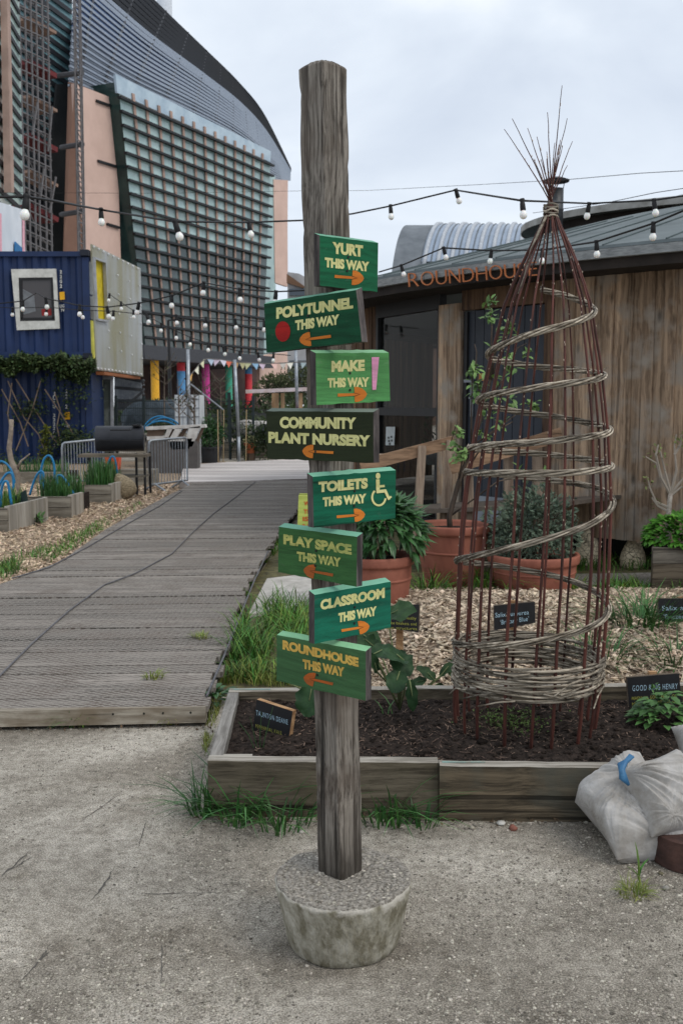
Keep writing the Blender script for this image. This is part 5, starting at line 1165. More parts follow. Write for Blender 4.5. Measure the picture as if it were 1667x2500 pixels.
roof = mb.build('roof', M_roof, rh)
mb = MB(); r_ = random.Random(5)
for k in range(26):
    a = math.pi * (.9 + .55 * k / 26); mb.tube([cp(a, RE + .012, EZ + .034), cp(a + r_.uniform(-.02, .02), 5.2, EZ + .037 + SL * 2.8)], .008, 4)
mb.build('felt_seams', mat('felt seam', S(86, 98, 100), bump=0), roof)
# raised upper roof with a light rim
M_rim = mat('pale metal rim', S(164, 164, 160), S(120, 118, 112), scale=3, rough=.5, bump=.1)
def ring2(mb, prof, c, n=90):
    vs = []; k = len(prof)
    for i in range(n):
        a = 2 * math.pi * i / n
        for r, z in prof: vs.append(V((c.x + r * math.cos(a), c.y + r * math.sin(a), z + .055 * r * math.sin(a))))
    mb.add(vs, [(i * k + j, ((i + 1) % n) * k + j, ((i + 1) % n) * k + (j + 1) % k, i * k + (j + 1) % k) for i in range(n) for j in range(k)])
UZ = 4.28
mb = MB(); ring2(mb, [(CR - .3, EZ + .6), (CR - .2, EZ + .6), (CR - .2, UZ - .05), (CR - .3, UZ - .05)], capc); mb.build('roof_kerb', M_soff, rh)
mb = MB(); ring2(mb, [(CR - .25, UZ - .06), (CR + .02, UZ - .06), (CR + .02, UZ + .02), (.8, UZ + .28), (.8, UZ + .2)], capc); up_ = mb.build('upper_roof', M_roof, rh)
mb = MB(); ring2(mb, [(CR + .022, UZ - .07), (CR + .04, UZ - .07), (CR + .04, UZ + .025), (CR - .06, UZ + .045), (CR - .06, UZ + .03), (CR + .022, UZ + .02)], capc); mb.build('roof_rim', M_rim, up_)
mb = MB(); c = V((5.9, 15.2, UZ + .14)); mb.lathe([(1.1, 0), (1.12, .03), (1.05, .1), (.8, .16), (.4, .19), (.001, .2)], c, 40); mb.build('roof_dome', mat('pale dome plastic', S(196, 204, 208), rough=.25, bump=0), rh, smooth=True)
# chimney
cc = Q(1355, 500, 12.9); mb = MB(); zt = Q(1355, 461, 12.9).z
mb.lathe([(.098, zt - 1.1), (.098, zt - .28), (.103, zt - .27), (.103, zt - .25), (.098, zt - .24), (.098, zt), (.09, zt), (.09, zt - .3)], (cc.x, 12.9, 0), 20)
ch = mb.build('chimney', mat('stove pipe', S(70, 72, 74), S(48, 50, 52), scale=6, rough=.45, metal=.5, bump=.1), rh, smooth=True)
mb = MB(); zc = Q(1355, 440, 12.9).z; mb.lathe([(.001, zc - .012), (.165, zc - .02), (.17, zc - .005), (.08, zc + .03), (.001, zc + .04)], (cc.x, 12.9, 0), 20)
for a in (0, 2.1, 4.2): mb.tube([(cc.x + .09 * math.cos(a), 12.9 + .09 * math.sin(a), zt - .02), (cc.x + .11 * math.cos(a), 12.9 + .11 * math.sin(a), zc - .01)], .006, 4)
mb.build('chimney_cap', M_black, ch)
# letters
def letmat():
    m = mat('rusty orange letters', S(184, 110, 66), S(156, 96, 62), S(150, 140, 126), scale=3.2, rough=.7, bump=.2, pos=(.3, .55)); return m
mb = MB(); pj = lambda u, v: CYL(u, v, RC, RE + .06)
word = 'ROUNDHOUSE'; x0_, x1_ = (993, 701), (1312, 672); n_ = len(word)
wd = {'R': .95, 'O': 1.15, 'U': 1.0, 'N': 1.02, 'D': 1.05, 'H': 1.0, 'S': .85, 'E': .8}; tot = sum(wd[c] for c in word); acc = 0
for i, c_ in enumerate(word):
    t0, t1 = (acc + .12) / tot, (acc + wd[c_] - .06) / tot; acc += wd[c_]
    Lq = (x0_[0] + (x1_[0] - x0_[0]) * t0, x0_[1] + (x1_[1] - x0_[1]) * t0); Rq = (x0_[0] + (x1_[0] - x0_[0]) * t1, x0_[1] + (x1_[1] - x0_[1]) * t1)
    lay_text(mb, c_, Lq, Rq, 36, pj, bold=-.018, vec=(.008, .008, 0), up=(-.07, -1.0))
mb.build('lettering', letmat(), rh)

# ramp railing
M_rail = wood('railing timber', S(172, 140, 112), S(124, 98, 78), 'x', 20, crack=.3, bump=.5, isl=.12); M_railz = wood('railing post timber', S(164, 146, 128), S(120, 102, 88), 'z', 20, crack=.3, bump=.5, isl=.12)
t = thing('ramp_railing', 'pale timber ramp railing with sloping top rail, directly right of the signpost', 'railing', (.9, 8.6, 0)); Y = 8.7
mb = MB(); mb.bar(Q(880, 1138, Y), Q(1108, 1078, Y + .1), .035, .105); mb.build('top_rail', M_rail, t)
for u, v0, v1, dx in ((932, 1108, 1300, -2), (1030, 1088, 1330, -14), (1100, 1075, 1330, -22)):
    mb = MB(); mb.bar(Q(u, v0, Y + .06), Q(u + dx, v1, Y + .06), .07, .07, up=(0, 1, 0)); mb.build('railing_post', M_railz, t)
t = thing('ramp_railing', 'pale timber railing behind the willow frame leading to the dark door', 'railing', (1.5, 9, 0)); Y = 8.55
mb = MB(); mb.bar(Q(1098, 1142, Y), Q(1370, 1060, Y - .1), .035, .115); mb.build('top_rail', M_rail, t)
for u, v0, v1, dx in ((1142, 1118, 1330, 4), (1240, 1100, 1330, 0), (1310, 1080, 1320, 2)):
    mb = MB(); mb.bar(Q(u, v0, Y + .06), Q(u + dx, v1, Y + .06), .075, .075, up=(0, 1, 0)); mb.build('railing_post', M_railz, t)
mb = MB(); mb.hexa([Q(860, 1262, 9.0), Q(1345, 1240, 8.2), Q(1345, 1240, 8.2) + V((.9, .9, 0)), Q(860, 1262, 9) + V((.9, .9, 0))], [Q(860, 1252, 9.0), Q(1345, 1230, 8.2), Q(1345, 1230, 8.2) + V((.9, .9, 0)), Q(860, 1252, 9) + V((.9, .9, 0))])
tag(mb.build('ramp', mat('ramp boards', S(110, 100, 90), scale=20)), 'timber ramp behind the railings leading to the roundhouse door', 'ramp', kind='structure')

# yellow-green A-board behind the post
t = thing('a_board', 'yellow green painted board with red letters standing behind the signpost', 'sign', (G(800, 1395, 0).x, 9.0, 0))
M_redl = mat('red letters', S(206, 84, 40), bump=0); M_lime = wood('lime paint', S(186, 196, 100), S(166, 180, 88), 'h', 30, bump=.3)
for k, (dy, sx) in enumerate(((0, 1), (.42, 1))):
    f = [Q(722, 1395, 8.95), Q(895, 1392, 8.95), Q(886, 1212, 9.12), Q(729, 1210, 9.12)]
    if k: f = [p + V((0, .5, 0)) if i < 2 else p + V((0, .16, 0)) for i, p in enumerate(f)]
    mb = MB(); mb.prism(f, (0, .03, .004)); bd = mb.build('board', M_lime, t)
    if k == 0:
        nr = (f[1] - f[0]).cross(f[3] - f[0]).normalized(); pj = lambda u, v: PLN(u, v, f[0] - nr * -.004 if nr.y < 0 else f[0] + nr * -.004, nr)
        for s, u0, u1, v in (('W', 742, 756, 1234), ('TH', 741, 760, 1254), ('IS', 739, 753, 1272), ('N', 739, 754, 1290)):
            m2 = MB(); lay_text(m2, s, (u0, v), (u1, v), 11, pj, bold=.03); m2.build('lettering', M_redl, bd)

# ================================================================== BARREL ROOFED SHED FAR BEHIND
bs = thing('barrel_roof_hall', 'distant hall with a ribbed silver barrel roof behind the roundhouse', 'building', (9, 76, 0))
M_slatef = mat('grey slate', S(116, 122, 128), S(92, 98, 104), scale=.7, rough=.7, bump=.2); M_silver = mat('pale glazed roofing', S(150, 163, 180), S(130, 144, 162), scale=.6, rough=.35, bump=.1); M_whiterib = mat('white roof rib', S(182, 187, 194), rough=.5, bump=0)
def barrel(phi, x): return V((x + 2.6 * (1 - math.cos(phi)), 70 + 9.5 * (1 - math.cos(phi)), 5.5 + 9.7 * math.sin(phi)))
def bl(phi): return 3.2 - .5 * (1 - math.cos(phi))
mb = MB(); mb.grid(lambda u, v: barrel(v * 1.9, bl(min(v * 1.9, 1.57)) + (19 - bl(0)) * u * 1.0), 60, 26); mb.build('roof', M_slatef, bs, smooth=True)
mb = MB(); mb.grid(lambda u, v: barrel(.66 + v * .98, 5.1 + 13 * u) + V((0, -.08, .06)), 60, 20); mb.build('glazing', M_silver, bs, smooth=True)
for k in range(14):
    x = 5.3 + .95 * k; mb = MB(); mb.tube([barrel(.62 + 1.02 * i / 14, x) + V((0, -.12, .08)) for i in range(15)], .16, 6); mb.build('roof_rib', M_whiterib, bs, smooth=True)
    mb = MB(); mb.tube([barrel(.62 + 1.02 * i / 14, x + .47) + V((0, -.10, .07)) for i in range(15)], .05, 5); mb.build('glazing_bar', M_slatef, bs, smooth=True)
mb = MB(); mb.bar(barrel(.62, 4.9) + V((0, -.2, 0)), barrel(.62, 19) + V((0, -.2, 0)), .3, .25); mb.build('eaves_gutter', M_slatef, bs)
mb = MB()
for k in range(9): p = barrel(.28, 4.2 + k * .09); mb.bar(p + V((0, -.2, -1.2)), p + V((0.2, -.2, 1.2)), .03, .03)
mb.build('louvre', M_black, bs)
mb = MB(); mb.hexa([(3.2, 70.3, 0), (20, 70.3, 0), (20, 86, 0), (3.2, 86, 0)], [(3.2, 70.3, 5.6), (20, 70.3, 5.6), (20, 86, 5.6), (3.2, 86, 5.6)]); mb.build('wall', mat('brick wall', S(120, 96, 84), scale=1), bs)
# little building between post and office block
hb = thing('far_house', 'far pale building with a brown gabled roof just left of the post', 'building', (-5, 95, 0))
mb = MB(); P_ = [Q(u, v, 95) for u, v in ((702, 985), (702, 690), (702, 664), (730, 668), (760, 684), (800, 690), (800, 985))]; mb.prism(P_, (0, 8, 0)); mb.build('wall', mat('pale render', S(176, 176, 178), scale=.5), hb)
mb = MB(); P_ = [Q(u, v, 94.6) for u, v in ((700, 690), (700, 668), (745, 700), (740, 703))]; mb.prism(P_, (0, 1, 0)); mb.build('roof_edge', mat('brown timber', S(120, 92, 72), scale=.6), hb)
mb = MB()
for v in (705, 735, 765, 880, 905, 930): mb.prism([Q(u, vv, 94.7) for u, vv in ((706, v), (790, v), (790, v + 16), (706, v + 16))], (0, .5, 0))
mb.build('windows', glass_dark('far window', S(60, 70, 80)), hb)

# ================================================================== FESTOON LIGHTS
M_cable = mat('black cable', S(30, 30, 32), rough=.6, bump=0); M_bulb = bpy.data.materials.new('opal bulb'); M_bulb.use_nodes = True
_b = M_bulb.node_tree.nodes['Principled BSDF']; _b.inputs['Base Color'].default_value = S(236, 236, 232); _b.inputs['Roughness'].default_value = .18; _b.inputs['Subsurface Weight'].default_value = .15
def festoon(label, pts, bulbs, rcab=.006, size=1.0, sag=.0):
    """cable through pixel points (u, v, Y); bulbs at fractional indices along it"""
    P_ = [Q(*p) for p in pts]; sm = []
    for i in range(len(P_) - 1):
        p0, p1, p2, p3 = P_[max(i - 1, 0)], P_[i], P_[i + 1], P_[min(i + 2, len(P_) - 1)]
        for k in range(6):
            t = k / 6; sm.append(p1.lerp(p2, t) - V((0, 0, sag * 4 * t * (1 - t) * (p2 - p1).length)))
    sm.append(P_[-1]); mb = MB(); mb.tube(sm, rcab, 5)
    t = thing('festoon_lights', label, 'string lights', P_[len(P_) // 2], 'strings of festoon bulbs'); mb.build('cable', M_cable, t, smooth=True)
    r_ = random.Random(len(label))
    for b_ in bulbs:
        i = int(b_ * 6); f = b_ * 6 - i; c = sm[min(i, len(sm) - 1)].lerp(sm[min(i + 1, len(sm) - 1)], f); s = size
        M = Matrix.Rotation(r_.gauss(0, .12), 3, 'X') @ Matrix.Rotation(r_.gauss(0, .12), 3, 'Y')
        mb = MB(); mb.lathe([(.001, .012 * s), (.016 * s, .012 * s), (.018 * s, 0), (.014 * s, -.008 * s), (.017 * s, -.02 * s), (.019 * s, -.06 * s), (.015 * s, -.066 * s)], c, 10, M); so = mb.build('socket', M_cable, t, smooth=True)
        mb = MB(); mb.lathe([(.0135 * s, -.064 * s), (.016 * s, -.07 * s), (.023 * s, -.083 * s), (.0245 * s, -.095 * s), (.021 * s, -.108 * s), (.012 * s, -.117 * s), (.001, -.119 * s)], c, 14, M); mb.build('bulb', M_bulb, so, smooth=True)
    return t
festoon('nearest, biggest bulbed festoon string crossing the office block and the sky behind the post', [(-60, 482, 4.5), (65, 480, 4.6), (130, 490, 4.9), (247, 512, 6.6), (427, 541, 5.6), (607, 543, 7.0), (740, 538, 7.4), (860, 522, 7.9), (953, 503, 7.9), (1112, 464, 7.7), (1274, 490, 5.9), (1437, 497, 7.0), (1595, 489, 6.6), (1720, 470, 6.3)],
        [1, 3, 4, 5, 8, 9, 10, 11, 12], .0065, .9)
festoon('festoon string hanging from the roundhouse eave up to the right edge', [(925, 664, 9.6), (979, 648, 9.2), (1082, 605, 8.6), (1199, 612, 8.2), (1323, 610, 7.6), (1455, 590, 6.8), (1594, 545, 6.3), (1700, 500, 6.0)], [1, 2, 3, 4, 5, 6], .007, .9)
festoon('festoon string crossing the container window and rising to the lattice facade, upper one', [(-40, 745, 13), (57, 735, 13), (90, 715, 12.6), (112, 728, 12.4), (195, 746, 12), (262, 750, 11.6), (340, 740, 11.2), (420, 722, 11), (498, 690, 10.6), (585, 706, 10), (674, 712, 9.8), (760, 708, 9.6)], [1, 3, 4, 5, 6, 7, 8, 9, 10], .0075, 1.15)
festoon('festoon string crossing the container window, lower one', [(-40, 748, 16), (32, 752, 16), (115, 750, 15.5), (199, 757, 15), (278, 760, 14.5), (358, 768, 14), (430, 770, 14), (503, 776, 13.5), (574, 780, 13), (645, 785, 12.5), (720, 790, 12)], [1, 2, 3, 4, 5, 6, 7, 8, 9], .006, 1.15)
festoon('small far festoon string over the polycarbonate wall falling to the right', [(268, 718, 22), (296, 738, 21.5), (326, 758, 21), (362, 772, 20.5), (394, 790, 20), (430, 808, 20), (466, 824, 20), (508, 838, 20), (545, 848, 20), (585, 858, 20), (630, 862, 20), (668, 864, 20), (710, 868, 20)], [0, 1, 2, 3, 4, 5, 6, 7, 8, 9, 10, 11], .008, 1.5)
for pts, lab in (([(-40, 470, 20), (400, 472, 20), (735, 466, 18), (900, 465, 16), (1180, 450, 13), (1390, 438, 10), (1560, 423, 9), (1720, 414, 8)], 'hair thin overhead wire crossing the whole sky'), ([(1300, 520, 12), (1480, 495, 9), (1600, 470, 8), (1720, 452, 7.5)], 'thin overhead wire in the sky above the roundhouse roof')):
    mb = MB(); mb.tube([Q(*p) for p in pts], .0035, 4); tag(mb.build('overhead_wire', M_cable), lab, 'wire', 'overhead wires')
# ================================================================== OFFICE BLOCK BEHIND (metal vault, glass lattice, terracotta panels)
P0 = V((-24.1, 122, 0)); EV = V((.421, .907, 0)); NV = V((.907, -.421, 0))
def pf(u, v, d=0.0): return PLN(u, v, P0 + NV * d, NV)
ob_ = thing('office_block', 'huge office block with a curved louvred metal roof, glass lattice and terracotta panels', 'building', (-22, 140, 0))
M_terr = mat('terracotta cladding', S(206, 178, 166), S(190, 162, 150), scale=.35, rough=.8, bump=.05, pos=(.3, .7)); M_terr2 = mat('terracotta side', S(160, 124, 106), S(144, 110, 94), scale=.35, rough=.8, bump=.05); M_fin = mat('terracotta fin', S(172, 146, 134), scale=.5, bump=0)
def pglass(name, c, c2, rough=.06, spec=.6, sc=.5):
    m = mat(name, c, c2, scale=sc, rough=rough, spec=spec, bump=0, isl=.3); return m
M_og = pglass('office glass painted sky', S(160, 184, 182), S(128, 154, 156)); M_ogd = pglass('office glass painted hall', S(72, 90, 90), S(50, 66, 68)); M_tran = mat('black transom', S(26, 28, 32), rough=.5, bump=0); M_beamd = mat('dark grey beam', S(70, 72, 78), rough=.7, bump=0)
TLq, TRq, BLq, BRq = (292, 232), (660, 398), (356, 846), (643, 872)
def lat(s, t, d=0.0):      # s along the facade 0..1 (perspective-true in the plane), t from top 0 to bottom 1
    a = pf(*TLq).lerp(pf(*TRq), s); b_ = pf(*BLq).lerp(pf(*BRq), s); return a.lerp(b_, t) + NV * d
NFN, NTR = 13, 19
# glass cells: each pane its own island, reflected sky above and opposite hall below painted as colour
rg = random.Random(91)
mb = MB()
for i in range(NFN + 1):
    for j in range(NTR):
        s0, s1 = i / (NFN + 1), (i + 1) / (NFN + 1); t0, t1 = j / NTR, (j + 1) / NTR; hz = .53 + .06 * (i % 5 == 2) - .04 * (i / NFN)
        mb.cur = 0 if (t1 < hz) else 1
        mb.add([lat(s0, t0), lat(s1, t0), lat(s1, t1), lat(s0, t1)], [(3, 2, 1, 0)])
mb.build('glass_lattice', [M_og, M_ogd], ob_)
for i in range(NFN):
    s = (i + 1.0) / (NFN + 1); w = .0064
    mb = MB(); P_ = [lat(s - w, -.028, .05), lat(s + w, -.028, .05), lat(s + w * .8, .955, .05), lat(s + w * .2, 1.0, .05), lat(s - w * .2, 1.0, .05), lat(s - w * .8, .955, .05)]
    mb.prism(P_, NV * .15); mb.build('facade_fin', M_fin, ob_)
for j in range(NTR):
    t = (j + .25) / NTR; mb = MB(); mb.bar(lat(-.015, t, .35), lat(1.01, t, .35), .45, .26); mb.build('transom', M_tran, ob_)
mb = MB(); mb.prism([lat(-.01, -.075, .02), lat(1.0, -.06, .02), lat(1.0, -.005, .02), lat(-.01, -.005, .02)], NV * -.3); mb.build('glass_parapet', mat('pale parapet glass', S(176, 194, 206), S(150, 170, 186), scale=.5, rough=.1, bump=0), ob_)
mb = MB(); a0, a1 = lat(0, -.05), lat(0, 1.0); bk = -NV * 4.2
mb.add([a0, a1, a1 + bk, a0 + bk], [(0, 1, 2, 3)]); mb.build('return_glazing', mat('green return glass', S(52, 74, 70), S(34, 50, 50), scale=.3, rough=.1, bump=0), ob_)
mb = MB(); mb.prism([lat(-.05, .995, .8), lat(1.06, .995, .8), lat(1.06, 1.055, .8), lat(-.05, 1.055, .8)], NV * -12); mb.build('underside_beam', M_beamd, ob_)
# ground floor: dark wall set back
mb = MB(); p, q = pf(300, 985, -10), pf(668, 985, -10); a, b_ = pf(300, 860, -10), pf(668, 860, -10)
mb.prism([V((p.x, p.y, 0)), V((q.x, q.y, 0)), b_, a], -NV * 1.0); mb.build('ground_floor', mat('dark brick recess', S(78, 60, 56), S(44, 36, 36), scale=.4, bump=0), ob_)
# painted columns
for (u, w, bands) in ((379, 20, (((226, 170, 50), 860, 985),)), (443, 20, (((196, 54, 66), 860, 906), ((88, 146, 196), 906, 985))), (503, 19, (((190, 62, 140), 870, 985),)), (559, 17, (((64, 160, 132), 872, 985),)), (607, 17, (((80, 136, 188), 876, 913), ((206, 60, 70), 913, 985)))):
    c = pf(u, 930, -1.2); r = w / 2 * c.y / F
    for k, (cl, v0, v1) in enumerate(bands):
        z0 = Q(u, v1, c.y).z if v1 < 985 else 0; z1 = Q(u, v0, c.y).z; mb = MB(); mb.lathe([(r, z0), (r, z1 - .01)], (c.x, c.y, 0), 18); mb.build('painted_column', mat('column paint', S(*cl, 1.15), bump=0, rough=.5), ob_, smooth=False)
# terracotta panels
mb = MB(); D_t = -1.5
f = [pf(u, v, D_t) for u, v in ((183, 203), (284, 243), (296, 640), (206, 640))]; mb.prism([V((p.x, p.y, p.z)) for p in f], -NV * .5); pt = mb.build('terracotta_panel', M_terr, ob_)
mb = MB(); g = [f[0], f[3], PLN(154, 640, P0 + NV * (D_t - 3), NV), PLN(167, 200, P0 + NV * (D_t - 3), NV)]; mb.add(g, [(0, 1, 2, 3)])
mb.build('panel_return', M_terr2, pt)
mb = MB()
for u0, v0, u1, v1 in ((236, 246, 280, 262), (240, 393, 285, 407), (262, 547, 292, 556)): mb.bar(pf(u0, v0, D_t + .15), pf(u1, v1, D_t + .15), .2, .28)
mb.build('slot', M_tran, pt)
for nm, q in (('a', ((668, 438), (703, 440), (702, 560), (703, 700), (672, 690))), ('b', ((634, 868), (706, 858), (708, 985), (634, 985)))):
    mb = MB(); mb.prism([pf(u, v, -2.0 if nm == 'a' else -1.5) for u, v in q], -NV * .5); mb.build('terracotta_panel', M_terr, ob_)
mb = MB(); mb.prism([pf(u, v, -2.1) for u, v in ((655, 420), (672, 430), (674, 868), (645, 872))], -NV * .5); mb.build('end_glazing', M_og, ob_)
# vaulted louvre roof
bot = [(168, 214), (290, 262), (480, 330), (600, 385), (668, 436), (708, 440)]
top = [(190, -190), (376, -3), (505, 124), (580, 200), (640, 276), (707, 412)]
def cat(P, t):
    k = len(P) - 1; x = min(max(t, 0), 1) * k; i = min(int(x), k - 1); f_ = x - i; g = lambda j: V((P[min(max(j, 0), k)][0], P[min(max(j, 0), k)][1]))
    p0, p1, p2, p3 = g(i - 1), g(i), g(i + 1), g(i + 2)
    return .5 * ((2 * p1) + (p2 - p0) * f_ + (2 * p0 - 5 * p1 + 4 * p2 - p3) * f_ ** 2 + (3 * p1 - p0 - 3 * p2 + p3) * f_ ** 3)
def vault(s, t, off=0.0):      # s along, t 0 bottom edge .. 1 crest
    a = cat(bot, s); b_ = cat(top, s); q = a.lerp(b_, t); d = -4.0 - 24.0 * (t ** 1.7) * (1 - .75 * s) + off
    return pf(q.x, q.y, d)
M_vg = mat('roof blue glass', S(56, 78, 116), S(34, 50, 82), scale=.12, rough=.4, spec=.12, bump=0, pos=(.4, .6)); M_vm = mat('grey metal mesh', S(128, 136, 148), S(104, 112, 124), scale=.2, spec=.1, rough=.6, bump=0); M_vd = mat('dark solar louvres', S(60, 66, 78), S(34, 37, 44), scale=.2, spec=.1, rough=.6, bump=0); M_bar = mat('silver louvre', S(150, 160, 174), rough=.35, metal=.2, bump=0); M_bard = mat('black louvre', S(34, 37, 43), rough=.5, bump=0)
for nm, t0, t1, m_ in (('roof_mesh', 0, .34, M_vm), ('roof_glass', .34, .72, M_vg), ('roof_panels', .72, 1.0, M_vd)):
    mb = MB(); mb.grid(lambda u, v: vault(u, t0 + (t1 - t0) * v), 60, 10); mb.build(nm, m_, ob_, smooth=True)
NL = 26
for k in range(NL):
    t = (k + .4) / NL; m_ = M_bar if t < .72 else M_bard; w = .45 if t < .34 else .7
    mb = MB(); P_ = [vault(i / 40, t, .5) for i in range(41)]
    for i in range(40): mb.bar(P_[i], P_[i + 1], .25, w * (.5 if t < .66 else .9))
    mb.build('roof_louvre', m_, ob_)
for s in (.06, .14, .22, .30, .38, .46, .54, .62, .70, .78, .86):
    mb = MB(); mb.tube([vault(s + .02 * t / 10, t / 10, .35) for t in range(11)], .16, 4); mb.build('roof_frame', M_beamd, ob_)
mb = MB(); p = pf(402, 20, -45); mb.lathe([(1.5, 0), (1.5, 40)], (p.x, p.y, p.z - 25), 16); mb.build('flue', mat('pale flue', S(206, 212, 220), bump=0), ob_, smooth=True)
# teal banded wall above the scaffold, and dark recess
mb = MB(); mb.prism([pf(u, v, -9) for u, v in ((30, -80), (178, -60), (170, 640), (40, 640))], -NV * .5); mb.build('banded_wall', mat('teal banded glass', S(112, 150, 158), S(70, 96, 104), scale=.12, rough=.2, bump=0, pos=(.4, .6)), ob_)
for k in range(30):
    v = -130 + 26 * k; mb = MB(); mb.bar(pf(30, v, -8.8), pf(176, v + 108, -8.8), .12, .55 if k < 18 else .8); mb.build('wall_band', M_bard, ob_)
mb = MB(); mb.prism([pf(u, v, -8.0) for u, v in ((140, 205), (168, 205), (158, 640), (95, 640), (130, 330))], -NV * .3); mb.build('dark_recess', mat('dark recess', S(44, 46, 48), S(30, 32, 34), scale=.2, bump=0), ob_)

# left wing, nearer
W0 = V((-30.8, 95, 0)); WN = V((.994, .11, 0)).normalized()
def wf(u, v, d=0.0): return PLN(u, v, W0 + WN * d, WN)
lw = thing('office_wing', 'nearer office wing with pale glass, black shelves and terracotta fins at the left edge', 'building', (-31, 92, 0))
mb = MB(); mb.prism([wf(-40, -80), wf(46, -80), wf(58, 500), wf(-40, 500)], -WN * .4); mb.build('glass_wall', mat('pale mint glass', S(190, 210, 204), S(140, 164, 164), scale=.25, rough=.1, bump=0, pos=(.35, .6)), lw)
for k in range(19):
    v = -100 + 36 * k; mb = MB(); a = wf(-20, v - 32, .12); b_ = wf(47 + k * .6, v + 74, .12); b_.z = a.z; mb.bar(a, b_, .14, .42); mb.build('shelf', M_tran, lw)
for u in (4,):
    mb = MB(); mb.prism([wf(u - 4, -60, .3), wf(u + 4, -60, .3), wf(u + 15, 470, .3), wf(u + 7, 470, .3)], WN * .6); mb.build('facade_fin', M_fin, lw)
h = thing('hoarding', 'white site hoarding with faded pink strips below the left wing', 'hoarding', (-29, 80, 0)); mb = MB(); W2 = V((-26.2, 80, 0)); hf = lambda u, v, d=0: PLN(u, v, W2 + WN * d, WN)
mb.prism([hf(-40, 480), hf(58, 512), hf(64, 640), hf(-40, 640)], -WN * .2); hb_ = mb.build('panel', mat('white sheeting', S(214, 220, 228), S(196, 204, 214), scale=.3, bump=0), h)
for u in (0, 56): mb = MB(); mb.prism([hf(u - 1, 520, .05), hf(u + 4, 522, .05), hf(u + 5, 620, .05), hf(u, 620, .05)], WN * .03); mb.build('pink_strip', mat('pink sheeting', S(232, 176, 190), bump=0), hb_)
mb = MB(); mb.prism([hf(36, 590, .1), hf(52, 605, .1), hf(54, 640, .1), hf(36, 640, .1)], WN * .1); mb.build('blue_sheet', mat('blue sheet', S(54, 120, 176), bump=0), hb_)

# scaffold tower
scf = thing('scaffold_tower', 'tall scaffold of grey tubes with red decks between the two office facades', 'scaffold', (-33, 105, 0)); M_tube = mat('grey scaffold tube', S(112, 110, 112), S(96, 92, 92), scale=2, rough=.5, metal=.3, bump=0); M_red = mat('red deck', S(112, 46, 48), S(84, 38, 42), scale=1, bump=0); M_deck = mat('brown deck boards', S(150, 124, 110), scale=1, bump=0)
SN = NV; S0 = P0 + NV * 1.0
def sf(u, v, d=0.0): return PLN(u, v, S0 + SN * d, SN)
for d in (0, -3.5):
    for u0, u1 in ((46, 64), (60, 76), (74, 90), (88, 100), (102, 116), (116, 128)):
        mb = MB(); mb.tube([sf(u0, -40, d), sf(u1, 640, d)], .11, 5); mb.build('standard', M_tube, scf)
for k in range(27):
    v = -40 + 26 * k
    mb = MB(); a = sf(44 + k * .55, v, 0); b_ = sf(120 + k * .35, v + 34, 0); mb.tube([a, b_], .09, 5)
    a2 = sf(48 + k * .55, v + 9, -3.5); b2 = sf(122 + k * .35, v + 42, -3.5); mb.tube([a2, b2], .09, 5)
    for f_ in (.15, .5, .85): mb.tube([a.lerp(b_, f_), a2.lerp(b2, f_)], .08, 4)
    mb.tube([a.lerp(b_, (k % 5) / 5), sf(44 + k * .55 + ((k % 5) + 1) * 15, v + 40, 0)], .07, 4)
    mb.build('ledger', M_tube, scf)
for v, m_ in ((165, M_red), (345, M_red), (515, M_red), (60, M_deck), (250, M_deck), (432, M_deck)):
    mb = MB(); mb.bar(sf(48 + v * .012, v - 12, -1.5), sf(116 + v * .012, v + 24, -1.5), 2.4, .5 if m_ is M_red else .3); mb.build('deck', m_, scf)
for u0, v0, u1, v1 in ((92, 250, 80, 330), (128, 260, 118, 370), (137, 432, 122, 520), (108, 412, 100, 480)): mb = MB(); mb.tube([sf(u0, v0, .4), sf(u1, v1, .4)], .12, 5); mb.build('brace', M_tube, scf)
# hoist mast
hm = thing('hoist_mast', 'slim grey lattice mast of a builders hoist in front of the terracotta panel', 'mast', (-28, 112, 0))
mb = MB(); c4 = []
def hmf(u, v, d): return PLN(u, v, P0 + NV * d, NV)
for du, d in ((0, 2.5), (13, 2.5), (4, .5), (17, .5)):
    mb.tube([hmf(179 + du, -60, d), hmf(192 + du, 640, d)], .09, 5)
mb.build('mast_leg', M_tube, hm)
mb = MB()
for k in range(29):
    v = -60 + 25 * k; x = 179 + 13 * (v + 60) / 700; mb.tube([hmf(x, v, 2.5), hmf(x + 13.5, v + 6, 2.5)], .08, 4); mb.tube([hmf(x, v, 2.5), hmf(x + 13.5, v + 25, 2.5)], .06, 4)
mb.build('lattice', M_tube, hm)
for v, u0 in ((178, 128), (352, 150), (516, 150)): mb = MB(); mb.tube([hmf(u0, v + 8, -3), hmf(202, v, 2.4)], .28, 6); mb.build('mast_tie', mat('mast tie steel', S(92, 92, 96), bump=0), hm)

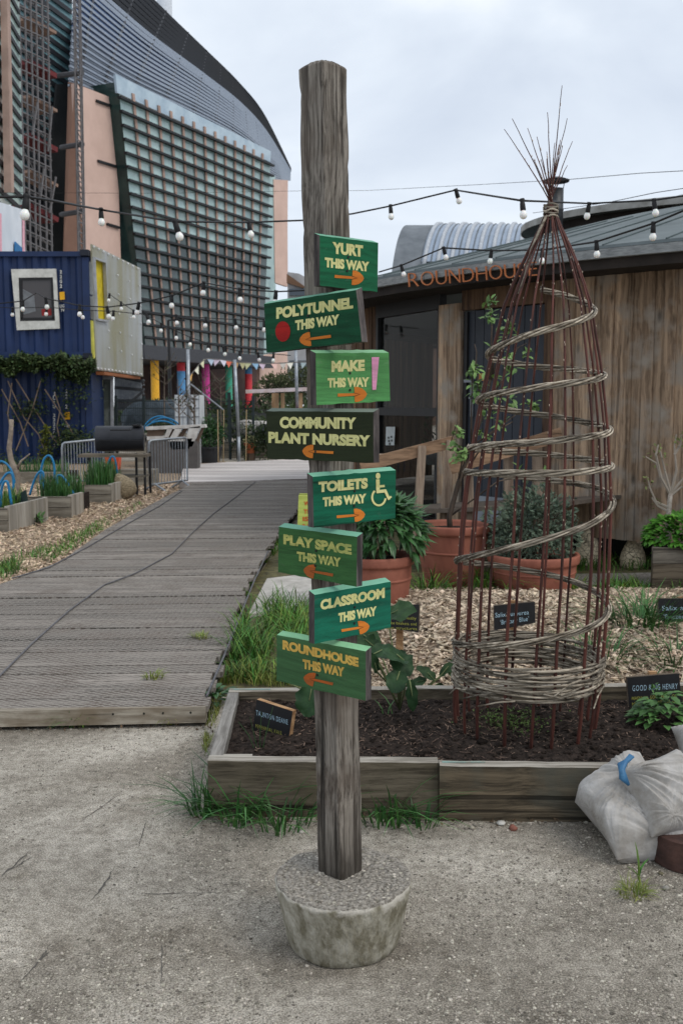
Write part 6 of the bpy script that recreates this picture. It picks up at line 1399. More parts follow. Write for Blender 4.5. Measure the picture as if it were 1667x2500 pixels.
# ================================================================== BLUE CONTAINERS
M_blue = mat('container blue paint', S(28, 50, 92), S(20, 38, 72), scale=.9, rough=.55, bump=.1, bscale=8, spec=.35); M_bluel = M_blue
def corrug(mb, x0, x1, Y, z0, z1, pitch=.36, dep=.07):
    xs = []; x = x0; k = 0
    while x < x1: xs += [(x, 0), (x + pitch * .30, 0), (x + pitch * .5, dep), (x + pitch * .80, dep)]; x += pitch
    xs = [(min(a, x1), b_) for a, b_ in xs] + [(x1, 0)]
    vs = [V((a, Y + b_, z)) for z in (z0, z1) for a, b_ in xs]; n = len(xs); mb.add(vs, [(i, i + 1, n + i + 1, n + i) for i in range(n - 1)])
XR = Q(221, 800, 25).x; CT = 5.22
def container(label, z0, z1, xr, extra):
    t = thing('shipping_container', label, 'shipping container', (xr - 3, 26.2, z0), 'blue shipping containers')
    mb = MB(); corrug(mb, xr - 6.05, xr - .16, 25.03, z0 + .16, z1 - .12); mb.hexa([(xr - 6.05, 25.12, z0), (xr - .01, 25.12, z0), (xr - .01, 27.4, z0), (xr - 6.05, 27.4, z0)], [(xr - 6.05, 25.12, z1 - .03), (xr - .01, 25.12, z1 - .03), (xr - .01, 27.4, z1 - .03), (xr - 6.05, 27.4, z1 - .03)])
    mb.build('corrugated_side', M_blue, t)
    mb = MB(); mb.box((xr - 3.02, 25.04, z1 - .06), (6.05, .14, .12)); mb.box((xr - 3.02, 25.04, z0 + .08), (6.05, .14, .16)); mb.build('side_rail', M_blue, t)
    mb = MB(); mb.box((xr - .08, 25.04, (z0 + z1) / 2), (.16, .13, z1 - z0 - .285)); mb.build('corner_post', M_blue, t)
    for z in (z0 + .06, z1 - .04):
        mb = MB(); mb.box((xr - .07, 25.0, z), (.2, .24, .14)); mb.build('corner_casting', mat('casting', S(40, 44, 54), bump=.1), t)
    extra(t); return t
M_white = mat('chipped white paint', S(208, 208, 202), S(178, 178, 172), scale=6, rough=.6, bump=.1); M_yel = mat('yellow label', S(226, 170, 40), bump=0)
qp = lambda u, v, o=0: Q(u, v, 24.97 - o)
def vtext(t, s, u, v0, dv, h, w, col, Yo=0.0):
    m2 = MB()
    for i, c_ in enumerate(s):
        if c_ != ' ': lay_text(m2, c_, (u, v0 + dv * i), (u + w, v0 + dv * i), h, lambda a, b_: qp(a, b_, .02 + Yo), bold=.03)
    m2.build('lettering', col, t)
def upx(t):
    o = [(28, 657), (137, 656), (146, 802), (42, 806)]; i_ = [(46, 678), (130, 677), (135, 783), (50, 784)]
    mb = MB()
    for k in range(4):
        a, b_ = o[k], o[(k + 1) % 4]; c, e = i_[(k + 1) % 4], i_[k]; mb.prism([qp(*p) for p in (a, b_, c, e)], (0, .06, 0))
    wf_ = mb.build('window_surround', M_white, t)
    mb = MB()
    for (a, b_, c, e) in (((46, 678), (130, 677), (130, 683), (46, 684)), ((46, 684), (54, 684), (56, 778), (50, 778)), ((124, 683), (130, 683), (135, 778), (128, 778)), ((49, 776), (135, 775), (136, 787), (48, 788))): mb.prism([qp(*p, -.01) for p in (a, b_, c, e)], (0, .05, 0))
    mb.build('window_frame', M_black, wf_)
    mb = MB(); mb.prism([qp(*p, -.04) for p in ((53, 684), (125, 683), (129, 776), (55, 777))], (0, .02, 0)); mb.build('pane', glass_dark('container window', S(66, 62, 62), .06, .5), wf_)
    mb = MB(); mb.prism([qp(*p, -.038) for p in ((56, 705), (84, 720), (88, 760), (58, 768))], (0, .004, 0)); mb.build('blind', mat('grey blind', S(120, 124, 128), bump=0), wf_)
    mb = MB(); mb.prism([qp(*p, -.038) for p in ((102, 755), (126, 753), (127, 770), (103, 771))], (0, .004, 0)); mb.build('red_box', mat('red box', S(140, 40, 40), bump=0), wf_)
    vtext(t, '22G2', 146.5, 668, 11.6, 9, 6, M_white)
    mb = MB(); mb.prism([qp(*p, .02) for p in ((146, 713), (158, 712), (159, 731), (147, 732))], (0, .01, 0)); mb.build('label_plate', M_yel, t)
    m2 = MB(); lay_text(m2, 'UG', (147, 751), (158, 750.5), 8, lambda a, b_: qp(a, b_, .02), bold=.02); lay_text(m2, '79', (149, 761), (158, 760.5), 7, lambda a, b_: qp(a, b_, .02), bold=.02); m2.build('lettering', M_white, t)
container('upper blue shipping container with a white framed window', 2.62, CT, XR, upx)
def lox(t):
    vtext(t, '2262', 160, 960, 12.5, 10, 6, M_white); mb = MB(); mb.prism([qp(*p, .02) for p in ((158, 1006), (171, 1006), (172, 1024), (159, 1024))], (0, .01, 0)); mb.build('label_plate', M_yel, t)
    vtext(t, 'JLYU 222269 3', 130, 965, 10.6, 8.6, 6, M_white)
    m2 = MB(); lay_text(m2, 'UG', (159, 1045), (171, 1045), 8, lambda a, b_: qp(a, b_, .02), bold=.02); m2.build('lettering', M_white, t)
container('lower blue shipping container covered in climbing plants', .02, 2.60, XR, lox)
# polycarbonate clad stair room beside the containers
A0, A1 = Q(229, 800, 25.0), Q(349, 800, 29.45); SNn = V(((A1 - A0).y, -(A1 - A0).x, 0)).normalized()
shf = lambda u, v, d=0: PLN(u, v, V((A0.x, 25.0, 0)) + SNn * d, SNn)
sh = thing('stair_room', 'upper room of translucent sheet with a yellow opening, beside the blue containers', 'building', (A0.x, 27, 0))
def polyc():
    m = bpy.data.materials.new('polycarbonate'); m.use_nodes = True; nt = m.node_tree; b = nt.nodes['Principled BSDF']; N = nt.nodes.new; L = nt.links.new
    b.inputs['Roughness'].default_value = .3; b.inputs['Alpha'].default_value = .78
    tc = N('ShaderNodeTexCoord'); mp = N('ShaderNodeMapping'); mp.inputs['Scale'].default_value = (.3, .9, .25); L(tc.outputs['Object'], mp.inputs['Vector'])
    n = N('ShaderNodeTexNoise'); n.inputs['Scale'].default_value = 1.6; L(mp.outputs[0], n.inputs['Vector']); c = N('ShaderNodeValToRGB'); e = c.color_ramp.elements
    e[0].position = .35; e[0].color = S(150, 146, 116); e[1].position = .65; e[1].color = S(176, 180, 182); L(n.outputs['Fac'], c.inputs[0]); L(c.outputs[0], b.inputs['Base Color'])
    w = N('ShaderNodeTexWave'); w.bands_direction = 'Y'; w.inputs['Scale'].default_value = 4; L(tc.outputs['Object'], w.inputs['Vector']); bp = N('ShaderNodeBump'); bp.inputs['Distance'].default_value = .03; bp.inputs['Strength'].default_value = .5; L(w.outputs['Fac'], bp.inputs['Height']); L(bp.outputs[0], b.inputs['Normal'])
    return m
M_poly = polyc(); M_alu = mat('aluminium trim', S(176, 178, 180), rough=.4, metal=.5, bump=0)
outl = [(225, 596), (344, 655), (350, 918), (236, 903)]; hole = [(229, 630), (256, 640), (262, 784), (236, 780)]
mb = MB(); o = outl; h_ = hole
for q in ((o[0], o[1], (344, 658), h_[1], h_[0]), ((344, 658), o[2], (262, 906), h_[2], h_[1]), (h_[3], h_[2], (262, 906), o[3]), (o[0], h_[0], h_[3], o[3])): mb.prism([shf(*p) for p in q], -SNn * .04)
wall_ = mb.build('sheet_wall', M_poly, sh)
mb = MB()
for k in range(4): mb.bar(shf(*h_[k], .02), shf(*h_[(k + 1) % 4], .02), .05, .09, up=SNn)
mb.build('opening_frame', M_alu, wall_)
mb = MB(); mb.prism([shf(*p, -.055) for p in h_], -SNn * .03); mb.build('yellow_panel', mat('yellow panel', S(206, 184, 40), bump=0), wall_)
mb = MB()
for k in range(10): p = V(o[0]).lerp(V(o[1]), (k + .4) / 10); mb.ball(shf(p.x, p.y + 4, .02), .03, 6)
for k in range(13): p = V(o[3]).lerp(V(o[2]), (k + .4) / 13); mb.ball(shf(p.x, p.y - 4, .02), .03, 6)
for (u, v) in ((288, 672), (316, 686), (290, 719), (318, 730), (292, 766), (319, 776), (294, 812), (321, 820), (297, 858), (323, 866), (266, 808), (267, 850), (341, 698), (343, 745), (345, 790), (347, 840), (348, 875)): mb.ball(shf(u, v, .02), .026, 6)
mb.build('fixings', mat('bright washer', S(226, 228, 230), rough=.3, bump=0), wall_)
mb = MB(); mb.hexa([shf(236, 906, -.1), shf(350, 920, -.1), shf(350, 920, -2.5), shf(236, 906, -2.5)], [shf(225, 600, -.1), shf(344, 659, -.1), shf(344, 659, -2.5), shf(225, 600, -2.5)]); mb.build('inner_room', mat('dim interior', S(110, 106, 96), S(84, 80, 70), scale=.8, bump=0), sh)
mb = MB()
for q, m_ in ((((207, 636), (226, 640), (228, 720), (209, 716)), 0), (((208, 720), (226, 724), (230, 780), (211, 778)), 0)): mb.prism([Q(u, v, 25.06) for u, v in q], (0, .1, 0))
mb.build('grey_sheet', mat('grey steel sheet', S(146, 152, 154), S(108, 106, 100), scale=2, bump=.1), sh)
mb = MB(); mb.prism([Q(u, v, 25.04) for u, v in ((209, 780), (227, 783), (231, 876), (219, 873), (217, 850), (213, 838), (217, 832), (214, 790))], (0, .1, 0)); mb.build('yellow_panel', mat('pale yellow panel', S(220, 214, 100), bump=0), sh)
mb = MB(); mb.box((A0.x + .12, 27.3, 2.26), (.2, 4.5, .08)); mb.build('floor_edge', mat('rust floor edge', S(150, 92, 56), bump=0), sh)
dr = thing('glass_door', 'glazed double door with steel frame under the translucent room', 'door', (Q(250, 1000, 26).x, 26, 0)); Yd = 26.2
mb = MB()
for u0, u1, v0, v1 in ((222, 226, 924, 1080), (244, 250, 924, 1080), (270, 276, 924, 1080), (222, 276, 914, 926)): mb.prism([Q(u, v, Yd) for u, v in ((u0, v0), (u1, v0), (u1 + 1, v1), (u0 + 1, v1))], (0, .08, 0))
mb.build('door_frame', M_alu, dr)
mb = MB(); mb.prism([Q(u, v, Yd + .05) for u, v in ((222, 916), (276, 916), (278, 1110), (222, 1110))], (0, .02, 0)); mb.build('pane', mat('hazy door glass', S(140, 146, 140), S(74, 80, 74), scale=.9, rough=.08, bump=0, pos=(.42, .58)), dr)
mb = MB(); mb.prism([Q(u, v, Yd - .03) for u, v in ((240, 928), (252, 928), (252, 944), (240, 944))], (0, .01, 0)); mb.build('door_notice', mat('pale yellow notice', S(206, 206, 150), bump=0), dr)
# climbing plants
M_ivy = mat('climbing leaves', S(66, 84, 44, .9), S(32, 44, 26, .9), rough=.6, isl=.45, hue=.03, bump=0, scale=.9); M_ivyy = mat('yellow green climbing leaves', S(112, 116, 40, .9), S(74, 86, 30, .9), rough=.6, isl=.4, bump=0)
mb = MB(); r_ = random.Random(15)
for k in range(5200):
    u = r_.uniform(-30, 232); t = (u + 30) / 262; top_ = 868 + 16 * noise.noise(V((u * .03, 0, 0))) + 14 * abs(noise.noise(V((u * .11, 3, 0)))) + (10 if u > 200 else 0); bo = 905 + 26 * noise.noise(V((u * .022, 5, 0))) + 20 * (u > 140) * (u < 215)
    v = top_ + (bo - top_) * r_.random(); c = Q(u, v, 24.75 + r_.uniform(-.35, .25)); small_leaf(mb, c, rdir(r_), (0, -.3, 1), r_.uniform(.06, .13), .07)
for k in range(1500):
    u = r_.uniform(-30, 200); v = r_.uniform(900, 1170)
    if noise.noise(V((u * .018, v * .010, 1.5))) < .12 + (0 if v > 1060 else .08): continue
    c = Q(u, v, 24.85 + r_.uniform(-.2, .1)); small_leaf(mb, c, rdir(r_), (0, -.3, 1), r_.uniform(.06, .12), .06)
for (cu, cv, n, rd) in ((160, 1075, 260, 22), (190, 1068, 240, 20), (20, 1140, 220, 26), (70, 1150, 220, 26), (60, 1000, 120, 22), (90, 1000, 120, 16), (180, 960, 160, 24)):
    for k in range(n): small_leaf(mb, Q(cu + r_.gauss(0, rd), cv + r_.gauss(0, rd * .7), 24.8 + r_.uniform(-.3, .1)), rdir(r_), (0, -.3, 1), r_.uniform(.06, .12), .06)
t = thing('climbing_plant', 'tangled climber draped along the join of the two blue containers', 'climbing plant', (Q(100, 1000, 24.7).x, 24.7, 0)); mb.build('leaves', M_ivy, t)
mb = MB()
for k in range(420): u = 112 + r_.gauss(0, 7); v = r_.uniform(1040, 1135); small_leaf(mb, Q(u, v, 24.7 + r_.uniform(-.1, .1)), rdir(r_), (0, -.3, 1), r_.uniform(.05, .1), .06)
mb.build('yellow_leaves', M_ivyy, t)
mb = MB()
for pts in (((20, 930), (60, 1020), (95, 1060), (118, 1120)), ((40, 925), (80, 990), (130, 1070), (150, 1090)), ((100, 930), (80, 1000), (40, 1100)), ((135, 960), (148, 1000), (140, 1040), (150, 1090)), ((5, 950), (50, 1030), (70, 1090)), ((110, 950), (150, 1010), (180, 1060)), ((95, 1140), (98, 1100), (85, 1140)), ((30, 935), (20, 1010), (28, 1060))): mb.tube([Q(u, v, 24.72) for u, v in pts], .018, 4)
mb.build('stems', mat('grey brown stems', S(128, 112, 98), bump=0), t)
# ================================================================== GARDEN ON THE LEFT: PLANTERS, HOOPS, SMOKER, BARRIERS
M_pl1 = wood('weathered planter boards', S(142, 136, 124), S(98, 92, 82), 'x', 12, crack=.5, bump=.5, isl=.15); M_pl2 = wood('pale planter end', S(172, 168, 160), S(136, 130, 120), 'z', 10, bump=.4)
M_hoop = mat('blue hoop pipe', S(38, 128, 178), S(30, 104, 150), rough=.4, bump=0)
def timber_planter(label, u0, u1, v0, vb, ue=None, courses=2, dep=1.2, soil=None):
    a = G(u0, vb, 0); Y = a.y; x0 = a.x; x1 = Q(u1, vb, Y).x; H = Q(u1, v0, Y).z; t = thing('planter', label, 'planter', ((x0 + x1) / 2, Y + dep / 2, 0), 'timber planters beside the boardwalk')
    for k in range(courses):
        mb = MB(); mb.box(((x0 + x1) / 2, Y + .025, H * (k + .5) / courses), (x1 - x0, .05, H / courses - .008)); mb.build('front_board', M_pl1, t)
    if ue is not None:
        e = G(ue[0], ue[1], 0); 
        mb = MB(); s_ = V((x1 + .002, Y + .052, 0)); e = V((x1 + .12, Y + dep, 0)) if e.x < x1 else V((e.x, max(e.y, Y + .35), 0)); mb.hexa([s_, e, e + V((-.05, .03, 0)), s_ + V((-.05, .0, 0))], [p + V((0, 0, H + .012)) for p in (s_, e, e + V((-.05, .03, 0)), s_ + V((-.05, .0, 0)))]); mb.build('end_board', M_pl2, t)
    mb = MB(); mb.box(((x0 + x1) / 2 - .03, Y + .06 + dep / 2, H / 2 - .02), (x1 - x0 - .08, dep, H - .05)); mb.build('planter_soil', M_soil, t)
    return Y, x0, x1, H
pls = [('small timber planter cut by the left edge of the photo', -60, 20, 1240, 1303, (48, 1288), 2), ('two board timber planter with blue hoops in the middle left', 66, 174, 1212, 1266, (206, 1256), 2), ('timber planter of chives beside the woven basket', 182, 272, 1184, 1230, (283, 1222), 2), ('long low timber planter in front of the blue container', -20, 160, 1152, 1182, None, 1)]
PLI = [timber_planter(*p) for p in pls]
rg2 = random.Random(71)
for (Y, x0, x1, H), (n, h, lab, m_) in zip(PLI, ((160, .25, 'thin grass growing in the planter at the left edge', M_grass), (520, .34, 'green grassy plants under the blue hoops', M_grassd), (600, .42, 'tall chives in the planter beside the woven basket', M_grassd), (240, .3, 'low greenery in the long planter before the container', M_grassd))):
    mb = MB()
    for k in range(n): blade(mb, (rg2.uniform(x0 + .1, x1 - .05), Y + rg2.uniform(.12, .9), H - .03), h * rg2.uniform(.4, 1.15), rg2.uniform(0, 6.28), rg2.uniform(.05, .45), .012, rg2)
    tag(mb.build('grass', m_, origin=((x0 + x1) / 2, Y + .5, H)), lab, 'grass', kind='stuff')
for i, (pts, Y) in enumerate(((((99.5, 1183), (101, 1150), (108, 1122), (119.6, 1112), (129, 1122), (134, 1145), (133, 1183)), 14.6), (((73.6, 1209), (82, 1180), (92, 1158), (102, 1150.6), (107, 1160), (107, 1200)), 13.6), (((147, 1211), (141, 1185), (140, 1165), (145, 1160), (154, 1164), (168, 1184), (180, 1206)), 13.4), (((258, 1182), (261, 1150), (267, 1125), (275.5, 1114), (282, 1124), (286, 1150), (285, 1180)), 15.8),
                       (((2, 1238), (4, 1200), (9, 1180), (14, 1175), (21, 1182), (29, 1232)), 11.7), (((-8, 1200), (6, 1172), (16, 1158), (25, 1154), (31, 1160), (34, 1180), (31, 1215)), 12.6), (((-14, 1150), (0, 1128), (10, 1128), (22, 1138), (32, 1156), (37, 1180)), 14.5))):
    mb = MB(); P_ = [Q(u, v, Y) for u, v in pts]; sm = []
    for k in range(len(P_) - 1):
        p0, p1, p2, p3 = P_[max(k - 1, 0)], P_[k], P_[k + 1], P_[min(k + 2, len(P_) - 1)]
        for j in range(4):
            f = j / 4; sm.append(.5 * ((2 * p1) + (p2 - p0) * f + (2 * p0 - 5 * p1 + 4 * p2 - p3) * f * f + (3 * p1 - p0 - 3 * p2 + p3) * f ** 3))
    mb.tube(sm + [P_[-1]], .0165, 7)
    tag(mb.build('garden_hoop', M_hoop, smooth=True), ('tall blue hoop at the back of the middle planter', 'leaning blue hoop at the left end of the middle planter', 'leaning blue hoop at the right end of the middle planter', 'lone blue hoop over the chives beside the basket', 'front blue hoop of the planter at the left edge', 'second blue hoop behind the planter at the left edge', 'blue hoop farthest back at the left edge')[i], 'garden hoop', 'blue garden hoops')
mb = MB(); mb.tube([Q(u, v, 12.8) for u, v in ((29, 1024), (27, 1060), (23, 1095), (28, 1125), (40, 1150), (45, 1165), (44, 1185), (50, 1205), (58, 1260))], [.028, .03, .034, .036, .04, .034, .03, .028, .02], 7)
mb.tube([Q(u, v, 12.8) for u, v in ((42, 1148), (52, 1126), (74, 1108))], [.02, .014, .008], 5)
tag(mb.build('driftwood_branch', mat('grey branch', S(160, 148, 134), S(112, 100, 90), scale=12, bump=.4), smooth=True), 'crooked grey branch standing upright between the planters at the left', 'branch')
mb = MB(); r_ = random.Random(3)
for k in range(3): mb.tube([Q(u + r_.uniform(-3, 3), v, 12.2) for u, v in ((20, 1235), (40, 1220), (55, 1205), (58, 1235), (54, 1290))], [.03, .04, .06, .07, .05], 7)
tag(mb.build('plant_net', mat('dark green netting', S(30, 52, 50), S(20, 36, 36), scale=20, rough=.9, bump=.6), smooth=True), 'bundle of dark green netting draped over the planter corner', 'netting')
mb = MB(); c = G(60, 1282, 0)
for k in range(60): leaf(mb, c + V((rg2.uniform(-.1, .25), rg2.uniform(-.1, .1), rg2.uniform(.02, .12))), rdir(rg2, 0), (0, 0, 1), .09, .05)
tag(mb.build('leafy_weed', M_herb, origin=c), 'green weed growing at the foot of the netting bundle', 'weed')
# woven basket lying tilted
c = G(303, 1222, 0); Mb_ = Matrix.Rotation(R(-34), 3, 'Y'); s = 62 * c.y / F
mb = MB(); mb.lathe([(s * .28, -.02), (s * .43, s * .08), (s * .50, s * .3), (s * .46, s * .55), (s * .34, s * .8), (s * .2, s * .98), (s * .17, s * 1.02), (s * .14, s * .96), (s * .12, s * .7), (.001, s * .65)], (c.x + s * .13, c.y + s * .4, s * .12), 28, Mb_)
mw = mat('woven straw', S(178, 164, 138), S(112, 98, 76), scale=30, stretch=(1, 1, 3), bump=1.0, bscale=40, bdist=.03)
tag(mb.build('woven_basket', mw, smooth=True), 'tilted woven straw basket lying on the wood chips', 'basket')
# smoker barbecue
Y = 16.4; t = thing('barbecue_smoker', 'large black drum barbecue smoker on a tall metal stand with a wooden shelf', 'barbecue', (Q(300, 1150, Y).x, Y, 0)); M_bbq = mat('matt black steel', S(52, 54, 60), S(40, 42, 46), scale=4, rough=.45, metal=.3, bump=.1)
xl, xr_ = Q(235, 1070, Y).x, Q(350, 1070, Y).x; zc = Q(300, 1071, Y).z; rr_ = 31 * Y / F
MX = Matrix.Rotation(math.pi / 2, 3, 'Y') @ Matrix.Identity(3)
mb = MB(); mb.lathe([(rr_ * .96, 0), (rr_, .01), (rr_, xr_ - xl - .01), (rr_ * .97, xr_ - xl)], (xl, Y, zc), 36, Matrix.Rotation(R(8), 3, 'Z') @ MX); dm = mb.build('drum', M_bbq, t, smooth=False)
mb = MB(); mb.box((xl + .45, Y - rr_ - .0, zc - .02), (.7, .02, .012)); mb.tube([(xl + .3, Y - rr_ * .9, zc + .16), (xl + .3, Y - rr_ - .06, zc + .15), (xl + .62, Y - rr_ - .04, zc + .15), (xl + .62, Y - rr_ * .9, zc + .16)], .012, 6); mb.box((xr_ - .1, Y, zc + rr_ + .01), (.14, .1, .03)); mb.build('lid_hinge', M_black, dm)
mb = MB(); p = V((xr_ + .012, Y + .1, zc)); mb.lathe([(.06, 0), (.06, .014), (.03, .03), (.001, .032)], p, 14, Matrix.Rotation(R(8), 3, 'Z') @ MX); mb.build('vent_wheel', M_black, dm)
mb = MB(); zsf = Q(280, 1112, Y - .3).z; mb.box(((Q(197, 1112, Y - .3).x + Q(360, 1112, Y - .3).x) / 2, Y - .22, zsf), (Q(360, 1112, Y - .3).x - Q(197, 1112, Y - .3).x, .42, .05)); mb.build('shelf', wood('grey shelf board', S(134, 124, 110), S(90, 82, 72), 'x', 14), t)
for u, dy in ((340, -.2), (360, -.2), (215, .15), (360, .25), (262, .25)):
    mb = MB(); x = Q(u, 1150, Y).x; mb.box((x, Y + dy, zsf / 2 + .02), (.035, .035, zsf + .03)); mb.build('leg', M_black, t)
mb = MB(); mb.box((Q(310, 1150, Y).x, Y - .05, .33), (.7, .35, .03)); mb.build('lower_shelf', M_pl1, t)
# crowd barriers
M_galv = mat('galvanised steel', S(166, 172, 178), S(128, 134, 142), scale=8, rough=.4, metal=.5, bump=0)
def barrier(label, c4, Y0, Y1, nb):
    (ul, vtl, vbl), (ur, vtr, vbr) = c4; A, B = Q(ul, vtl, Y0), Q(ur, vtr, Y1); A2, B2 = Q(ul, vbl, Y0), Q(ur, vbr, Y1); A2 = V((A.x, A.y, A2.z)); B2 = V((B.x, B.y, B2.z))
    t = thing('crowd_barrier', label, 'barrier', ((A.x + B.x) / 2, (A.y + B.y) / 2, 0), 'galvanised crowd barriers'); mb = MB()
    ch = .06; la, lb = A.lerp(B, ch), B.lerp(A, ch)
    mb.tube([A2, A - V((0, 0, .09)), A.lerp(la, .3) - V((0, 0, .02)), la, lb, B.lerp(lb, .3) - V((0, 0, .02)), B - V((0, 0, .09)), B2, A2], .021, 7); mb.build('frame', M_galv, t, smooth=True)
    for k in range(nb):
        f = (k + 1) / (nb + 1); mb = MB(); mb.tube([A.lerp(B, f) , A2.lerp(B2, f)], .0075, 5); mb.build('bar', M_galv, t)
    e = (B - A).normalized(); n_ = V((e.y, -e.x, 0))
    for f in (.14, .86):
        c = A2.lerp(B2, f); mb = MB(); mb.tube([V((c.x, c.y, .03)) + n_ * .32 - V((0, 0, .02)), V((c.x, c.y, c.z)) , V((c.x, c.y, .03)) - n_ * .32 - V((0, 0, .02))], .02, 6); mb.build('foot', M_galv, t)
barrier('galvanised crowd barrier left of the black smoker', ((152, 1082, 1178), (252, 1072, 1170)), 17.2, 17.6, 13)
barrier('galvanised crowd barrier right of the black smoker, nearest the boardwalk', ((364, 1076, 1184), (456, 1068, 1172)), 17.0, 17.6, 12)
# orange crate behind the smoker, stone bench
mb = MB(); p = Q(278, 1134, 18.5); mb.hexa([p + V((-.1, -.1, -.14)), p + V((.1, -.1, -.14)), p + V((.1, .1, -.14)), p + V((-.1, .1, -.14))], [p + V((-.125, -.12, .14)), p + V((.125, -.12, .14)), p + V((.125, .12, .14)), p + V((-.125, .12, .14))])
tag(mb.build('plastic_bucket', mat('orange plastic', S(222, 92, 52), S(204, 76, 44), rough=.5, bump=0)), 'square orange plastic bucket standing behind the smoker', 'bucket')
mb = MB(); p = Q(278, 1160, 18.5); mb.box((p.x + .2, 18.5, p.z / 2 + .05), (1.2, .5, p.z + .12)); tag(mb.build('work_bench', M_pl1), 'low grey timber bench behind the smoker carrying the orange bucket', 'bench')

# ================================================================== MIDDLE DISTANCE
# white crate tank, pallets
Y = 25.0; t = thing('water_tank', 'white plastic tank in a wire cage standing in the garden', 'tank', (Q(457, 1030, Y).x, Y, 0)); a, b_ = Q(427, 964, Y), Q(488, 1050, Y); M_wt = mat('white plastic', S(216, 220, 222), S(196, 200, 204), scale=2, rough=.4, bump=0)
mb = MB(); mb.hexa([(a.x, Y, 0), (b_.x, Y, 0), (b_.x, Y + .9, 0), (a.x, Y + .9, 0)], [(a.x, Y, a.z), (b_.x, Y, a.z), (b_.x, Y + .9, a.z), (a.x, Y + .9, a.z)]); mb.build('tank_body', M_wt, t)
mb = MB()
for k in range(8): z = a.z * (k + .5) / 8; mb.tube([(a.x - .01, Y - .015, z), (b_.x + .01, Y - .015, z)], .011, 5)
for k in range(7): x = a.x + (b_.x - a.x) * k / 6; mb.tube([(x, Y - .02, 0), (x, Y - .02, a.z)], .009, 5)
mb.build('wire_cage', mat('grey cage', S(150, 154, 160), bump=0), t)
Y = 21.5; t = thing('pallet_bench', 'whitewashed pallet bench with slanted back slats behind the barrier', 'bench', (Q(440, 1080, Y).x, Y, 0)); M_ww = mat('whitewashed boards', S(206, 204, 200), S(164, 160, 156), scale=6, bump=.1)
z_ = lambda v: Q(440, v, Y).z
mb = MB()
mb.prism([Q(u, v, Y) for u, v in ((355, 1042), (500, 1036), (502, 1044), (356, 1050))], (0, .3, .0)); mb.prism([Q(u, v, Y + .02) for u, v in ((358, 1066), (412, 1064), (412, 1072), (360, 1074))], (0, .4, 0)); mb.build('top_board', M_ww, t)
mb = MB()
for q in (((408, 1048), (422, 1046), (412, 1066), (402, 1068)), ((428, 1046), (446, 1045), (430, 1072), (412, 1076)), ((462, 1044), (490, 1040), (470, 1090), (446, 1094)), ((410, 1074), (470, 1070), (462, 1096), (420, 1098))): mb.prism([Q(u, v, Y) for u, v in q], (0, .03, 0))
mb.build('slats', M_ww, t)
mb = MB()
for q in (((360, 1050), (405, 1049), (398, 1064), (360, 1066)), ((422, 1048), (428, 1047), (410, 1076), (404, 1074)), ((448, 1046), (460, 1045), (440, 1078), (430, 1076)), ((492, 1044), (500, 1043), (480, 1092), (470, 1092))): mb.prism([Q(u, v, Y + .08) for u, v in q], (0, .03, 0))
mb.build('shadow_boards', mat('brown slat gap shade', S(110, 92, 80), bump=0), t)  # brown fill painted in for the shade between the slats
mb = MB(); mb.box((Q(420, 1100, Y).x, Y + .2, .35), (1.1, .4, .7)); mb.build('base', mat('dim base', S(92, 88, 86), scale=4, bump=0), t)
# hoop tunnel
t = thing('hoop_tunnel', 'low bed under blue arched pipes behind the pallet bench', 'garden bed', (Q(395, 1040, 24).x, 24, 0)); mb = MB()
for u0, u1, v0, Yk in ((350, 432, 1016, 24.4), (358, 445, 1020, 24), (352, 438, 1028, 23.7)): mb.tube([Q(u0 + (u1 - u0) * i / 12, 1050 - (1050 - v0) * math.sin(math.pi * i / 12) ** .6, Yk) for i in range(13)], .02, 6)
mb.build('hoops', M_hoop, t, smooth=True); mb = MB(); mb.box((Q(395, 1050, 24).x, 24, .4), (1.0, 1.2, .8)); mb.build('bed_frame', M_pl1, t)
mb = MB(); bush(mb, (Q(395, 1036, 24).x, 24, .85), (.45, .5, .2), 500, .09, 6, .2, -.2); mb.build('leaves', M_ivy, t)
# pots
Y = 24.5; c = G(513, 1130, 0); t = thing('plant_tub', 'large black plastic tub with a leafy green plant beside the pale landing', 'plant pot', c); r = 29 * c.y / F; H = Q(513, 1090, c.y).z
mb = MB(); mb.lathe([(r * .8, 0), (r, H - .05), (r * 1.06, H - .05), (r * 1.06, H), (r * .95, H), (r * .9, H - .06), (.001, H - .05)], c, 24); mb.build('tub', mat('black plastic', S(52, 54, 58), bump=0, rough=.5), t, smooth=False)
mb = MB(); bush(mb, c + V((0, 0, H + .32)), (.36, .3, .42), 900, .12, 8, .1, -.8, .35); mb.build('leaves', M_leafd, t)
mb = MB(); c2 = c + V((-.5, .1, 0)); bush(mb, c2 + V((0, 0, .28)), (.3, .3, .34), 600, .10, 12, .2, -.8); tag(mb.build('low_bush', M_ivy, origin=c2), 'low dark green bush left of the large black tub', 'bush')
c = G(612, 1124, 0); H0 = Q(612, 1106, c.y).z; H1 = Q(612, 1082, c.y).z
t = thing('log_stump', 'short cut log standing on end under the small orange pot', 'log', c); mb = MB(); mb.lathe([(.125, 0), (.13, .02), (.125, H0 - .004), (.001, H0 - .003)], c, 14, jit=lambda p: p * (1 + .08 * noise.noise(p * 9))); mb.build('log', wood('log bark', S(112, 94, 80), S(72, 60, 50), 'z', 14), t)
t = thing('flower_pot', 'small orange terracotta pot with pale flowers standing on a log', 'plant pot', (c.x, c.y, H0)); mb = MB(); mb.lathe([(.11, H0), (.15, H1 - .06), (.17, H1 - .06), (.17, H1), (.14, H1), (.13, H1 - .05), (.001, H1 - .05)], c, 18); mb.build('pot', mat('orange clay', S(200, 112, 74), S(180, 96, 62), bump=0), t)
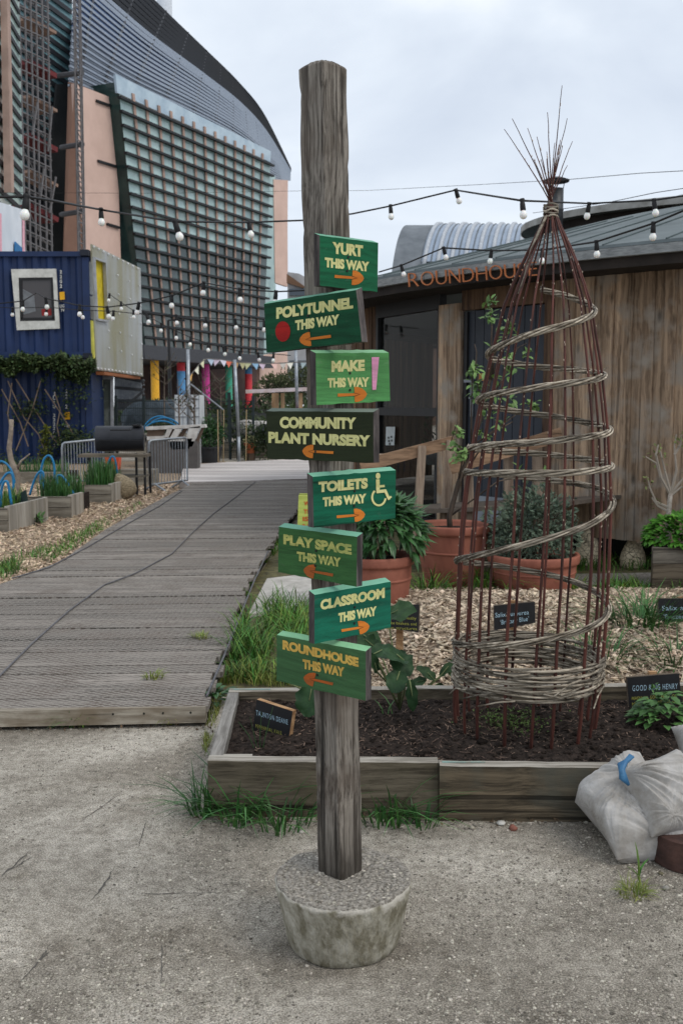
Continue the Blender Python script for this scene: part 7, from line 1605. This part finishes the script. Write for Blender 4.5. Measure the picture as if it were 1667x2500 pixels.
mb = MB(); bush(mb, (c.x, c.y, H1 + .06), (.2, .18, .13), 260, .05, 9, .1, -.3); mb.build('flowers', mat('pale flowers', S(196, 190, 150, .9), S(140, 150, 92, .9), isl=.4, bump=0), t)
# fence of wire panels with posts
Y = 27; fz = lambda v: Q(560, v, Y).z; t = thing('wire_fence', 'dark wire mesh fence with square posts crossing the middle distance', 'fence', (Q(470, 1060, Y).x, Y, 0)); M_wire = mat('dark green wire', S(46, 56, 58), bump=0)
for u in (284, 352, 462, 561, 618): mb = MB(); p = Q(u, 1000, Y); mb.box((p.x, Y, fz(966) / 2), (.07, .07, fz(966))); mb.build('fence_post', M_wire, t)
mb = MB(); xa, xb = Q(284, 1000, Y).x, Q(618, 1000, Y).x
for k in range(8): z = .25 + (fz(975) - .3) * k / 7; mb.tube([(xa, Y, z), (xb, Y, z)], .009 if k not in (6, 7) else .014, 4)
for k in range(64): x = xa + (xb - xa) * k / 63; mb.tube([(x, Y - .01, .1), (x, Y - .01, fz(972))], .005, 3)
mb.build('mesh', M_wire, t)
# thick fence posts nearer the path
for u, v0, v1, w, lab in ((561, 960, 1108, .09, 'dark square fence post beside the black tub'), (582, 966, 1122, .085, 'tall dark square gate post beside the orange pot')):
    c = G(u, v1, 0); mb = MB(); mb.box((c.x, c.y, Q(u, v0, c.y).z / 2), (w, w, Q(u, v0, c.y).z)); mb.box((c.x, c.y, Q(u, v0, c.y).z + .012), (w * 1.2, w * 1.2, .024)); tag(mb.build('fence_post', M_wire, origin=(c.x, c.y, 0)), lab, 'post', 'dark square posts by the landing')
# poles
for u0, v0, u1, v1, Y, lab in ((459, 853, 463, 1100, 24, 'tall silver pole left of the bunting, where the string begins'), (573, 878, 583, 1066, 25, 'slightly leaning silver pole carrying the middle of the bunting'), (722, 853, 726, 1012, 26, 'silver pole carrying the bunting just left of the signpost')):
    mb = MB(); mb.tube([Q(u1, v1, Y) * 1.0, Q(u0, v0, Y)], .042, 8); a = Q(u1, v1, Y); mb.tube([V((a.x, a.y, 0)), a], .042, 8); tag(mb.build('pole', M_galv, smooth=True), lab, 'pole', 'silver poles carrying the bunting')
mb = MB(); mb.tube([Q(466, 938, 24), Q(545, 1000, 24.6)], .02, 5); tag(mb.build('stay_wire', M_galv), 'slanting stay cable from the first silver pole', 'cable')
# bunting
t = thing('bunting', 'string of small pastel pennant flags between the silver poles', 'bunting', Q(600, 890, 25)); line = [(462, 920), (472, 908), (484, 893), (494, 882), (505, 876), (540, 878), (575, 884), (610, 886), (650, 888), (690, 886), (725, 884), (760, 884)]; P_ = [Q(u, v, 24.5 + .1 * i) for i, (u, v) in enumerate(line)]
mb = MB(); mb.tube(P_, .012, 4); mb.build('cord', mat('cord', S(120, 116, 112), bump=0), t)
fc = [S(236, 186, 110), S(236, 234, 214), S(238, 236, 200), S(180, 196, 214), S(222, 206, 224), S(228, 226, 240), S(226, 120, 96), S(236, 190, 130), S(238, 232, 180), S(236, 238, 190), S(150, 190, 220), S(228, 206, 226), S(240, 200, 190), S(240, 234, 226), S(238, 236, 224), S(200, 220, 226)]; fm = {}
r_ = random.Random(17)
for i, u in enumerate((466, 480, 494, 515, 530, 545, 559, 574, 593, 606, 623, 640, 669, 691, 708, 742)):
    k = 0
    while k < len(line) - 2 and line[k + 1][0] < u: k += 1
    f = (u - line[k][0]) / (line[k + 1][0] - line[k][0]); p = P_[k].lerp(P_[k + 1], f); e = (P_[k + 1] - P_[k]).normalized() * .075; tipv = V((r_.uniform(-.06, .06), r_.uniform(-.08, .05), -.17))
    mb = MB(); mb.prism([p - e * 1.2, p + e * 1.2, p + tipv], (0, .006, 0)); mb.build('pennant', mat('pennant cloth', fc[i], bump=0), t)
# pergola, red seat, bin, sacks
Y = 27.5; t = thing('timber_pergola', 'pale timber pergola frame with a white top beam left of the signpost', 'pergola', (Q(690, 1010, Y).x, Y, 0)); M_pine = wood('new pine', S(196, 164, 128), S(156, 126, 98), 'z', 8, bump=.2)
mb = MB(); mb.bar(Q(600, 956, Y - .4), Q(800, 948, Y), .16, .10); mb.build('top_beam', mat('silver white beam', S(206, 198, 206), S(176, 150, 136), scale=3, bump=0), t)
for u in (676, 690, 734, 780, 668): mb = MB(); p = Q(u, 960, Y + (.3 if u in (668,) else 0)); mb.box((p.x, p.y, p.z / 2), (.10, .10, p.z)); mb.build('post', M_pine, t)
mb = MB(); mb.bar(Q(676, 1012, Y), Q(690, 1010, Y), .06, .12); mb.build('rail', M_pine, t)
mb = MB(); p = Q(718, 1014, 26); mb.box((p.x, 26, p.z), (.62, .35, .10)); mb.box((p.x, 26.15, p.z / 2 - .03), (.5, .1, p.z - .06)); tag(mb.build('red_seat', mat('dark red paint', S(138, 32, 54), S(110, 26, 44), bump=0)), 'dark red bench seat under the pergola beside the signpost', 'bench')
c = G(690, 1112, 0); mb = MB(); H = Q(690, 1038, c.y).z; x = c.x
mb.hexa([(x - .26, c.y - .25, 0), (x + .26, c.y - .25, 0), (x + .26, c.y + .25, 0), (x - .26, c.y + .25, 0)], [(x - .32, c.y - .3, H - .06), (x + .32, c.y - .3, H - .06), (x + .32, c.y + .3, H - .06), (x - .32, c.y + .3, H - .06)]); mb.box((x, c.y, H - .02), (.7, .66, .07))
tag(mb.build('garden_bin', mat('pale green plastic', S(150, 186, 112), S(136, 172, 100), bump=0, rough=.5)), 'pale lime green bin half hidden behind the dark nursery board', 'bin')
M_bag = mat('white builders bag', S(206, 204, 200), S(160, 156, 152), scale=2.5, bump=.5, bscale=4, bdist=.1)
for (u, v, w, h_, dY, lab) in ((600, 1046, 24, 20, 0, 'white bulk bag left in the heap beyond the fence'), (635, 1042, 26, 16, .4, 'white bulk bag in the middle of the heap beyond the fence'), (658, 1052, 18, 14, .1, 'small white bag at the right end of the heap beyond the fence')):
    p = Q(u, v, 28 + dY); s = 28 / F; mb = MB(); mb.lathe([(max(.001, w * s * math.sin(math.pi * i / 10) ** .6), -h_ * s * math.cos(math.pi * i / 10)) for i in range(11)], p, 18, jit=lambda q: q * (1 + .18 * noise.noise(q * 3 + V((u, 0, 0))))); tag(mb.build('bulk_bag', M_bag, smooth=True), lab, 'bag', 'white bulk bags beyond the fence')
mb = MB(); p = Q(650, 1060, 27.4); s = 28 / F; mb.lathe([(max(.001, 22 * s * math.sin(math.pi * i / 10) ** .6), -24 * s * math.cos(math.pi * i / 10)) for i in range(11)], p, 16, jit=lambda q: q * (1 + .3 * noise.noise(q * 5))); tag(mb.build('refuse_sack', mat('black plastic sack', S(40, 44, 50), rough=.35, bump=.3, scale=5)), 'black plastic refuse sack in front of the white bags', 'bag')
mb = MB(); p = Q(640, 1090, 26.5)
for k in range(1): bush(mb, p + V((0, 0, .15)), (.9, .4, .5), 1400, .10, 14, .1, -.8)
tag(mb.build('garden_plants', M_ivy, origin=(p.x, p.y, 0)), 'tangle of green garden plants around the orange pot', 'plants', kind='stuff')
# slatted stack and tarp heap
t = thing('raised_beds_far', 'row of low grey timber beds at the far end of the landing', 'garden bed', (Q(600, 1100, 28).x, 28, 0)); mb = MB(); a, b_ = Q(470, 1090, 28), Q(700, 1090, 28); mb.hexa([(a.x, 27.6, 0), (b_.x, 27.6, 0), (b_.x, 28.3, 0), (a.x, 28.3, 0)], [(a.x, 27.6, .42), (b_.x, 27.6, .42), (b_.x, 28.3, .42), (a.x, 28.3, .42)]); mb.build('bed_frame', M_pl1, t)
mb = MB(); rh_ = random.Random(23)
for k in range(900): p = V((rh_.uniform(a.x, b_.x), 27.9 + rh_.uniform(-.3, .3), .42 + abs(rh_.gauss(0, .3)))); small_leaf(mb, p, rdir(rh_), (0, 0, 1), .13, .06)
mb.build('leaves', M_ivy, t)
mb = MB(); p = Q(385, 1000, 32); mb.lathe([(max(.001, 1.15 * math.sin(math.pi * i / 12) ** .7), -.75 * math.cos(math.pi * i / 12)) for i in range(13)], (p.x, 32, .85), 22, Matrix.Diagonal((1, .7, 1)), jit=lambda q: q * (1 + .25 * noise.noise(q * 1.8)))
tag(mb.build('tarpaulin_heap', mat('blue grey tarpaulin', S(74, 86, 96), S(44, 52, 58), scale=2, bump=.5, bscale=5, bdist=.1), smooth=True), 'heap under a blue grey tarpaulin behind the wire fence', 'heap')
# steps with a railing at the foot of the office block
t = thing('metal_staircase', 'grey metal steps and railings beside the glass door', 'staircase', (Q(320, 1000, 34).x, 34, 0)); mb = MB()
for k in range(16): u = 282 + 4.2 * k; mb.bar(Q(u, 918 + k * .8, 34), Q(u, 975, 34), .05, .05, up=(0, 1, 0))
mb.build('balusters', M_galv, t); mb = MB()
for v0, v1 in ((918, 932), (946, 952), (978, 980)): mb.bar(Q(280, v0, 34), Q(352, v1, 34), .08, .10)
for k in range(5): mb.bar(Q(330 + 4 * k, 975 - 11 * k, 34.6), Q(352 + 0 * k, 972 - 11 * k, 34.6), .3, .06)
mb.bar(Q(300, 1000, 33.8), Q(350, 955, 33.8), .07, .08); mb.build('stringers', mat('dark steel', S(70, 72, 76), bump=0), t)
mb = MB(); mb.hexa([Q(280, 1000, 35), Q(352, 1000, 35), Q(352, 1000, 36), Q(280, 1000, 36)], [Q(280, 984, 35), Q(352, 984, 35), Q(352, 984, 36), Q(280, 984, 36)]); mb.build('landing', M_beamd, t)
# dark lamp post
Y = 45; t = thing('street_lamp', 'slim dark street lamp with a short arm in front of the glass lattice', 'street lamp', (Q(411, 985, Y).x, Y, 0)); mb = MB(); p = Q(411, 782, Y); mb.tube([(p.x + .05, Y, 0), (p.x, Y, p.z)], [.10, .06], 8); mb.build('pole', M_black, t); mb = MB(); mb.bar(p, p + V((.45, 0, .02)), .06, .06); mb.box(p + V((.5, 0, .0)), (.5, .2, .1)); mb.build('lamp_head', M_black, t)
# bushes and low greenery before the office block
M_bush = mat('olive bush leaves', S(94, 102, 66, .9), S(52, 60, 40, .9), isl=.45, bump=0, scale=.6); M_tw = mat('brown twigs', S(112, 100, 90), bump=0)
for (u, v, Y, rx, rz, n, lab, m_) in ((675, 952, 60, 1.25, .95, 2200, 'rounded olive green bush before the terracotta panel', M_bush), (725, 945, 62, 1.5, 1.3, 2000, 'olive bush just left of the signpost', M_bush), (780, 960, 62, 1.6, 1.2, 900, 'olive bush right behind the signpost', M_bush), (710, 990, 58, 1.9, .6, 1100, 'low dark hedge under the olive bushes', M_ivy)):
    c = Q(u, v, Y); t = thing('bush', lab, 'bush', (c.x, Y, 0), 'bushes at the foot of the office block'); mb = MB(); bush(mb, c, (rx, rx * .8, rz), n, .2, int(u), .3, -.7); mb.build('leaves', m_, t); mb = MB()
    for k in range(8): mb.tube([(c.x, Y, 0), (c.x + rh_.uniform(-.4, .4), Y, c.z * .6), (c.x + rh_.uniform(-rx, rx) * .8, Y, c.z + rz * .4)], .04, 4)
    mb.build('stems', M_tw, t)
# thin leafless saplings
for (u, vb, vt, Y, lab) in ((440, 1060, 925, 23.5, 'thin bare sapling before the white tank'), (400, 1000, 880, 30, 'thin bare sapling left of the first silver pole'), (505, 1010, 910, 29, 'thin bare sapling before the magenta column'), (540, 1010, 925, 30, 'thin bare sapling before the green column'), (475, 1070, 960, 23, 'thin sapling right of the white tank')):
    c = Q(u, vb, Y); tp = Q(u + rh_.uniform(-8, 8), vt, Y); t = thing('sapling', lab, 'tree', (c.x, Y, 0), 'bare saplings in the garden'); mb = MB(); mb.tube([V((c.x, Y, 0)), c.lerp(tp, .4), tp], [.03, .022, .006], 5); m2 = MB()
    for k in range(12):
        f = rh_.uniform(.25, .95); p = c.lerp(tp, f); q = p + V((rh_.uniform(-.5, .5), rh_.uniform(-.3, .3), rh_.uniform(.15, .5))); mb.tube([p, p.lerp(q, .5) + V((0, 0, -.04)), q], [.012, .009, .004], 4)
        for j in range(5): small_leaf(m2, p.lerp(q, rh_.random()), rdir(rh_), (0, 0, 1), .09, .04)
    mb.build('trunk', M_tw, t); m2.build('leaves', M_ivy, t)
for k, (u, v0, v1, Y) in enumerate(((533, 1000, 1100, 25), (545, 1000, 1095, 25.5), (600, 1000, 1080, 26), (350 + 184, 1060, 1062, 25))):
    if k == 3: continue
    mb = MB(); a = Q(u, v1, Y); mb.tube([V((a.x, a.y, 0)), Q(u + (2 if k else -1), v0, Y)], .013, 5); tag(mb.build('bamboo_cane', mat('bamboo cane', S(186, 164, 128), bump=0)), ('bamboo cane left of the dark square fence post', 'bamboo cane directly behind the black tub', 'bamboo cane by the white bulk bags')[k], 'cane', 'bamboo canes among the beds')
mb = MB(); bush(mb, Q(470, 1010, 40), (9, 2.0, .45), 2600, .25, 3, .1, -.8); tag(mb.build('undergrowth', M_ivy, origin=(-6, 40, 0)), 'far dark undergrowth along the foot of the office block', 'undergrowth', kind='stuff')
mb = MB(); a, b_ = Q(270, 1000, 44), Q(820, 1000, 44); mb.hexa([(a.x, 44, 0), (b_.x, 44, 0), (b_.x, 44.3, 0), (a.x, 44.3, 0)], [(a.x, 44, 1.25), (b_.x, 44, 1.25), (b_.x, 44.3, 1.25), (a.x, 44.3, 1.25)]); tag(mb.build('boundary_fence', mat('dark mesh boundary', S(66, 70, 70), S(44, 46, 46), scale=1, bump=0)), 'low dark boundary fence at the foot of the office block', 'fence')
